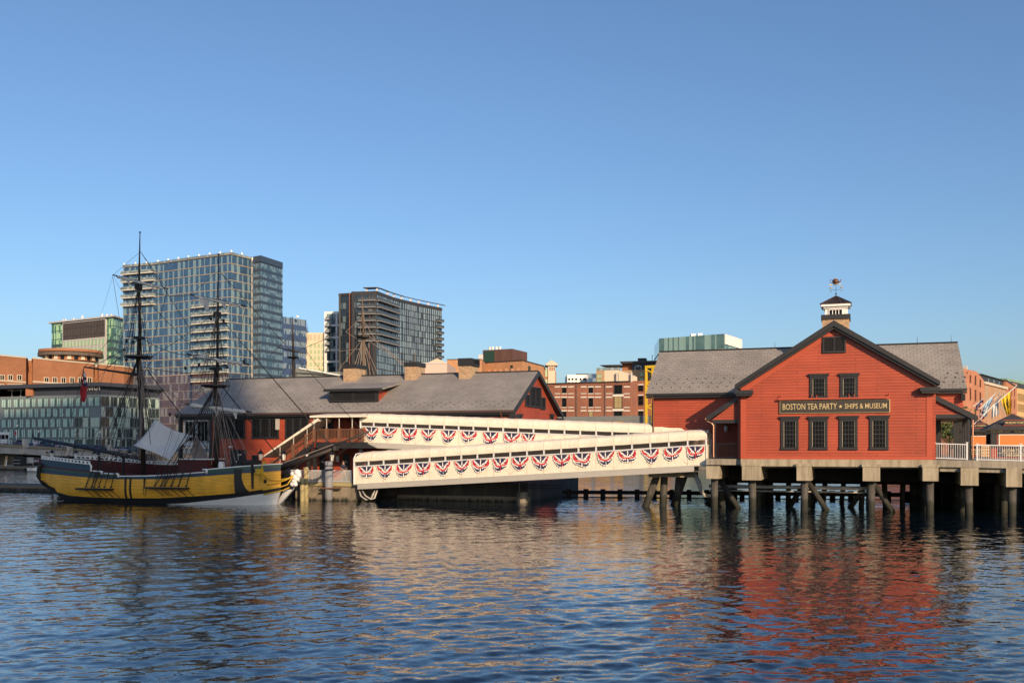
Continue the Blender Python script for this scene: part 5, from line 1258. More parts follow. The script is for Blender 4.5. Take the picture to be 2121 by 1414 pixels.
# ---------------------------------------------------------------- the city behind
def zat(v, Y): return H-(v-V0)/F*Y
def hit(pts, u):
    """where the sight line of column u meets a plan polyline"""
    r = (u-U0)/F
    for p, q in zip(pts, pts[1:]):
        d = (q[0]-p[0])-r*(q[1]-p[1])
        if abs(d) < 1e-9: continue
        k = (r*p[1]-p[0])/d
        if -.02 <= k <= 1.02: return (p[0]+(q[0]-p[0])*k, p[1]+(q[1]-p[1])*k)
    raise ValueError(u)
def plan(*uy): return [tuple(unp(u, V0, Y).xy) for u, Y in uy]
def grow(pts, d):
    """push a closed plan outline outwards"""
    n = len(pts); out = []
    ar = sum(pts[i][0]*pts[(i+1) % n][1]-pts[(i+1) % n][0]*pts[i][1] for i in range(n)); s = 1 if ar > 0 else -1
    for i in range(n):
        a, b, c = Vector(pts[i-1]), Vector(pts[i]), Vector(pts[(i+1) % n])
        e1, e2 = (b-a).normalized(), (c-b).normalized()
        n1, n2 = Vector((e1.y, -e1.x))*s, Vector((e2.y, -e2.x))*s
        m = (n1+n2); m = m/max(.3, m.dot(n1)) if m.length > 1e-6 else n1
        out.append((b.x+m.x*d, b.y+m.y*d))
    return out
class Tower:
    """curtain-wall building: a core, one glazed band and one floor edge per storey"""
    def __init__(s, name, label, front, back, cat='tower'):
        s.o = Vector((*front[0], 0)); s.t = empty(name, None, label, cat, None, tuple(s.o))
        L = lambda p: (p[0]-s.o.x, p[1]-s.o.y)
        s.front = [L(p) for p in front]; s.wfront = front
        s.poly = s.front+[L(p) for p in back]
    def core(s, z0, z1, mat, inset=-.25): MB().xy(grow(s.poly, inset), z0, z1).build('core', mat, s.t)
    def ring(s, z0, z1, d, mat, name): return MB().xy(grow(s.poly, d), z0, z1).build(name, mat, s.t)
    def floors(s, ztop, fh, n, gmat, emat, eh, eout=.18, spandrel=None, sh=0):
        for k in range(n):
            zb = ztop-(k+1)*fh
            s.ring(zb+eh/2+sh, zb+fh-eh/2, 0, gmat, 'window_band')
            if spandrel: s.ring(zb+eh/2, zb+eh/2+sh, .04, spandrel, 'spandrel_band')
            s.ring(zb-eh/2, zb+eh/2, eout, emat, 'floor_edge')
    def balcony(s, u0, u1, z, dep=1.7, th=.3, rail=1.1, smat=None, rmat=None, skew=0):
        a, b = hit(s.wfront, u0), hit(s.wfront, u1); a = Vector((a[0]-s.o.x, a[1]-s.o.y)); b = Vector((b[0]-s.o.x, b[1]-s.o.y))
        d = (b-a).normalized(); n = Vector((d.y, -d.x)); n = n if n.y < 0 else -n
        p = [a, b, b+n*dep*.9, a+n*dep]
        o = MB().xy([(q.x, q.y) for q in p], z-th, z).build('balcony', smat or M['balcony'], s.t)
        r = MB()
        for i, j in ((0, 3), (3, 2), (2, 1)): r.bar((*p[i], z+rail/2+.02), (*p[j], z+rail/2+.02), .04, rail)
        r.build('balcony_rail', rmat or M['railglass'], o)
M['balcony'] = plain('balcony_edge', (.72, .66, .56), .6, var=.08)
M['railglass'] = panes('balcony_glass', (.16, .20, .20), (.30, .34, .33), 1.2, 1.2, .4, (.3, .3, .3), .05, .04)
M['glassblue'] = panes('blue_curtain_wall', (.035, .085, .17), (.19, .29, .33), 2.95, 3.18, .0, (.06, .08, .11), .07, .0, .05, 1.85, .010, 0, 0, 1, .88, (.16, .62), 3)  # pale part of each bay paints sunlight on the room walls behind
M['glasslow'] = panes('reflective_lower_wall', (.03, .06, .12), (.14, .20, .26), 1.3, 3.18, .22, (.06, .08, .11), .06, 0, .04, 2.3, .010); M['lowedge'] = plain('grey_floor_edge', (.20, .20, .21), .4)
M['glassblue2'] = panes('pale_blinds_wall', (.05, .10, .15), (.15, .23, .28), 1.3, 3.05, .72, (.05, .07, .09), .09, .0, .06, 1.75, .008)
M['tanedge'] = plain('tan_floor_edge', (.34, .28, .21), .5, var=.1); M['darkspan'] = plain('dark_spandrel', (.035, .05, .075), .25, var=.2, spec=.8)
M['roofgrey'] = plain('roof_grey', (.16, .16, .16), .9)
def tower_blue():
    fr = plan((255, 401), (323, 394.6), (399, 383.5), (478, 374), (523, 384.5))
    bk = plan((523, 384.5)); x, y = fr[-1]; bk = [(x-8, y+26), (fr[0][0]+8, fr[0][1]+30)]
    T = Tower('glass_tower', 'tallest blue glass apartment tower with balconies behind the yellow ship', fr, bk)
    zt = zat(528, 374); fh = 3.18; n = 24
    T.core(2, zt+.1, M['darkspan'], -.15); T.floors(zt, fh, 14, M['glassblue'], M['tanedge'], .30, .14); T.floors(zt-fh*14, fh, n-14, M['glasslow'], M['lowedge'], .24, .10)
    T.ring(zt+.15, zt+.35, .2, M['tanedge'], 'roof_edge')
    T.ring(zt+.36, zat(522, 374), .1, M['railglass'], 'roof_parapet')
    for k in range(1, 6): T.balcony(256, 289, zt-fh*k+.25); T.balcony(290, 322, zt-fh*k+.25)
    for k in range(6, 16): T.balcony(402, 428, zt-fh*k+.25); T.balcony(429, 474, zt-fh*k+.25)
    for u in (256, 279, 302, 326, 347, 368, 389, 411, 433, 455, 478, 500): p = hit(fr, u); MB().box(-.25, .25, -.25, .25, 0, .9).build('roof_lamp', M['white'], T.t).location = (p[0]-T.o.x, p[1]+1-T.o.y, zat(522, 374))
    MB().box(-.5, .5, -.5, .5, 2, zt+.8).build('corner_fin', M['balcony'], T.t).location = (fr[-1][0]-T.o.x+.4, fr[-1][1]-T.o.y-.4, 0)
    f2 = plan((525, 380.5), (540, 378), (585, 392.6)); x0, x1 = f2[0], f2[-1]
    T2 = Tower('glass_tower', 'narrower dark-banded glass block joined to the right of the tallest tower', f2, [(x1[0]-8, x1[1]+26), (x0[0]-6, x0[1]+28)])
    zt = zat(529, 378); T2.core(2, zt, M['darkspan'], -.15)
    T2.ring(zt-2.3, zt, .15, M['darkspan'], 'roof_band'); T2.floors(zt-2.3, 3.1, 23, M['glassblue2'], M['darkspan'], 1.15, .10)
tower_blue()
M['greenglass'] = panes('green_curtain_wall', (.07, .17, .11), (.42, .66, .36), 1.7, 3.6, .8, (.06, .12, .09), .08, .1, .06, 1.6, .008)
M['greendark'] = plain('green_grey_spandrel', (.05, .085, .075), .3, var=.15); M['brownlouvre'] = brick('brown_louvre', (.085, .065, .055), (.075, .058, .05), (.03, .025, .022), 2.0, 3.7, .14, .6, 0, .1, .5, 0, 0)
M['palemetal'] = plain('pale_metal_grid', (.50, .47, .45), .5, var=.06); M['grglass'] = panes('green_window', (.03, .06, .05), (.34, .50, .30), 1.2, 3, .6, (.1, .1, .1), .03, 0, .06, 1.6)
def green_building():
    fr = plan((107, 470), (235, 446), (258, 458)); x, y = fr[-1]
    T = Tower('office_tower', 'green glass office block with a big brown louvre panel under its roof', fr, [(x+4, y+30), (fr[0][0]+10, fr[0][1]+34)], 'office block')
    zt = zat(652.5, 446); T.core(2, zt-.2, M['greendark'], -.1)
    z = zt-1.0
    for k in range(15):
        hh = 3.9 if k < 2 else 3.6
        hgl = hh-.35 if k < 2 else 2.1
        T.ring(z-hgl, z, 0, M['greenglass'], 'window_band'); T.ring(z-hh, z-hgl-.001, .05, M['greendark'], 'spandrel_band'); z -= hh
    MB().xy(grow(T.poly, 1.2), zt-.9, zt-.25).build('roof', M['palemetal'], T.t)
    # the pale framed middle of the long face
    a, b = Vector(hit(fr, 131))-T.o.xy, Vector(hit(fr, 221))-T.o.xy; d = (b-a); L = d.length; d.normalize(); nrm = Vector((d.y, -d.x))
    e = empty('bay', None, None, None, None, (a.x+nrm.x*.2, a.y+nrm.y*.2, 0), math.atan2(d.y, d.x), T.t)
    zl = zt-9.4
    fb = MB().box(0, L, -.3, .2, 2, zt-1.1).build('grid_frame', M['palemetal'], e)
    MB().box(.6, L-.6, -.36, -.301, zl, zt-1.6).build('louvre_panel', M['brownlouvre'], e)
    for r in range(8):
        for c in range(12):
            w = (L-.9)/12; window(e, .75+c*w, -.3, zl-.5-(r+1)*3.6+.7, w-.65, 2.7, 1, 1, M['palemetal'], M['grglass'], fw=.06, proud=.12)
    # rooftop vents and dishes
    for u, h in ((125, 1.4), (130, 1.6), (147, 1.6), (165, 2.4), (206, 2.2), (216, 1.8), (225, 1.6)):
        p = Vector(hit(fr, u))-T.o.xy; MB().lathe([(0, 0), (.5, 0), (.45, h*.7), (.7, h*.75), (0, h)], 8).build('roof_vent', M['white'], T.t).location = (p.x, p.y+3, zt-.25)
green_building()
M['cbrick'] = brick('courthouse_brick', (.37, .14, .062), (.31, .112, .05), (.28, .17, .10), .7, .3, .03, .9, 0, .14, .15)
M['stone'] = plain('limestone', (.55, .47, .36), .8, var=.08)
def courthouse():
    def Yv(v): return 31*F/(V0-v)
    fr = [(-60, 727), (0, 737), (54, 742)]
    pts = plan(*[(u, 31*F/(V0-v)) for u, v in ((-90, 726), (0, 737), (54, 742))])+plan((57, 362), (67, 362))+plan(*[(u, 31*F/(V0-v)) for u, v in ((68, 743), (194, 754))])+plan((195, 388), (203, 389))+plan(*[(u, 31*F/(V0-v)) for u, v in ((204, 755), (257, 760))])
    bk = [(pts[-1][0]+3, pts[-1][1]+40), (pts[0][0]-30, pts[0][1]+60)]
    T = Tower('courthouse', 'large orange brick courthouse with plain walls and small square windows', pts, bk, 'courthouse')
    zt = 4.5+31; MB().xy(T.poly, 2, zt).build('wall', M['cbrick'], T.t)
    T.ring(zt+.001, zt+.5, .25, M['stone'], 'coping')
    wz = []
    def w_at(u, v0, v1, ww=8):
        a, b = hit(pts, u), hit(pts, u+ww); A, B = Vector(a)-T.o.xy, Vector(b)-T.o.xy; d = B-A; Y = a[1]
        window(T.t, A.x, A.y, zat(v1, Y), d.length, zat(v0, Y)-zat(v1, Y), 2, 1, M['stone'], M['winglass'], math.atan2(d.y, d.x), fw=.25, proud=.2, mw=.2)
    for u in (0, 17, 36): w_at(u, 777, 786)
    for u in (92, 109, 127, 145, 162, 181): w_at(u, 782, 792)
    for u in (1, 17, 24, 33, 40): w_at(u, 796, 804, 5)
    for a, b, v in ((0, 53, 788), (68, 192, 790)):
        pa, pb = Vector(hit(pts, a))-T.o.xy, Vector(hit(pts, b))-T.o.xy; Y = hit(pts, a)[1]; z = zat(v, Y)
        MB().bar((*pa, z), (*pb, z), .4, .5).build('stone_band', M['stone'], T.t)
    # rotunda
    c = unp(147, V0, 392); R_ = 11.8; zc = zat(749, 392); zr = zat(727, 392)
    e = MB().lathe([(0, 0), (R_*.86, 0), (R_*.86, zr-zc), (0, zr-zc)], 40).build('rotunda', M['cbrick'], T.t); e.location = (c.x-T.o.x, c.y-T.o.y, zc)
    MB().lathe([(R_*.86, zr-zc-1.0), (R_, zr-zc-.9), (R_, zr-zc+.1), (0, zr-zc+.15)], 40).build('rotunda_roof', M['cbrick'], e)
    MB().lathe([(R_*.87, zr-zc-2.4), (R_*1.02, zr-zc-2.4), (R_*1.02, zr-zc-1.2), (R_*.87, zr-zc-1.2)], 40).build('scaffold_ring', M['rust2'], e)
    for k in range(14):
        an = math.pi+math.pi*k/13; o = MB().box(-.7, .7, -.15, .1, .2, zr-zc-2.5).build('arch_window', M['winglass'] if k % 2 else M['stone'], e)
        o.location = (R_*.87*math.cos(an), R_*.87*math.sin(an), 0); o.rotation_euler = (0, 0, an+math.pi/2)
M['rust2'] = plain('scaffold', (.10, .075, .06), .8, var=.5, scale=.8)
courthouse()
M['envoyclad'] = plain('grey_cladding', (.15, .18, .19), .5, var=.12, scale=.4); M['envoyroof'] = plain('dark_fascia', (.040, .044, .058), .5, var=.1)
M['envglass'] = panes('hotel_curtains', (.06, .11, .11), (.36, .53, .48), .8, 2.6, .85, (.10, .11, .12), .05, 0, .08, 1.6, .008)
M['envglass2'] = panes('hotel_glass_corner', (.030, .048, .05), (.36, .46, .40), 1.45, 3.1, .55, (.24, .26, .27), .10, 0, .08, 1.6, .008)
def envoy():
    pts = plan((-110, 312), (0, 294), (208, 280), (331, 300)); bk = [(pts[-1][0]-13, pts[-1][1]+30), (pts[0][0], pts[0][1]+40)]
    T = Tower('hotel', 'mid-rise hotel with grey cladding, curtained windows and dark flat roof fascia', pts, bk, 'hotel')
    zt = zat(818, 280); fh = 2.98
    MB().xy(grow(T.poly, -.1), 2, zt+.2).build('wall', M['envoyclad'], T.t)
    rf = [Vector(hit(pts, 60)), Vector(hit(pts, 208)), Vector(hit(pts, 331))]
    q = [(p.x-T.o.x, p.y-T.o.y) for p in rf]
    MB().xy(grow(q+[(q[2][0]-13, q[2][1]+30), (q[0][0]+2, q[0][1]+40)], -.5), zt+.201, zat(796, 280)-.5).build('penthouse', M['envoyroof'], T.t)
    MB().xy(grow(T.poly, 1.4), zat(796, 280)-.499, zat(794, 280)+.3).build('roof', M['envoyroof'], T.t)
    MB().xy([(q[0][0]-.6, q[0][1]-.8), (q[0][0]+1.6, q[0][1]-.9), (q[0][0]+1.6, q[0][1]+6), (q[0][0]-.6, q[0][1]+6)], zt+.21, zat(796, 280)-.51).build('timber_panel', M['cbrick'], T.t)
    # windows on the long face
    A, B = Vector(hit(pts, .5)), Vector(hit(pts, 207)); d = (B-A); L = d.length; d.normalize(); ang = math.atan2(d.y, d.x)
    e = empty('long_front', None, None, None, None, (A.x-T.o.x, A.y-T.o.y, 0), ang, T.t)
    n = 8; wv = L/n
    for r in range(5):
        off = (.0, .45, .0, .3, .15)[r]*wv*.5
        for c in range(n):
            x0 = c*wv+off+.6
            if r >= 2 and x0 > L*.74: continue
            if x0+wv-1.4 > L: continue
            window(e, x0, 0, zt-.35-(r+1)*fh+.35, wv-.9, fh-.65, 5, 1, M['envoyclad'], M['envglass'], fw=.06, proud=.12, mw=.05)
    # glazed corner
    a2 = e
    for r in range(5):
        zb = zt-.2-(r+1)*fh
        if r >= 2: MB().box(L*.76, L+.0, -.16, -.04, zb+.18, zb+fh-.181).build('corner_glazing', M['envglass2'], e); MB().box(L*.76, L, -.24, -.03, zb-.18, zb+.179).build('floor_edge', M['envoyclad'], e)
    C, D = Vector(hit(pts, 208.5)), Vector(hit(pts, 330)); d = D-C; L2 = d.length; e2 = empty('side_front', None, None, None, None, (C.x-T.o.x, C.y-T.o.y, 0), math.atan2(d.y, d.x), T.t)
    for r in range(5):
        zb = zt-.2-(r+1)*fh; MB().box(.1, L2, -.12, .1, zb+.18, zb+fh-.181).build('corner_glazing', M['envglass2'], e2); MB().box(0, L2+.1, -.2, .1, zb-.18, zb+.179).build('floor_edge', M['envoyclad'], e2)
        for k in range(6): MB().box(L2*k/5.02-.07, L2*k/5.02+.07, -.19, -.121, zb+.18, zb+fh-.181).build('mullion', M['envoyclad'], e2)
    s = text('ENVOY', 1.7, 'lettering', M['palemetal'], e, (L*(1-.05), -.0, zt+1.8), 0, 1.1, .02); C0 = unp(193, 805, 278.5); s.location = (Vector(hit(pts, 193))-A).length, -.25, zat(804, 281)
    # rooftop parasols on the terrace
    for u in (16, 34, 53):
        p = Vector(hit(pts, u)); o = MB().lathe([(1.4, 0), (.1, .5), (0, .5)], 8, (0, 0, 1.9)).tube([(0, 0, 0), (0, 0, 2)], .05, 5).build('parasol', M['white']); o.location = (p.x, p.y+2.5, zt+.2)
        tag(o, f'white parasol on the hotel roof terrace, {("leftmost", "middle", "rightmost")[(16, 34, 53).index(u)]} of three', 'parasol', 'parasols on the hotel terrace')
    MB().xy([(0, 0), (0, .08), (2, .08), (2, 0)], 0, 1).build
envoy()
M['stripe'] = panes('striped_blue_wall', (.06, .11, .20), (.22, .30, .38), 1.6, 4, .8, (.08, .13, .22), .1, 0, .06, 1.8); M['stripeb'] = plain('blue_band', (.055, .095, .19), .35, var=.1)
def tower_lilac():
    fr = plan((583, 478), (634, 492)); T = Tower('office_tower', 'bluish banded glass office tower just right of the tallest tower', fr, [(fr[1][0]-5, fr[1][1]+30), (fr[0][0]-5, fr[0][1]+30)], 'office tower')
    zt = zat(655, 478); T.core(2, zt-.1, M['stripeb'], -.1); z = zt
    T.ring(zt-3.2, zt, 0, M['stripe'], 'window_band'); z -= 5.6
    T.ring(zt-5.599, zt-3.201, .1, M['stripeb'], 'spandrel_band')
    for k in range(10): T.ring(z-2.6, z, 0, M['stripe'], 'window_band'); T.ring(z-5.6, z-2.601, .1, M['stripeb'], 'spandrel_band'); z -= 5.6
    p = unp(616, 655, 482); MB().lathe([(0, 0), (.7, 0), (.7, .9), (0, 1.0)], 10).build('roof_vent', M['white'], T.t).location = (p.x-T.o.x, p.y-T.o.y, zt)
tower_lilac()
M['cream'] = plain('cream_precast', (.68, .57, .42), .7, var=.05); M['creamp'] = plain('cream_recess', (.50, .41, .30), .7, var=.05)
def block(name, label, cat, u0, Y0, u1, Y1, vt, depth, mat, group=None, z0=1.9):
    f = fr2(u0, Y0, u1, Y1); t = empty(name, f, label, cat, group); zt = zat(vt, Y0)
    MB().box(0, f.L, 0, depth, z0, zt).build('wall', mat, t); return t, f, f.L, zt
def wins(t, f, L, fm, gm, nx=1, ny=1, fw=.12, proud=.12, head=0):
    for (u0, u1, v0, v1) in L:
        x0, zb = f.on(u0, v1); x1 = f.x(u1); zt = f.z(u0, v0); window(t, x0, 0, zb, x1-x0, zt-zb, nx, ny, fm, gm, fw=fw, proud=proud, mw=.1, head=head)
t, f, L, zt = block('office_block', 'cream office block with small square windows between two glass towers', 'office block', 632, 503, 690, 502, 689, 25, M['cream'])
for k, u in enumerate((635.5, 641.5, 650, 658, 666.5)):
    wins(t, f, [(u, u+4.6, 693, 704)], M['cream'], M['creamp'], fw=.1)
    if k: wins(t, f, [(u, u+4.4, v, v+8.5) for v in (712, 724.5, 737, 750, 763, 776)], M['cream'], M['grglass'], 2, fw=.15)
M['wpanel'] = plain('white_panels', (.80, .78, .74), .5, var=.04); M['dglass'] = panes('dark_bay_glass', (.025, .04, .05), (.22, .28, .28), 1.6, 3.4, .5, (.05, .06, .07), .1, .25, .06, 1.7)
def white_frame():
    t, f, L, zt = block('apartment_tower', 'slim white-framed apartment tower left of the dark tower', 'apartment tower', 671.5, 500, 712, 498, 645.5, 22, M['wpanel'])
    x0, x1 = f.x(677), f.x(695); x2, x3 = f.x(699), f.x(703)
    MB().box(x0, x1, -.06, -.001, 25, f.z(680, 650)).build('bay_glazing', M['dglass'], t); MB().box(x2, x3, -.06, -.001, 25, f.z(680, 650)).build('bay_glazing', M['dglass'], t)
    for v in (674, 699, 725, 749, 773): z = f.z(680, v); MB().box(x0-.5, x3+1, -.3, -.061, z-.5, z+.5).build('floor_edge', M['wpanel'], t)
    for v in (661, 674.5, 687, 700.5, 713, 726.5): z = f.z(680, v); b = MB().box(x0, x1-2, -1.8, -.31, z-.3, z).build('balcony', M['palemetal'], t); MB().box(x0, x1-2, -1.8, -1.7, z+.001, z+1.1).build('balcony_rail', M['railglass'], b)
white_frame()
M['dkframe'] = plain('dark_bronze_frame', (.035, .034, .036), .5, var=.15); M['dkglass'] = panes('dark_tower_glass', (.022, .035, .055), (.23, .32, .36), 1.85, 3.2, .0, (.11, .058, .042), .26, 0, .05, 1.75, .008, 0, 0, 1, .93, (.34, .72))
M['dkglass2'] = panes('dark_tower_front', (.014, .024, .032), (.12, .16, .18), 1.9, 3.2, .3, (.035, .034, .036), .2, 0, .05, 1.7, .01); M['brickred'] = plain('terracotta_strip', (.20, .075, .045), .7)
def tower_dark():
    c = 285; pts = plan((729, 473), (780, 470))
    cur = [(780, 318.5), (800, 311), (815, 305.5), (832, 301), (865, 293.5), (915, 283.5)]
    side = plan(*[(u, 319*470/h) for u, h in cur])
    fr = pts[:1]+side
    bk = [(fr[-1][0]-14, fr[-1][1]+22), (fr[0][0]-6, fr[0][1]+30)]
    T = Tower('apartment_tower', 'dark bronze apartment tower with wrap-around balconies and a curved side', fr, bk, 'apartment tower')
    zt = zat(602, 470); fh = 3.22; T.core(2, zt-.6, M['dkframe'], -.1)
    T.ring(zt-1.5, zt, .2, M['dkframe'], 'roof_edge')
    n = 22
    front = [T.front[0], T.front[1]]
    T.floors(zt-1.5, fh, n, M['dkglass'], M['dkframe'], .34, .12)
    # front facing the channel: framed bays
    a, b = Vector(hit(fr, 731)), Vector(hit(fr, 779)); d = b-a; e = empty('front', None, None, None, None, (a.x-T.o.x, a.y-T.o.y, 0), math.atan2(d.y, d.x), T.t); Lf = d.length
    MB().box(-.4, Lf+.3, -.3, -.16, 2, zt-1.4).build('front_glazing', M['dkglass2'], e)
    for x, w in ((-.5, 1.5), (Lf-1.6, 1.9)): MB().box(x, x+w, -.55, -.301, 2, zt).build('pier', M['dkframe'], e)
    for x in (Lf*.42, Lf*.72): MB().box(x, x+.3, -.40, -.301, 2, zt-2).build('terracotta_strip', M['brickred'], e)
    for k in range(n): z = zt-1.5-fh*k; MB().box(1.01, Lf-1.61, -.45, -.301, z-.35, z).build('floor_edge', M['dkframe'], e)
    for k in range(1, 8): z = zt-1.4-fh*k+.2; T.balcony(744, 780, z, 1.8, .35, 1.1, M['balgrey'], M['raildark']); T.balcony(780.5, 822, z, 1.8, .35, 1.1, M['balgrey'], M['raildark'])
    for k in range(2, 11): z = zt-1.4-fh*k+.2; T.balcony(903, 914.5, z, 2.0, .3, 1.1, M['balgrey'], M['raildark'])
    # roof pergola
    ps = [Vector(hit(fr, u))-T.o.xy for u in (752, 779.5, 800, 832, 865, 914)]
    b = MB()
    for p, q in zip(ps, ps[1:]): b.prism([(p.x, p.y, zt+1.5), (q.x, q.y, zt+1.5), (q.x+2, q.y+4, zt+1.5), (p.x+2, p.y+4, zt+1.5)], (0, 0, .4))
    b.build('roof_canopy', M['dkframe'], T.t)
    for u in (757, 778, 800, 813, 829, 848, 865, 885, 905): p = Vector(hit(fr, u))-T.o.xy; MB().box(p.x, p.x+.9, p.y+1, p.y+1.8, zt, zt+1.499).build('canopy_post', M['palemetal'], T.t)
    # lower bay on the left
    f2 = plan((702, 478), (729, 475.5)); T2 = Tower('apartment_tower', 'lower dark glass bay joined to the left of the dark bronze tower', f2, [(f2[1][0], f2[1][1]+20), (f2[0][0], f2[0][1]+22)], 'apartment tower')
    z2 = zat(608, 478); T2.core(2, z2-.5, M['dkframe'], -.1); T2.ring(z2-1.2, z2, .2, M['dkframe'], 'roof_edge'); T2.floors(z2-1.2, fh, 22, M['dkglass2'], M['dkframe'], .4, .12)
    for u, w in ((702, .9), (723.5, .7), (727.5, .8)): p = Vector(hit(f2, u))-T2.o.xy; MB().box(p.x, p.x+w, p.y-.6, p.y-.13, 2, z2).build('pier', M['brickred'] if u == 723.5 else M['dkframe'], T2.t)
M['raildark'] = plain('dark_rail', (.06, .07, .08), .3, var=.3); M['balgrey'] = plain('grey_balcony', (.26, .25, .24), .5, var=.1)
tower_dark()
# low roofs and brick blocks over the ridge of the hall
t, f, L, zt = block('storage_building', 'plain pale pink flat-roofed building above the hall ridge', 'building', 872, 215, 926, 214.6, 752, 16, M['pinkwall'] if 'pinkwall' in M else plain('pink_panels', (.56, .42, .35), .7, var=.05))
MB().box(0, L, -.1, 0.0, zt-.15, zt+.12).build('coping', M['palemetal'], t)
t, f, L, zt = block('market_hall', 'stone gable peeking over the pale pink building', 'building', 886, 262, 930, 261.5, 752.5, 14, M['stone'])
x0, x1 = f.x(886), f.x(926); xm = (x0+x1)/2; MB().xz([(x0-.4, zt+.01), (x1+.4, zt+.01), (xm, zt+1.3)], -.3, 14).build('pediment', M['stone'], t)
M['ochre'] = brick('ochre_brick', (.50, .25, .115), (.44, .20, .09), (.38, .25, .16), .6, .28, .02, .9, 0, .16, .2); M['browncorr'] = brick('brown_corrugated', (.14, .065, .045), (.115, .055, .04), (.05, .025, .02), .5, 8, .05, .6, 0, .1, .5, 0, .02)
def ochre_block():
    fr = plan((997, 262), (1082, 254), (1126, 272)); T = Tower('brick_block', 'ochre brick block with a brown corrugated rooftop plant room', fr, [(fr[2][0]+2, fr[2][1]+30), (fr[0][0], fr[0][1]+40)], 'brick block')
    zt = zat(747, 254); MB().xy(T.poly, 2, zt).build('wall', M['ochre'], T.t); T.ring(zt+.001, zt+.25, .15, M['dkframe'], 'coping')
    p = plan((1000, 266), (1061, 262), (1092, 272)); q = [(x-T.o.x, y-T.o.y) for x, y in p]; z1 = zat(722, 262)
    ph = MB().xy(q+[(q[2][0], q[2][1]+12), (q[0][0], q[0][1]+14)], zt+.26, z1).build('plant_room', M['browncorr'], T.t)
    a, b = Vector(q[0]).lerp(Vector(q[1]), .05), Vector(q[0]).lerp(Vector(q[1]), .40); MB().bar((a.x, a.y-.1, (zt+z1)/2), (b.x, b.y-.1, (zt+z1)/2), .1, (z1-zt)*.85).build('green_louvre', M['greenlouvre'], ph)
    for u in (1014, 1020, 1028, 1035): r = Vector(hit(p, u))-T.o.xy; MB().lathe([(0, 0), (.3, 0), (.3, .7), (.42, .75), (.42, 1.0), (0, 1.05)], 8).build('roof_vent', M['white'], ph).location = (r.x, r.y+3, z1)
    r = Vector(hit(p, 1002))-T.o.xy; MB().box(r.x-1.4, r.x-.2, r.y, r.y+3, zt+.26, z1-1.2).build('roof_unit', M['palemetal'], ph)
    for u, v0, v1 in ((1058, 757, 769), (1094, 758, 768)):
        a, b = Vector(hit(fr, u)), Vector(hit(fr, u+4)); d = b-a; window(T.t, a.x-T.o.x, a.y-T.o.y, zat(v1, a.y), d.length, zat(v0, a.y)-zat(v1, a.y), 1, 1, M['dkframe'], M['greenlouvre'], math.atan2(d.y, d.x), fw=.08)
    for k in range(6):
        a, b = Vector(hit(fr, 1010+k*12)), Vector(hit(fr, 1015+k*12)); d = b-a; MB().bar((a.x-T.o.x, a.y-T.o.y-.05, zt-3.6), (b.x-T.o.x, b.y-T.o.y-.05, zt-3.6), .12, 3.6).build('blind_panel', M['paleochre'], T.t)
    t, f, L, z_ = block('brick_block', 'smaller ochre brick block behind the right chimney of the hall', 'brick block', 926, 252, 998, 251.5, 745, 18, M['ochre']); MB().box(0, L, -.1, 18.1, z_+.001, z_+.2).build('coping', M['dkframe'], t)
M['greenlouvre'] = plain('dark_green_louvre', (.02, .055, .038), .5); M['paleochre'] = plain('pale_brick_panel', (.55, .31, .19), .9, var=.1)
ochre_block()
def pediment_tower():
    t, f, L, zt = block('corner_building', 'cream and brick corner building with a small pediment', 'building', 1120, 285, 1152, 285, 769, 18, M['cbrick'])
    x0, x1 = f.x(1135), f.x(1150); zc = f.z(1142, 757)
    MB().box(x0, x1, -.5, 6, 2, zc).build('stone_bay', M['stone'], t); MB().box(x0-.7, x1+.7, -1.1, 6.5, zc+.001, zc+.5).build('cornice', M['stone'], t)
    MB().xz([(x0-.5, zc+.501), (x1+.5, zc+.501), ((x0+x1)/2, zc+1.6)], -.9, 6).build('pediment', M['stone'], t)
    for i in range(3): x = x0+(x1-x0)*(i+.75)/3.5; MB().box(x, x+.3, -.56, -.501, zc-1.5, zc-.4).build('slot_window', M['brickred'], t)
    wins(t, f, [(1125.5, 1133.5, 763, 779), (1125.5, 1133.5, 786, 795)], M['stone'], M['grglass'], 3)
pediment_tower()
M['wbrick'] = brick('warehouse_brick', (.32, .12, .068), (.26, .09, .05), (.25, .15, .11), .55, .22, .02, .9, 0, .16, .25)
M['whitestone'] = plain('white_lintel', (.66, .61, .53), .7, var=.06); M['blind'] = plain('olive_blind', (.36, .28, .13), .6)
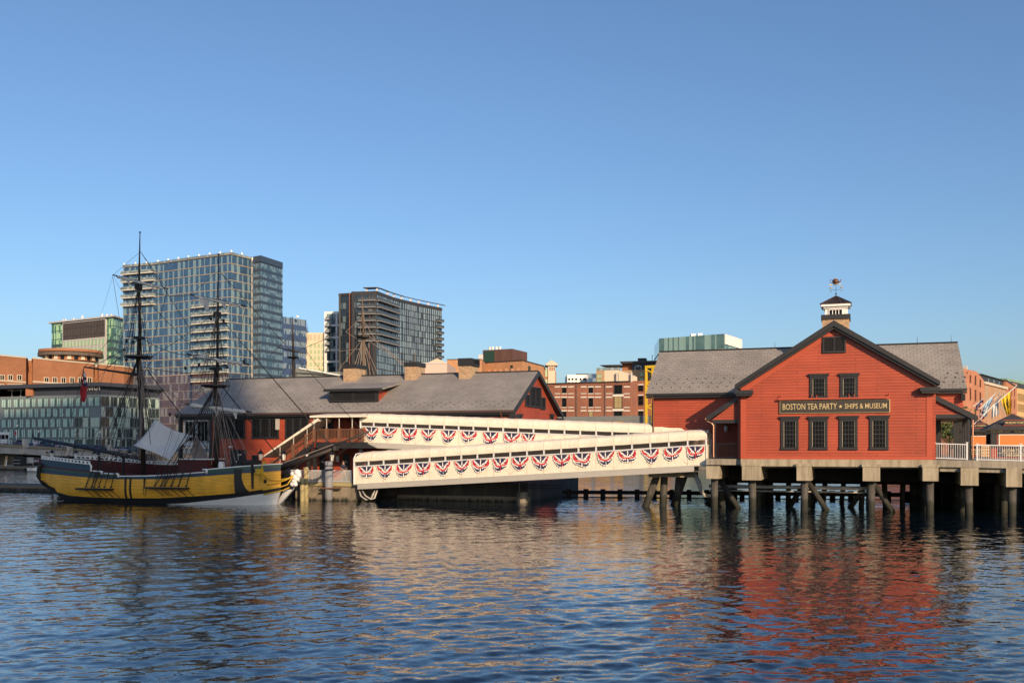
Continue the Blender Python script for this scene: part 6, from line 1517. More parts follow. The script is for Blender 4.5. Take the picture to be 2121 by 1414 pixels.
def warehouse():
    t, f, L, zt = block('brick_warehouse', 'long red brick warehouse with white lintels between the two museum buildings', 'warehouse', 1118, 256, 1306, 246, 796.5, 22, M['wbrick'])
    zt2 = zat(790, 246)
    MB().xz([(0, zt+.001), (L, zt+.001), (L, zt2), (0, zt+.1)], 0.0, 22).build('parapet', M['wbrick'], t); MB().bar((0, -.1, zt+.2), (L, -.1, zt2+.1), .5, .2).build('coping', M['dkframe'], t)
    rows = [(803, 813.5), (824.5, 842), (852.5, 866)]
    g = M['winglass']
    for i, (v0, v1) in enumerate(rows):
        for (a, b, k) in ((1151, 1159, 0), (1165, 1173, 1), (1179, 1187, 0), (1205, 1213, 0), (1220, 1228, 1), (1234, 1243, 0), (1257, 1266, 0), (1294, 1303, 0)):
            x0, zb = f.on(a, v1); x1 = f.x(b); z1 = f.z(a, v0)
            if k: o = window(t, x0, 0, zb, x1-x0, z1-zb, 1, 2, M['dkframe'], M['blind'] if (i == 2 and a == 1220) else g, fw=.08, proud=.06)
            else: o = MB().box(x0, x1, -.04, .0, zb, z1).build('blind_window', M['wbrick'], t)
            MB().box(x0-.25, x1+.25, -.14, -.0, z1+.1, z1+.42).build('lintel', M['whitestone'], t); MB().box(x0-.2, x1+.2, -.16, -.0, zb-.30, zb-.09).build('sill', M['whitestone'], t)
    for (v0, v1) in ((793, 815), (820.5, 845), (850, 868)):
        x0, zb = f.on(1273, v1); x1 = f.x(1288); z1 = f.z(1273, v0); window(t, x0, 0, zb, x1-x0, z1-zb, 2, 2, M['dkframe'], M['blind'] if v0 == 820.5 else g, fw=.15); MB().box(x0-.5, x1+.5, -.2, -.0, zb-.75, zb-.18).build('sill', M['whitestone'], t)
    for u in (1194, 1253): MB().tube([(f.x(u), -.12, 2), (f.x(u), -.12, zt)], .1, 6).build('downspout', M['dkframe'], t)
    b = MB()
    for i in range(60): x = L*(i+.3)/60; b.box(x, x+.3, -.12, -.0, zt-.75+(zt2-zt)*i/60, zt-.25+(zt2-zt)*i/60)
    b.build('corbels', M['wbrick'], t)
    t2, f2, L2, zt3 = block('brick_warehouse', 'set-back end of the brick warehouse in shade beside the yellow steel frame', 'warehouse', 1304, 253, 1352, 250, 789, 16, M['wbrick'])
    wins(t2, f2, [(1323, 1332, v, v+h) for v, h in ((799, 10), (820, 18), (852, 12))], M['dkframe'], g, 1, 2)
    for v in (796.5, 818, 849.5): x0, z = f2.on(1322, v); x1 = f2.x(1333); MB().box(x0, x1, -.15, 0, z-.15, z+.15).build('lintel', M['whitestone'], t2)
    MB().tube([(f2.x(1310), -.3, 2), (f2.x(1310), -.3, zt3-.5)], .25, 8).build('downpipe', M['brickred'], t2)
    # plant on its roof
    e = empty('roof_plant', f, 'large cream air-handling units on the warehouse roof', 'roof plant', None, (0, 6, 0))
    fo = Fr(*f.w(0, 6).xy, math.degrees(f.t))
    for (a, b, v0, v1, sl_) in ((1252, 1277, 767, 787, 0), (1281, 1308, 769, 788, 1)):
        x0, zb = fo.on(a, v1); x1 = fo.x(b); z1 = fo.z(a, v0)
        MB().xz([(x0, zb-1), (x1, zb-1), (x1, z1-(1.2 if sl_ else 0)), (x1-(2.6 if sl_ else 0)-.01, z1), (x0, z1)], 0, 5).build('air_handler', M['cream'], e)
    x0, zb = fo.on(1279, 790); MB().tube([(x0, -.5, zb-.5), (x0, -.5, zb+2.2)], .3, 8).build('duct', M['alu'], e)
    x0, zb = fo.on(1309, 789); MB().tube([(x0, -.5, zb-.5), (x0, -.5, zb+2.2)], .28, 8).build('duct', M['alu'], e)
warehouse()
t, f, L, zt = block('apartment_block', 'small white block with a row of tiny windows over the warehouse roof', 'apartment block', 1175, 360, 1216, 360, 776, 16, M['wpanel'])
wins(t, f, [(u, u+3.8, v, v+4.2) for u in (1177, 1184, 1191.5, 1200.5, 1208) for v in (783, 791)], M['wpanel'], M['winglass'], fw=.1)
MB().box(L*.5, L+6, 4, 16, zt-.3, zt+.7).build('upper_storey', M['dkframe'], t)
t, f, L, zt = block('glass_annex', 'low blue glass annex between the white block and the tan hotel', 'building', 1218, 345, 1236, 345, 774, 14, M['stripe'])
M['tan'] = plain('tan_panels', (.40, .26, .14), .7, var=.08)
def tan_hotel():
    t, f, L, zt = block('tan_hotel', 'tan hotel with roof terrace, dark canopy and round white emblem on navy wall', 'hotel', 1235, 325, 1390, 318, 768, 18, M['tan'])
    x0, x1 = f.x(1310), f.x(1337); zn0, zn1 = f.z(1320, 767), f.z(1320, 752)
    MB().box(f.x(1309), L, .3, 17, zt+.001, zn1).build('penthouse', M['navywall'], t); MB().box(f.x(1285), L+.5, -.4, 17.4, zn1+.001, zn1+.7).build('roof', M['dkframe'], t)
    MB().box(f.x(1286), f.x(1309)-.01, 2, 16, zt+.001, zn1).build('timber_room', M['cbrick'], t)
    MB().prism([(f.x(1243), -.5, f.z(1243, 757)), (f.x(1285)-.01, -.5, f.z(1285, 758.5)), (f.x(1285)-.01, -.5, f.z(1285, 755)), (f.x(1243), -.5, f.z(1243, 756))], (0, 8, 0)).build('terrace_canopy', M['dkframe'], t)
    for u in (1256, 1261): MB().box(f.x(u), f.x(u)+.3, .3, .6, zt, f.z(u, 757.5)).build('canopy_post', M['dkframe'], t)
    MB().box(0, f.x(1285), -.05, .03, zt+.01, zt+1.0).build('terrace_rail', M['railglass'], t)
    c, z = f.on(1321.5, 763); r = 1.05
    MB().tube([(c+r*math.cos(a*math.pi/16), .24, z+r*math.sin(a*math.pi/16)) for a in range(33)], .09, 5).build('ring_emblem', M['white'], t)
    MB().box(c-.3, c+.3, .2, .29, z+.55, z+.75).box(c-.15, c+.3, .2, .29, z-.75, z-.55).build('emblem_mark', M['white'], t)
    wins(t, f, [(1236.5, 1246.5, 775, 782.5), (1236.5, 1246.5, 786, 791), (1325, 1332, 771, 779), (1325, 1332, 783, 789)], M['tan'], M['grglass'], 3)
    x, z = f.on(1318, 752); MB().box(x-.2, x+2.4, 4, 7, zn1+.7, zn1+2).build('stair_head', M['dkframe'], t); MB().tube([(f.x(1347), 4, zn1), (f.x(1347), 4, zn1+3)], .12, 6).build('flue', M['white'], t)
M['navywall'] = plain('navy_tiles', (.025, .03, .045), .5)
tan_hotel()
M['yellowsteel'] = plain('yellow_steel', (.70, .46, .02), .5, var=.1)
def yellow_frame():
    f = fr2(1336, 193, 1372, 191); t = empty('steel_gantry', f, 'tall yellow braced steel frame left of the museum roof', 'gantry')
    x0, x1 = f.x(1338.5), f.x(1366); zt = f.z(1340, 757)
    for y in (0, 3):
        for x in (x0, x1): MB().box(x-.18, x+.18, y-.2, y+.2, 2, zt).build('post', M['yellowsteel'], t)
        MB().box(x0+.221, x1-.221, y-.18, y+.18, zt-.5, zt).build('beam', M['yellowsteel'], t)
        for v0, v1 in ((765, 776), (795, 783), (795, 804), (842, 834), (842, 850)):
            MB().bar((x0, y, f.z(1340, v0 if v0 != 765 else 765)), (f.x(1358), y, f.z(1340, v1)), .22).build('brace', M['yellowsteel'], t)
yellow_frame()
M['tealglass'] = panes('teal_curtain_wall', (.09, .17, .16), (.26, .40, .36), 1.7, 30, .75, (.10, .15, .15), .08, 0, .05, 1.7, .006)
def teal_office():
    fr = plan((1365, 306), (1500, 293), (1536, 308)); T = Tower('office_block', 'teal glass office block rising behind the museum wing roof', fr, [(fr[2][0]+2, fr[2][1]+20), (fr[0][0]+2, fr[0][1]+24)], 'office block')
    zt = zat(691, 293); T.core(2, zt-.05, M['darkspan'], -.1); T.ring(zt-4.4, zt, 0, M['tealglass'], 'window_band'); T.ring(zt-4.7, zt-4.41, .1, M['palemetal'], 'floor_edge'); T.ring(zt-8.5, zt-4.71, -.02, M['tealglass'], 'window_band'); T.ring(zt-9, zt-8.51, .1, M['palemetal'], 'floor_edge'); T.ring(2, zt-9.01, 0, M['tealglass'], 'window_band')
    a, b = Vector(fr[1])-T.o.xy, Vector(fr[2])-T.o.xy; MB().bar((a.x+.3, a.y-.02, zt-1.6), (b.x, b.y-.1, zt-1.6), .35, 3.0).build('white_panel', M['wpanel'], T.t)
    for u in (1434, 1448): p = Vector(hit(fr, u))-T.o.xy; MB().box(p.x, p.x+1.4, p.y+2, p.y+4, zt, zt+.9).build('roof_unit', M['white'], T.t)
teal_office()
M['shed'] = brick('grey_shed_boards', (.20, .21, .20), (.18, .19, .185), (.10, .10, .10), 6, .35, .02, .8, 0, .1, .3)
t, f, L, zt = block('boat_shed', 'low grey boarded shed with orange shutters behind the gangways', 'shed', 1140, 203, 1342, 194, 863, 10, M['shed'])
for (a, b) in ((1187, 1225), (1233, 1265), (1272, 1290)): x0, z1 = f.on(a, 873); x1 = f.x(b); MB().box(x0, x1, -.1, -.0, 2.4, z1).build('shutter', M['ochrepaint'] if 'ochrepaint' in M else plain('orange_shutter', (.55, .27, .03), .6), t)
wins(t, f, [(1262, 1269, 880, 905), (1145, 1160, 880, 905)], M['white'], M['winglass'])
t, f, L, zt = block('storage_building', 'low grey-green building with a pale roof edge behind the left end of the hall ridge', 'building', 610, 206, 706, 203, 772, 14, M['shed'])
MB().xz([(0, zt+.001), (L, zt+.001), (L, zt-.9), (L*.15, zt+.9), (0, zt+.9)], -.3, 14).build('roof', M['shed'], t); MB().bar((L*.12, -.4, zt+.95), (L, -.4, zt-.75), .3, .25).build('roof_edge', M['wpanel'], t)
# right-hand street of warehouses, each a building of its own
M['rbrick'] = brick('red_brick_front', (.46, .19, .10), (.38, .14, .075), (.34, .21, .15), .55, .22, .02, .9, 0, .14, .25); M['tbrick'] = brick('tan_brick_front', (.44, .25, .14), (.38, .20, .11), (.34, .24, .16), .55, .22, .02, .9, 0, .14, .25)
M['patina'] = brick('green_copper_roof', (.22, .36, .25), (.19, .32, .23), (.12, .2, .15), .6, 40, .05, .6, 0, .15, .3, 0, .02); M['dtan'] = plain('yellow_precast', (.56, .37, .17), .7, var=.06)
def right_row():
    t, f, L, zt = block('brick_warehouse', 'red brick warehouse with sloping parapet right of the museum roof', 'warehouse', 1985, 196, 2038, 206, 781, 18, M['rbrick'])
    zl = f.z(2003, 764.5); MB().xz([(0, zt+.001), (L, zt+.001), (f.x(2023), f.z(2023, 769)), (f.x(2004), zl), (0, zl)], 0, 18).build('gable_parapet', M['rbrick'], t)
    wins(t, f, [(2008, 2010.5, 777, 792), (2018.5, 2021, 778, 797), (2028.5, 2031, 786, 801), (2008, 2010.5, 803, 828), (2018.5, 2021, 807, 830), (2028.5, 2031, 812, 833), (2018.5, 2021, 845, 862), (2028.5, 2031, 846, 862)], M['rbrick'], M['winglass'], fw=.05)
    MB().box(f.x(2008), f.x(2013), 3, 4, zl, zl+1.1).build('chimney', M['rbrick'], t); MB().box(f.x(1999), f.x(2030), 8, 12, zl, zl+.8).build('roof_unit', M['white'], t)
    t, f, L, zt = block('brick_warehouse', 'tan brick warehouse topped by dark penthouse with green copper roof', 'warehouse', 2038, 213, 2084, 234, 795, 20, M['tbrick'])
    MB().box(-.3, L+.3, -.35, 20, zt+.001, zt+.55).build('cornice', M['stone'], t)
    x1 = L; zp = zat(775, 213)
    pw = MB().box(-1.2, L, .6, 18, zt+.551, zp).build('penthouse', M['dkframe'], t)
    for q in (.28, .52, .76): MB().box(L*q, L*q+1.3, .53, .599, zt+1.0, zp-.5).build('window', M['stripe'], pw)
    zr = zp+2.0; MB().add([(-1.8, 0, zp+.001), (L+.5, 0, zp+.001), (L+.5, 10, zr), (-1.8, 10, zr), (L+.5, 19, zp+.001), (-1.8, 19, zp+.001)], [(0, 1, 2, 3), (3, 2, 4, 5), (1, 4, 2), (0, 3, 5), (0, 5, 4, 1)]).build('copper_roof', M['patina'], t)
    wins(t, f, [(2061.5, 2063.2, 806, 816), (2069, 2070.7, 809, 818), (2077, 2079, 812, 822), (2063, 2065, 826, 845), (2071, 2073, 827, 845), (2042.5, 2044, 800, 840), (2078, 2080, 830, 850)], M['stone'], M['winglass'], fw=.1)
    for i in range(2): MB().box(L*(.2+.3*i), L*(.2+.3*i)+1, 6, 7.5, zp+1, zr+1.0).build('roof_vent', M['palemetal'], t)
    t, f, L, zt = block('brick_warehouse', 'narrow dark red brick warehouse behind the yellow flag', 'warehouse', 2084, 234, 2106.5, 245, 789, 20, M['rbrick'])
    MB().xz([(0, zt+.01), (L, zt-1.0), (L, zt-.7), (0, zt+.3)], -.2, 20).build('parapet', M['dkframe'], t)
    wins(t, f, [(u, u+1.8, v, v+h) for u in (2089, 2093, 2100) for v, h in ((803, 16), (827, 18), (856, 12))], M['rbrick'], M['winglass'], fw=.05)
    t, f, L, zt = block('office_block', 'yellowish precast office block with window bands at the right edge', 'office block', 2106.5, 246, 2150, 268, 803, 20, M['dtan'])
    MB().box(0, L, 1, 19, zt+.001, zt+1.6).build('penthouse', M['dkframe'], t)
    for v0, v1 in ((814, 829), (836, 851), (861, 876)):
        for i in range(8): x0, zb = f.on(2107.5, v1); z1 = f.z(2107.5, v0); window(t, .3+i*1.35, 0, zb, 1.05, z1-zb, 2, 1, M['dtan'], M['winglass'], fw=.06, mw=.08)
    # farther roofs with planters
    t, f, L, zt = block('roof_terrace', 'far glass and copper roof terrace stepping down behind the warehouses', 'building', 2085, 300, 2150, 330, 783, 10, M['patina'])
right_row()
# tall tower behind the viewer whose shadow lies over the ship and the hotel
def shade_tower():
    t = empty('office_tower', None, 'tall office tower standing behind the viewer, outside the photograph', 'office tower', None, (SHX, -180, 0))
    MB().box(-46, 0, -40, 0, -1, SHZ).build('wall', M['shadewall'], t)
SHX, SHZ = 88.8, 201.
M['shadewall'] = brick('office_facade', (.20, .22, .24), (.24, .26, .28), (.55, .51, .45), 3, 3.6, .9, .5, 0, .1, .5, 0, 0)
shade_tower()
# ---------------------------------------------------------------- road bridge on the left, its traffic and lamps
M['bluerail'] = plain('blue_railing', (.04, .09, .16), .5); M['girder'] = streaked('pale_girder', (.50, .46, .40), (.36, .32, .27), .8, .4, (.45, .75), .01); M['deckedge'] = plain('tan_deck_edge', (.30, .24, .16), .8, var=.15)
BF = fr2(-70, 192, 430, 285); BZ0 = zat(915, 192); BK = (zat(944, 285)-BZ0)/BF.L
def bz(x): return BZ0+BK*x
def bridge():
    t = empty('road_bridge', BF, 'low road bridge with pale girder and blue railing at the left', 'bridge'); L = BF.L+30
    def sl(b, x0, x1, y0, y1, a, c): return b.add([(x0, y0, bz(x0)+a), (x1, y0, bz(x1)+a), (x1, y1, bz(x1)+a), (x0, y1, bz(x0)+a), (x0, y0, bz(x0)+c), (x1, y0, bz(x1)+c), (x1, y1, bz(x1)+c), (x0, y1, bz(x0)+c)], [(0, 3, 2, 1), (4, 5, 6, 7), (0, 1, 5, 4), (1, 2, 6, 5), (2, 3, 7, 6), (3, 0, 4, 7)])
    sl(MB(), 0, L, 0, 17, -.5, -.0).build('deck', M['deckedge'], t); sl(MB(), 0, L, .25, .7, -1.9, -.501).build('girder', M['girder'], t); sl(MB(), 0, L, 16, 16.6, -1.9, -.501).build('girder', M['girder'], t)
    for y in (.3, 16.5):
        b = MB(); sl(b, 0, L, y-.05, y+.05, 1.0, 1.1); sl(b, 0, L, y-.05, y+.05, .15, .25); sl(b, 0, L, y-.03, y+.03, .55, .62)
        for i in range(int(L/2.4)): sl(b, i*2.4, i*2.4+.12, y-.06, y+.06, 0.001, 1.1)
        b.build('railing', M['bluerail'], t)
    for u in (52, 143, 226, 300):
        x = BF.x(u); p = MB(); sl(p, x-.7, x+.7, -.35, .2, -.5, 1.35).build('pilaster', M['girder'], t); q = MB(); sl(q, x-.6, x+.6, -.2, .24, -1.7, -.501).build('bracket', M['girder'], t)
        if u != 143: MB().box(x-1.2, x+1.2, 2, 15, -2, bz(x)-1.9).build('pier', M['granite'], t)
bridge()
def street_lamp(u, vt, y, lab, first=[None]):
    x = BF.x(u, y); zb = bz(x); h = BF.z(u, vt, y)-zb
    t = empty('street_lamp', BF, lab, 'street lamp', 'lamps on the bridge', (x, y, zb))
    MB().lathe([(.16, 0), (.16, .3), (.08, .6), (.06, h-.9), (.12, h-.8)], 8).build('post', M['blackmetal'], t)
    MB().lathe([(.10, h-.79), (.24, h-.25), (.24, h-.22)], 8).build('lantern', M['lampglass'], t); MB().lathe([(.30, h-.22), (.10, h-.05), (0, h)], 8).build('cap', M['blackmetal'], t)
for u, vt, y, lab in ((36, 876, .8, 'tall bridge lamp beside the white flagpole'), (80, 889, 15, 'bridge lamp in front of the red and white board'), (125, 883, .8, 'tall bridge lamp beside the silver car'), (157, 895, 15, 'bridge lamp right of the silver car, on the far side'), (207, 890, .8, 'bridge lamp seen through the aft shrouds of the ship'), (227, 901, 15, 'short far bridge lamp beside the third pilaster'), (283, 893, .8, 'bridge lamp just left of the main mast')):
    street_lamp(u, vt, y, lab)
# vehicles
M['tyre'] = plain('tyre', (.012, .012, .012), .8); M['carglass'] = glass('car_glass', (.01, .012, .015), .05, 1.5)
def car_meshes(col_name, c):
    m = plain(col_name, c, .3, .2, var=.04)
    b = MB().yz([(-.85, .3), (-.88, .75), (-.85, .85), (.85, .85), (.88, .75), (.85, .3)], -2.2, 2.2); body = b.mesh('body', m); 
    g = MB().prism([(-1.5, -.78, .85), (1.0, -.78, .85), (.45, -.70, 1.38), (-1.05, -.70, 1.38)], (0, 1.5, 0)).mesh('cabin', M['carglass'])
    r = MB().box(-1.05, .45, -.70, .80-.08, 1.381, 1.42).mesh('roof', m)
    wl = MB().prism([(.32*math.cos(a*math.pi/7), -.09, .32*math.sin(a*math.pi/7)) for a in range(14)], (0, .18, 0)).mesh('wheel', M['tyre'])
    tl = MB().box(-2.22, -2.19, -.8, -.45, .6, .76).mesh('tail_light', M['tail']); return body, g, r, wl, tl
M['tail'] = plain('tail_light', (.5, .03, .02), .3)
CARS = {k: car_meshes(k+'_car_paint', c) for k, c in (('silver', (.45, .46, .48)), ('dark', (.025, .03, .045)), ('blue', (.05, .10, .18)))}
def car(u, y, k, lab):
    x = BF.x(u, y); t = empty('parked_car', BF, lab, 'car', 'cars on the bridge', (x, y, bz(x)+.0)); b, g, r, wl, tl = CARS[k]
    t.rotation_euler = (0, math.atan(-BK), -BF.t)
    obj('body', b, t); obj('cabin', g, t); obj('roof', r, t)
    for px in (-1.35, 1.35):
        for py in (-.8, .8): obj('wheel', wl, t, (px, py, .32))
    for py in (0, 1.25): obj('tail_light', tl, t, (0, py, 0))
for u, y, k, l in ((48, 5, 'blue', 'blue car beside the first bridge pilaster'), (96, 6, 'dark', 'dark car right of the red and white board'), (124, 5.5, 'silver', 'silver car on the bridge beside the tall lamp'), (154, 6, 'dark', 'dark car just right of the second bridge pilaster'), (183, 6.5, 'blue', 'blue car under the lowest part of the ship boom'), (207, 6, 'dark', 'dark car beside the third bridge pilaster'), (250, 6, 'silver', 'silver car on the bridge left of the main mast'), (268, 6.5, 'dark', 'dark car on the bridge touching the main mast')): car(u, y, k, l)
def bus():
    x = BF.x(2, 5); t = empty('shuttle_bus', BF, 'white shuttle bus at the left edge of the bridge', 'bus', None, (x, 5, bz(x)))
    MB().box(-5.0, 1.1, -1.15, 1.15, .35, 2.75).build('body', M['white'], t)
    for i in range(5): MB().box(-4.8+i*1.15, -3.8+i*1.15, -1.17, -1.151, 1.35, 2.2).build('window', M['carglass'], t)
    MB().box(1.1, 1.12, -1.0, 1.0, 1.3, 2.3).build('windscreen', M['carglass'], t)
    for px in (-3.6, .2):
        for py in (-1.05, 1.05): obj('wheel', CARS['dark'][3], t, (px, py, .35))
bus()
def board():
    x = BF.x(83, 16); t = empty('banner_board', BF, 'white board with a red mottled pattern on the far side of the bridge', 'board', None, (x, 16.8, bz(x)))
    MB().box(-1.6, 1.6, 0, .08, .6, 2.2).build('panel', M['mottled'], t)
    for px in (-1.2, 1.2): MB().box(px-.06, px+.06, .09, .2, 0, 2.1).build('post', M['blackmetal'], t)
m = NT('red_mottle'); tc = m.n("ShaderNodeTexCoord"); n = m.noise(tc.outputs['Object'], 3.2, 2, .5); g = m.math('GREATER_THAN', n.outputs[0], .52); sp = m.n("ShaderNodeSeparateXYZ"); m.l(tc.outputs['Object'], sp.inputs[0])
m.l(m.mix(m.math('MULTIPLY', g, m.math('LESS_THAN', sp.outputs[0], .7)), (.75, .74, .72), (.35, .02, .03)), m.p.inputs['Base Color']); M['mottled'] = m.mat
board()
def pole():
    x = BF.x(46, 16); t = empty('flagpole', BF, 'white flagpole with a small red flag behind the bridge', 'flagpole', None, (x, 17.5, bz(x)-.3)); h = 4.6
    MB().tube([(0, 0, 0), (0, 0, h)], [.09, .05], 8).build('pole', M['white'], t)
    MB().grid([[(-.7*i/5*(1-.5*j/4)-.02, .06*math.sin(i*1.4), h-.2-.75*j/4-.25*i/5) for i in range(6)] for j in range(5)]).build('flag', M['flagred'], t)
pole()
# ---------------------------------------------------------------- working dock and small boat under the bridge
def dock():
    f = fr2(-60, 184, 60, 176); t = empty('work_dock', f, 'cluttered timber work dock under the bridge at the left edge', 'dock')
    MB().box(0, f.L, 0, 6, .35, .75).build('platform', M['deckwood'], t)
    for x in (2, 7, f.L-.6): MB().tube([(x, 0, -1), (x, 0, .349)], .2, 8).build('pile', M['darktimber'], t)
    x = f.x(25); MB().box(x-.9, x+.9, 1, 2.5, .751, 2.4).build('equipment_frame', M['darktimber'], t)
    for z in (1.2, 1.8): MB().box(x-.95, x+.95, .9, .99, z, z+.08).build('shelf', M['alu'], t)
    x = f.x(5); MB().bar((x-.6, .8, .75), (x+.1, .8, 2.5), .25).build('leaning_timber', M['lightwood'], t); MB().bar((x+.3, .5, .75), (x+.5, .5, 1.9), .12).build('leaning_timber', M['white'], t)
    x = f.x(37); MB().box(x-.4, x+.4, 2, 2.8, .751, 2.3).build('cabinet', M['alu'], t)
    x = f.x(42); MB().box(x-.7, x+.7, 1, 2, .751, 1.3).build('crate', M['darktimber'], t)
dock()
def sign():
    f = fr2(45, 186, 95, 184); t = empty('parking_sign', f, 'dark red PARKING board under the bridge beside the stern', 'sign')
    x0, x1 = f.x(47), f.x(95); zt, zb = f.z(60, 949), f.z(60, 959)
    p = MB().box(x0, x1, 0, .12, zb, zt).build('panel', M['maroon'], t); text('PARKING', .62, 'lettering', M['white'], p, ((f.x(51)+f.x(80))/2, -.02, (zt+zb)/2-.03), 0, 1, .0, width=f.x(80)-f.x(51))
    for x in (x0+.3, x1-.3): MB().box(x-.08, x+.08, .13, .3, -.5, zt).build('post', M['blackmetal'], t)
    MB().box(x0, x1, .4, 3, .3, zb+.2).build('float', M['darktimber'], t)
sign()
def skiff():
    p = unp(71, 977, 168); t = empty('skiff', None, 'small white skiff moored left of the ship stern', 'boat', None, (p.x, p.y, 0), R(-12))
    st = [(-1.0, .55, .75), (-.3, .62, .70), (.4, .5, .75), (1.1, .05, .95)]
    b = MB(); rows = []
    for x, w_, h in st: rows.append([(x, -w_, h), (x-.05, -w_*.8, .2), (x-.1, 0, -.1), (x-.05, w_*.8, .2), (x, w_, h)])
    b.grid(rows); b.poly([rows[0][i] for i in range(5)]); b.build('hull', M['white'], t); MB().box(-.3, .0, -.58, .58, .5, .56).build('thwart', M['deckwood'], t)
    for y in (-.6, .6): MB().tube([(s[0], math.copysign(s[1], y), s[2]) for s in st], .03, 5).build('gunwale', M['darktimber'], t)
skiff()
# ---------------------------------------------------------------- flags over the museum porch
def flag(u0, v0, u1, v1, y, pts, mats, fn, lab, q=(.45, 1.)):
    """staff from low end to tip; cloth hangs from the staff between two fractions down to the given pixel points"""
    Q = lambda u, v: Vector((G.on(u, v, y)[0], y, G.on(u, v, y)[1]))
    a, b_ = Q(u0, v0), Q(u1, v1); t = empty('flag', G, lab, 'flag', 'flags on the museum porch', tuple(a)); 
    st = MB().tube([(0, 0, 0), tuple(b_-a)], .028, 6).lathe([(0, -.05), (.05, 0), (0, .05)], 8, tuple(b_-a)).build('staff', M['white'], t)
    T0, T1 = a.lerp(b_, q[0])-a, a.lerp(b_, q[1])-a; B0, B1 = Q(*pts[0])-a, Q(*pts[1])-a
    NX, NY = 12, 16; b = MB(); rows = []
    for i in range(NY+1):
        k = i/NY; p0, p1 = T0.lerp(B0, k), T1.lerp(B1, k)
        rows.append([tuple(p0.lerp(p1, j/NX)+Vector((0, .09*math.sin(j*1.3+k*2)*(.3+k), 0))) for j in range(NX+1)])
    b.v = [p for r_ in rows for p in r_]
    for i in range(NY):
        for j in range(NX): b.f.append([i*(NX+1)+j, i*(NX+1)+j+1, (i+1)*(NX+1)+j+1, (i+1)*(NX+1)+j]); b.m.append(fn(j/NX, i/NY, j, i))
    b.build('cloth', mats, t, True)
M['flagy'] = plain('flag_yellow', (.72, .46, .02), .8, var=.06); M['flagw'] = plain('flag_white', (.78, .76, .74), .8, var=.04); M['flagb'] = plain('flag_light_blue', (.35, .52, .68), .8, var=.06); M['flagdark'] = plain('flag_dark_green', (.03, .05, .03), .8)
usf = lambda a, c, j, i: 2 if (a > .55 and c < .45) else (1 if j % 2 else 0)
flag(2014, 843, 2036, 826, 3.2, ((2022, 852), (2037, 833)), [M['bwhite'], M['bred'], M['bnavy']], usf, 'striped red and white flag with starred blue corner, leftmost over the porch eave', (.3, 1))
flag(2026, 850, 2060, 816, 2.4, ((2030, 866), (2043, 862)), [M['flagb'], M['flagw']], lambda a, c, j, i: 1 if abs(a-.5) < .2 and .3 < c < .7 else 0, 'light blue flag on the second staff over the porch', (.35, .95))
flag(2026, 860, 2070, 816, 1.6, ((2031, 872), (2039, 866)), [M['bwhite'], M['bred'], M['bnavy']], usf, 'red and white striped flag hanging against the porch eave end', (.05, .25))
flag(2030, 868, 2074, 820, 1.0, ((2054, 866), (2069, 858)), [M['flagw']], lambda *k: 0, 'plain white flag hanging beside the ticket booth roof', (.55, .86))
flag(2034, 860, 2105, 799, .6, ((2086, 860), (2094, 856)), [M['flagy'], M['flagdark']], lambda a, c, j, i: 1 if (a-.5)**2+((c-.42)*.8)**2 < .035 and (i+j) % 3 else 0, 'yellow flag with dark coiled emblem, topmost and rightmost', (.55, .84))
flag(1993, 900, 2026, 870, 5.0, ((2018, 884), (2023, 878)), [M['bwhite'], M['bred'], M['bnavy']], usf, 'small striped flag low beside the porch post', (.75, .98))
# ---------------------------------------------------------------- tree seen through the porch, tree behind the hotel
M['leaf'] = plain('leaves', (.075, .095, .022), .6, var=.45, scale=.9); M['leafd'] = plain('dark_leaves', (.03, .045, .02), .6, var=.4, scale=.9); M['bark'] = plain('bark', (.07, .05, .035), .9, var=.3)
def tree(x, y, z, h, r, label, mat, seed, n=900):
    rnd = random.Random(seed); t = empty('tree', None, label, 'tree', None, (x, y, z))
    b = MB().tube([(0, 0, 0), (.1, 0, h*.35), (0, .1, h*.7)], [.22, .16, .06], 8)
    for k in range(6): a = k*1.05; b.tube([(0, 0, h*(.3+.05*k)), (math.cos(a)*r*.6, math.sin(a)*r*.6, h*(.5+.06*k))], [.08, .03], 5)
    b.build('trunk', M['bark'], t); c = MB(); cl = [(rnd.gauss(0, r*.42), rnd.gauss(0, r*.42), h*.66+rnd.gauss(0, h*.15)) for _ in range(16)]
    for i in range(n):
        q = rnd.choice(cl); p = Vector(q)+Vector((rnd.gauss(0, r*.2), rnd.gauss(0, r*.2), rnd.gauss(0, r*.17))); s = rnd.uniform(.12, .26)
        d = Vector((rnd.gauss(0, 1), rnd.gauss(0, 1), rnd.gauss(0, 1))).normalized(); e = d.orthogonal().normalized(); g = d.cross(e); c.add([p+e*s, p+g*s*.6, p-e*s, p-g*s*.6], [(0, 1, 2, 3)])
    c.build('crown', mat, t)
p = unp(1967, 905, 118); tree(p.x, p.y, 2, 6.5, 3.0, 'yellow-green tree glimpsed through the museum porch', M['leaf'], 4)
p = unp(398, 850, 300); tree(p.x, p.y, 2, 15, 6, 'dark tree between the hotel and the hall roof', M['leafd'], 9, 1400)
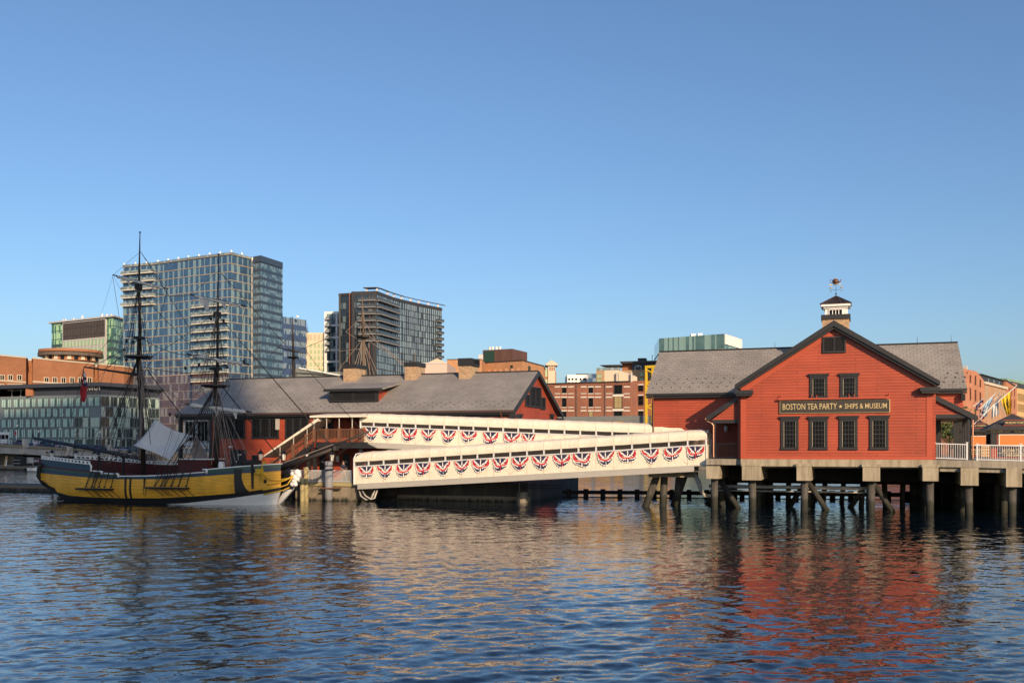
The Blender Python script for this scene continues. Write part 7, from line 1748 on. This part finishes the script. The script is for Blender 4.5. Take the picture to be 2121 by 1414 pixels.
# ---------------------------------------------------------------- people
def person(name, f, x, y, z, rz, h, label, shirt, trousers, pose):
    t = empty(name, f, label, 'person', None, (x, y, z), -f.t+rz); k = h/1.75
    J = dict(pel=(0, 0, .93), che=(0, .01, 1.28), nec=(0, .0, 1.48), hed=(0, -.01, 1.60), top=(0, -.01, 1.73), hl=(-.10, 0, .88), kl=(-.12, -.03, .49), al=(-.13, 0, .08), tl=(-.14, -.15, .03), hr=(.10, 0, .88), kr=(.13, -.06, .49), ar=(.16, -.04, .08), tr=(.18, -.19, .03),
             sl=(-.19, 0, 1.42), el=(-.27, .02, 1.14), wl=(-.26, -.12, .90), fl=(-.26, -.17, .82), sr=(.19, 0, 1.42), er=(.28, .02, 1.14), wr=(.22, -.20, 1.05), fr=(.16, -.26, 1.03))
    J.update(pose); RD = dict(pel=.14, che=.15, nec=.06, hed=.095, top=.06, hl=.09, kl=.06, al=.042, tl=.035, hr=.09, kr=.06, ar=.042, tr=.035, sl=.07, el=.045, wl=.032, fl=.03, sr=.07, er=.045, wr=.032, fr=.03)
    E_ = [('pel', 'che'), ('che', 'nec'), ('nec', 'hed'), ('hed', 'top'), ('pel', 'hl'), ('hl', 'kl'), ('kl', 'al'), ('al', 'tl'), ('pel', 'hr'), ('hr', 'kr'), ('kr', 'ar'), ('ar', 'tr'), ('che', 'sl'), ('sl', 'el'), ('el', 'wl'), ('wl', 'fl'), ('che', 'sr'), ('sr', 'er'), ('er', 'wr'), ('wr', 'fr')]
    def skin(nm, keys, edges, mat, gain):
        me = bpy.data.meshes.new(nm); ks = list(keys); me.from_pydata([Vector(J[q])*k for q in ks], [(ks.index(a), ks.index(b)) for a, b in edges], []); me.materials.append(mat)
        o = bpy.data.objects.new(nm, me); col.objects.link(o); o.parent = t; m_ = o.modifiers.new('s', 'SKIN'); me.skin_vertices or 0
        if not me.skin_vertices: bpy.context.view_layer.objects.active = o; 
        sv = me.skin_vertices[0].data if me.skin_vertices else None
        if sv:
            for i, q in enumerate(ks): r_ = RD[q]*k*gain; sv[i].radius = (r_, r_); sv[i].use_root = q in ('pel',)
        o.modifiers.new('d', 'SUBSURF').render_levels = 2; return o
    skin('body', J, E_, M['skin'], 1.0)
    K1 = ('pel', 'che', 'nec', 'sl', 'el', 'sr', 'er'); skin('shirt', K1, [e for e in E_ if e[0] in K1 and e[1] in K1], shirt, 1.14)
    K2 = ('pel', 'hl', 'kl', 'al', 'hr', 'kr', 'ar'); skin('trousers', K2, [e for e in E_ if e[0] in K2 and e[1] in K2], trousers, 1.2)
    MB().lathe([(0, -.02), (.085, -.02), (.105, .04), (.09, .10), (.05, .135), (0, .14)], 12, (0, .015*k, 1.645*k)).build('hair', M['hair'], t, True)
    b = MB()
    for sx_ in (-1, 1): b.lathe([(0, -.012), (.012, 0), (0, .012)], 6, (sx_*.035*k, -.10*k, 1.635*k))
    b.lathe([(0, -.02), (.014, 0), (0, .02)], 6, (0, -.11*k, 1.60*k)).build('face', M['skin'], t)
    return t
M['skin'] = plain('skin', (.45, .26, .18), .6, var=.05); M['hair'] = plain('hair', (.04, .025, .015), .8); M['navyshirt'] = plain('navy_shirt', (.02, .02, .05), .8); M['khaki'] = plain('khaki_trousers', (.36, .24, .11), .85); M['tancoat'] = plain('tan_coat', (.20, .16, .12), .85)
x = L_.x(711, -3.4); person('person', L_, x, -3.4, BD-.02, R(75), 1.75, 'person in navy shirt and khaki trousers standing at the gangway foot', M['navyshirt'], M['khaki'], dict(kr=(.13, -.16, .5), ar=(.15, -.30, .1), tr=(.16, -.44, .04), wl=(-.20, -.28, 1.02), fl=(-.16, -.34, 1.0)))
x = S.x(98, .6); person('person', S, x, .6, LN['sheer'](x)-.30, R(100), 1.7, 'person in a tan coat on the stern deck of the yellow ship', M['tancoat'], M['tancoat'], dict(wr=(.20, -.26, 1.1), fr=(.18, -.33, 1.12)))
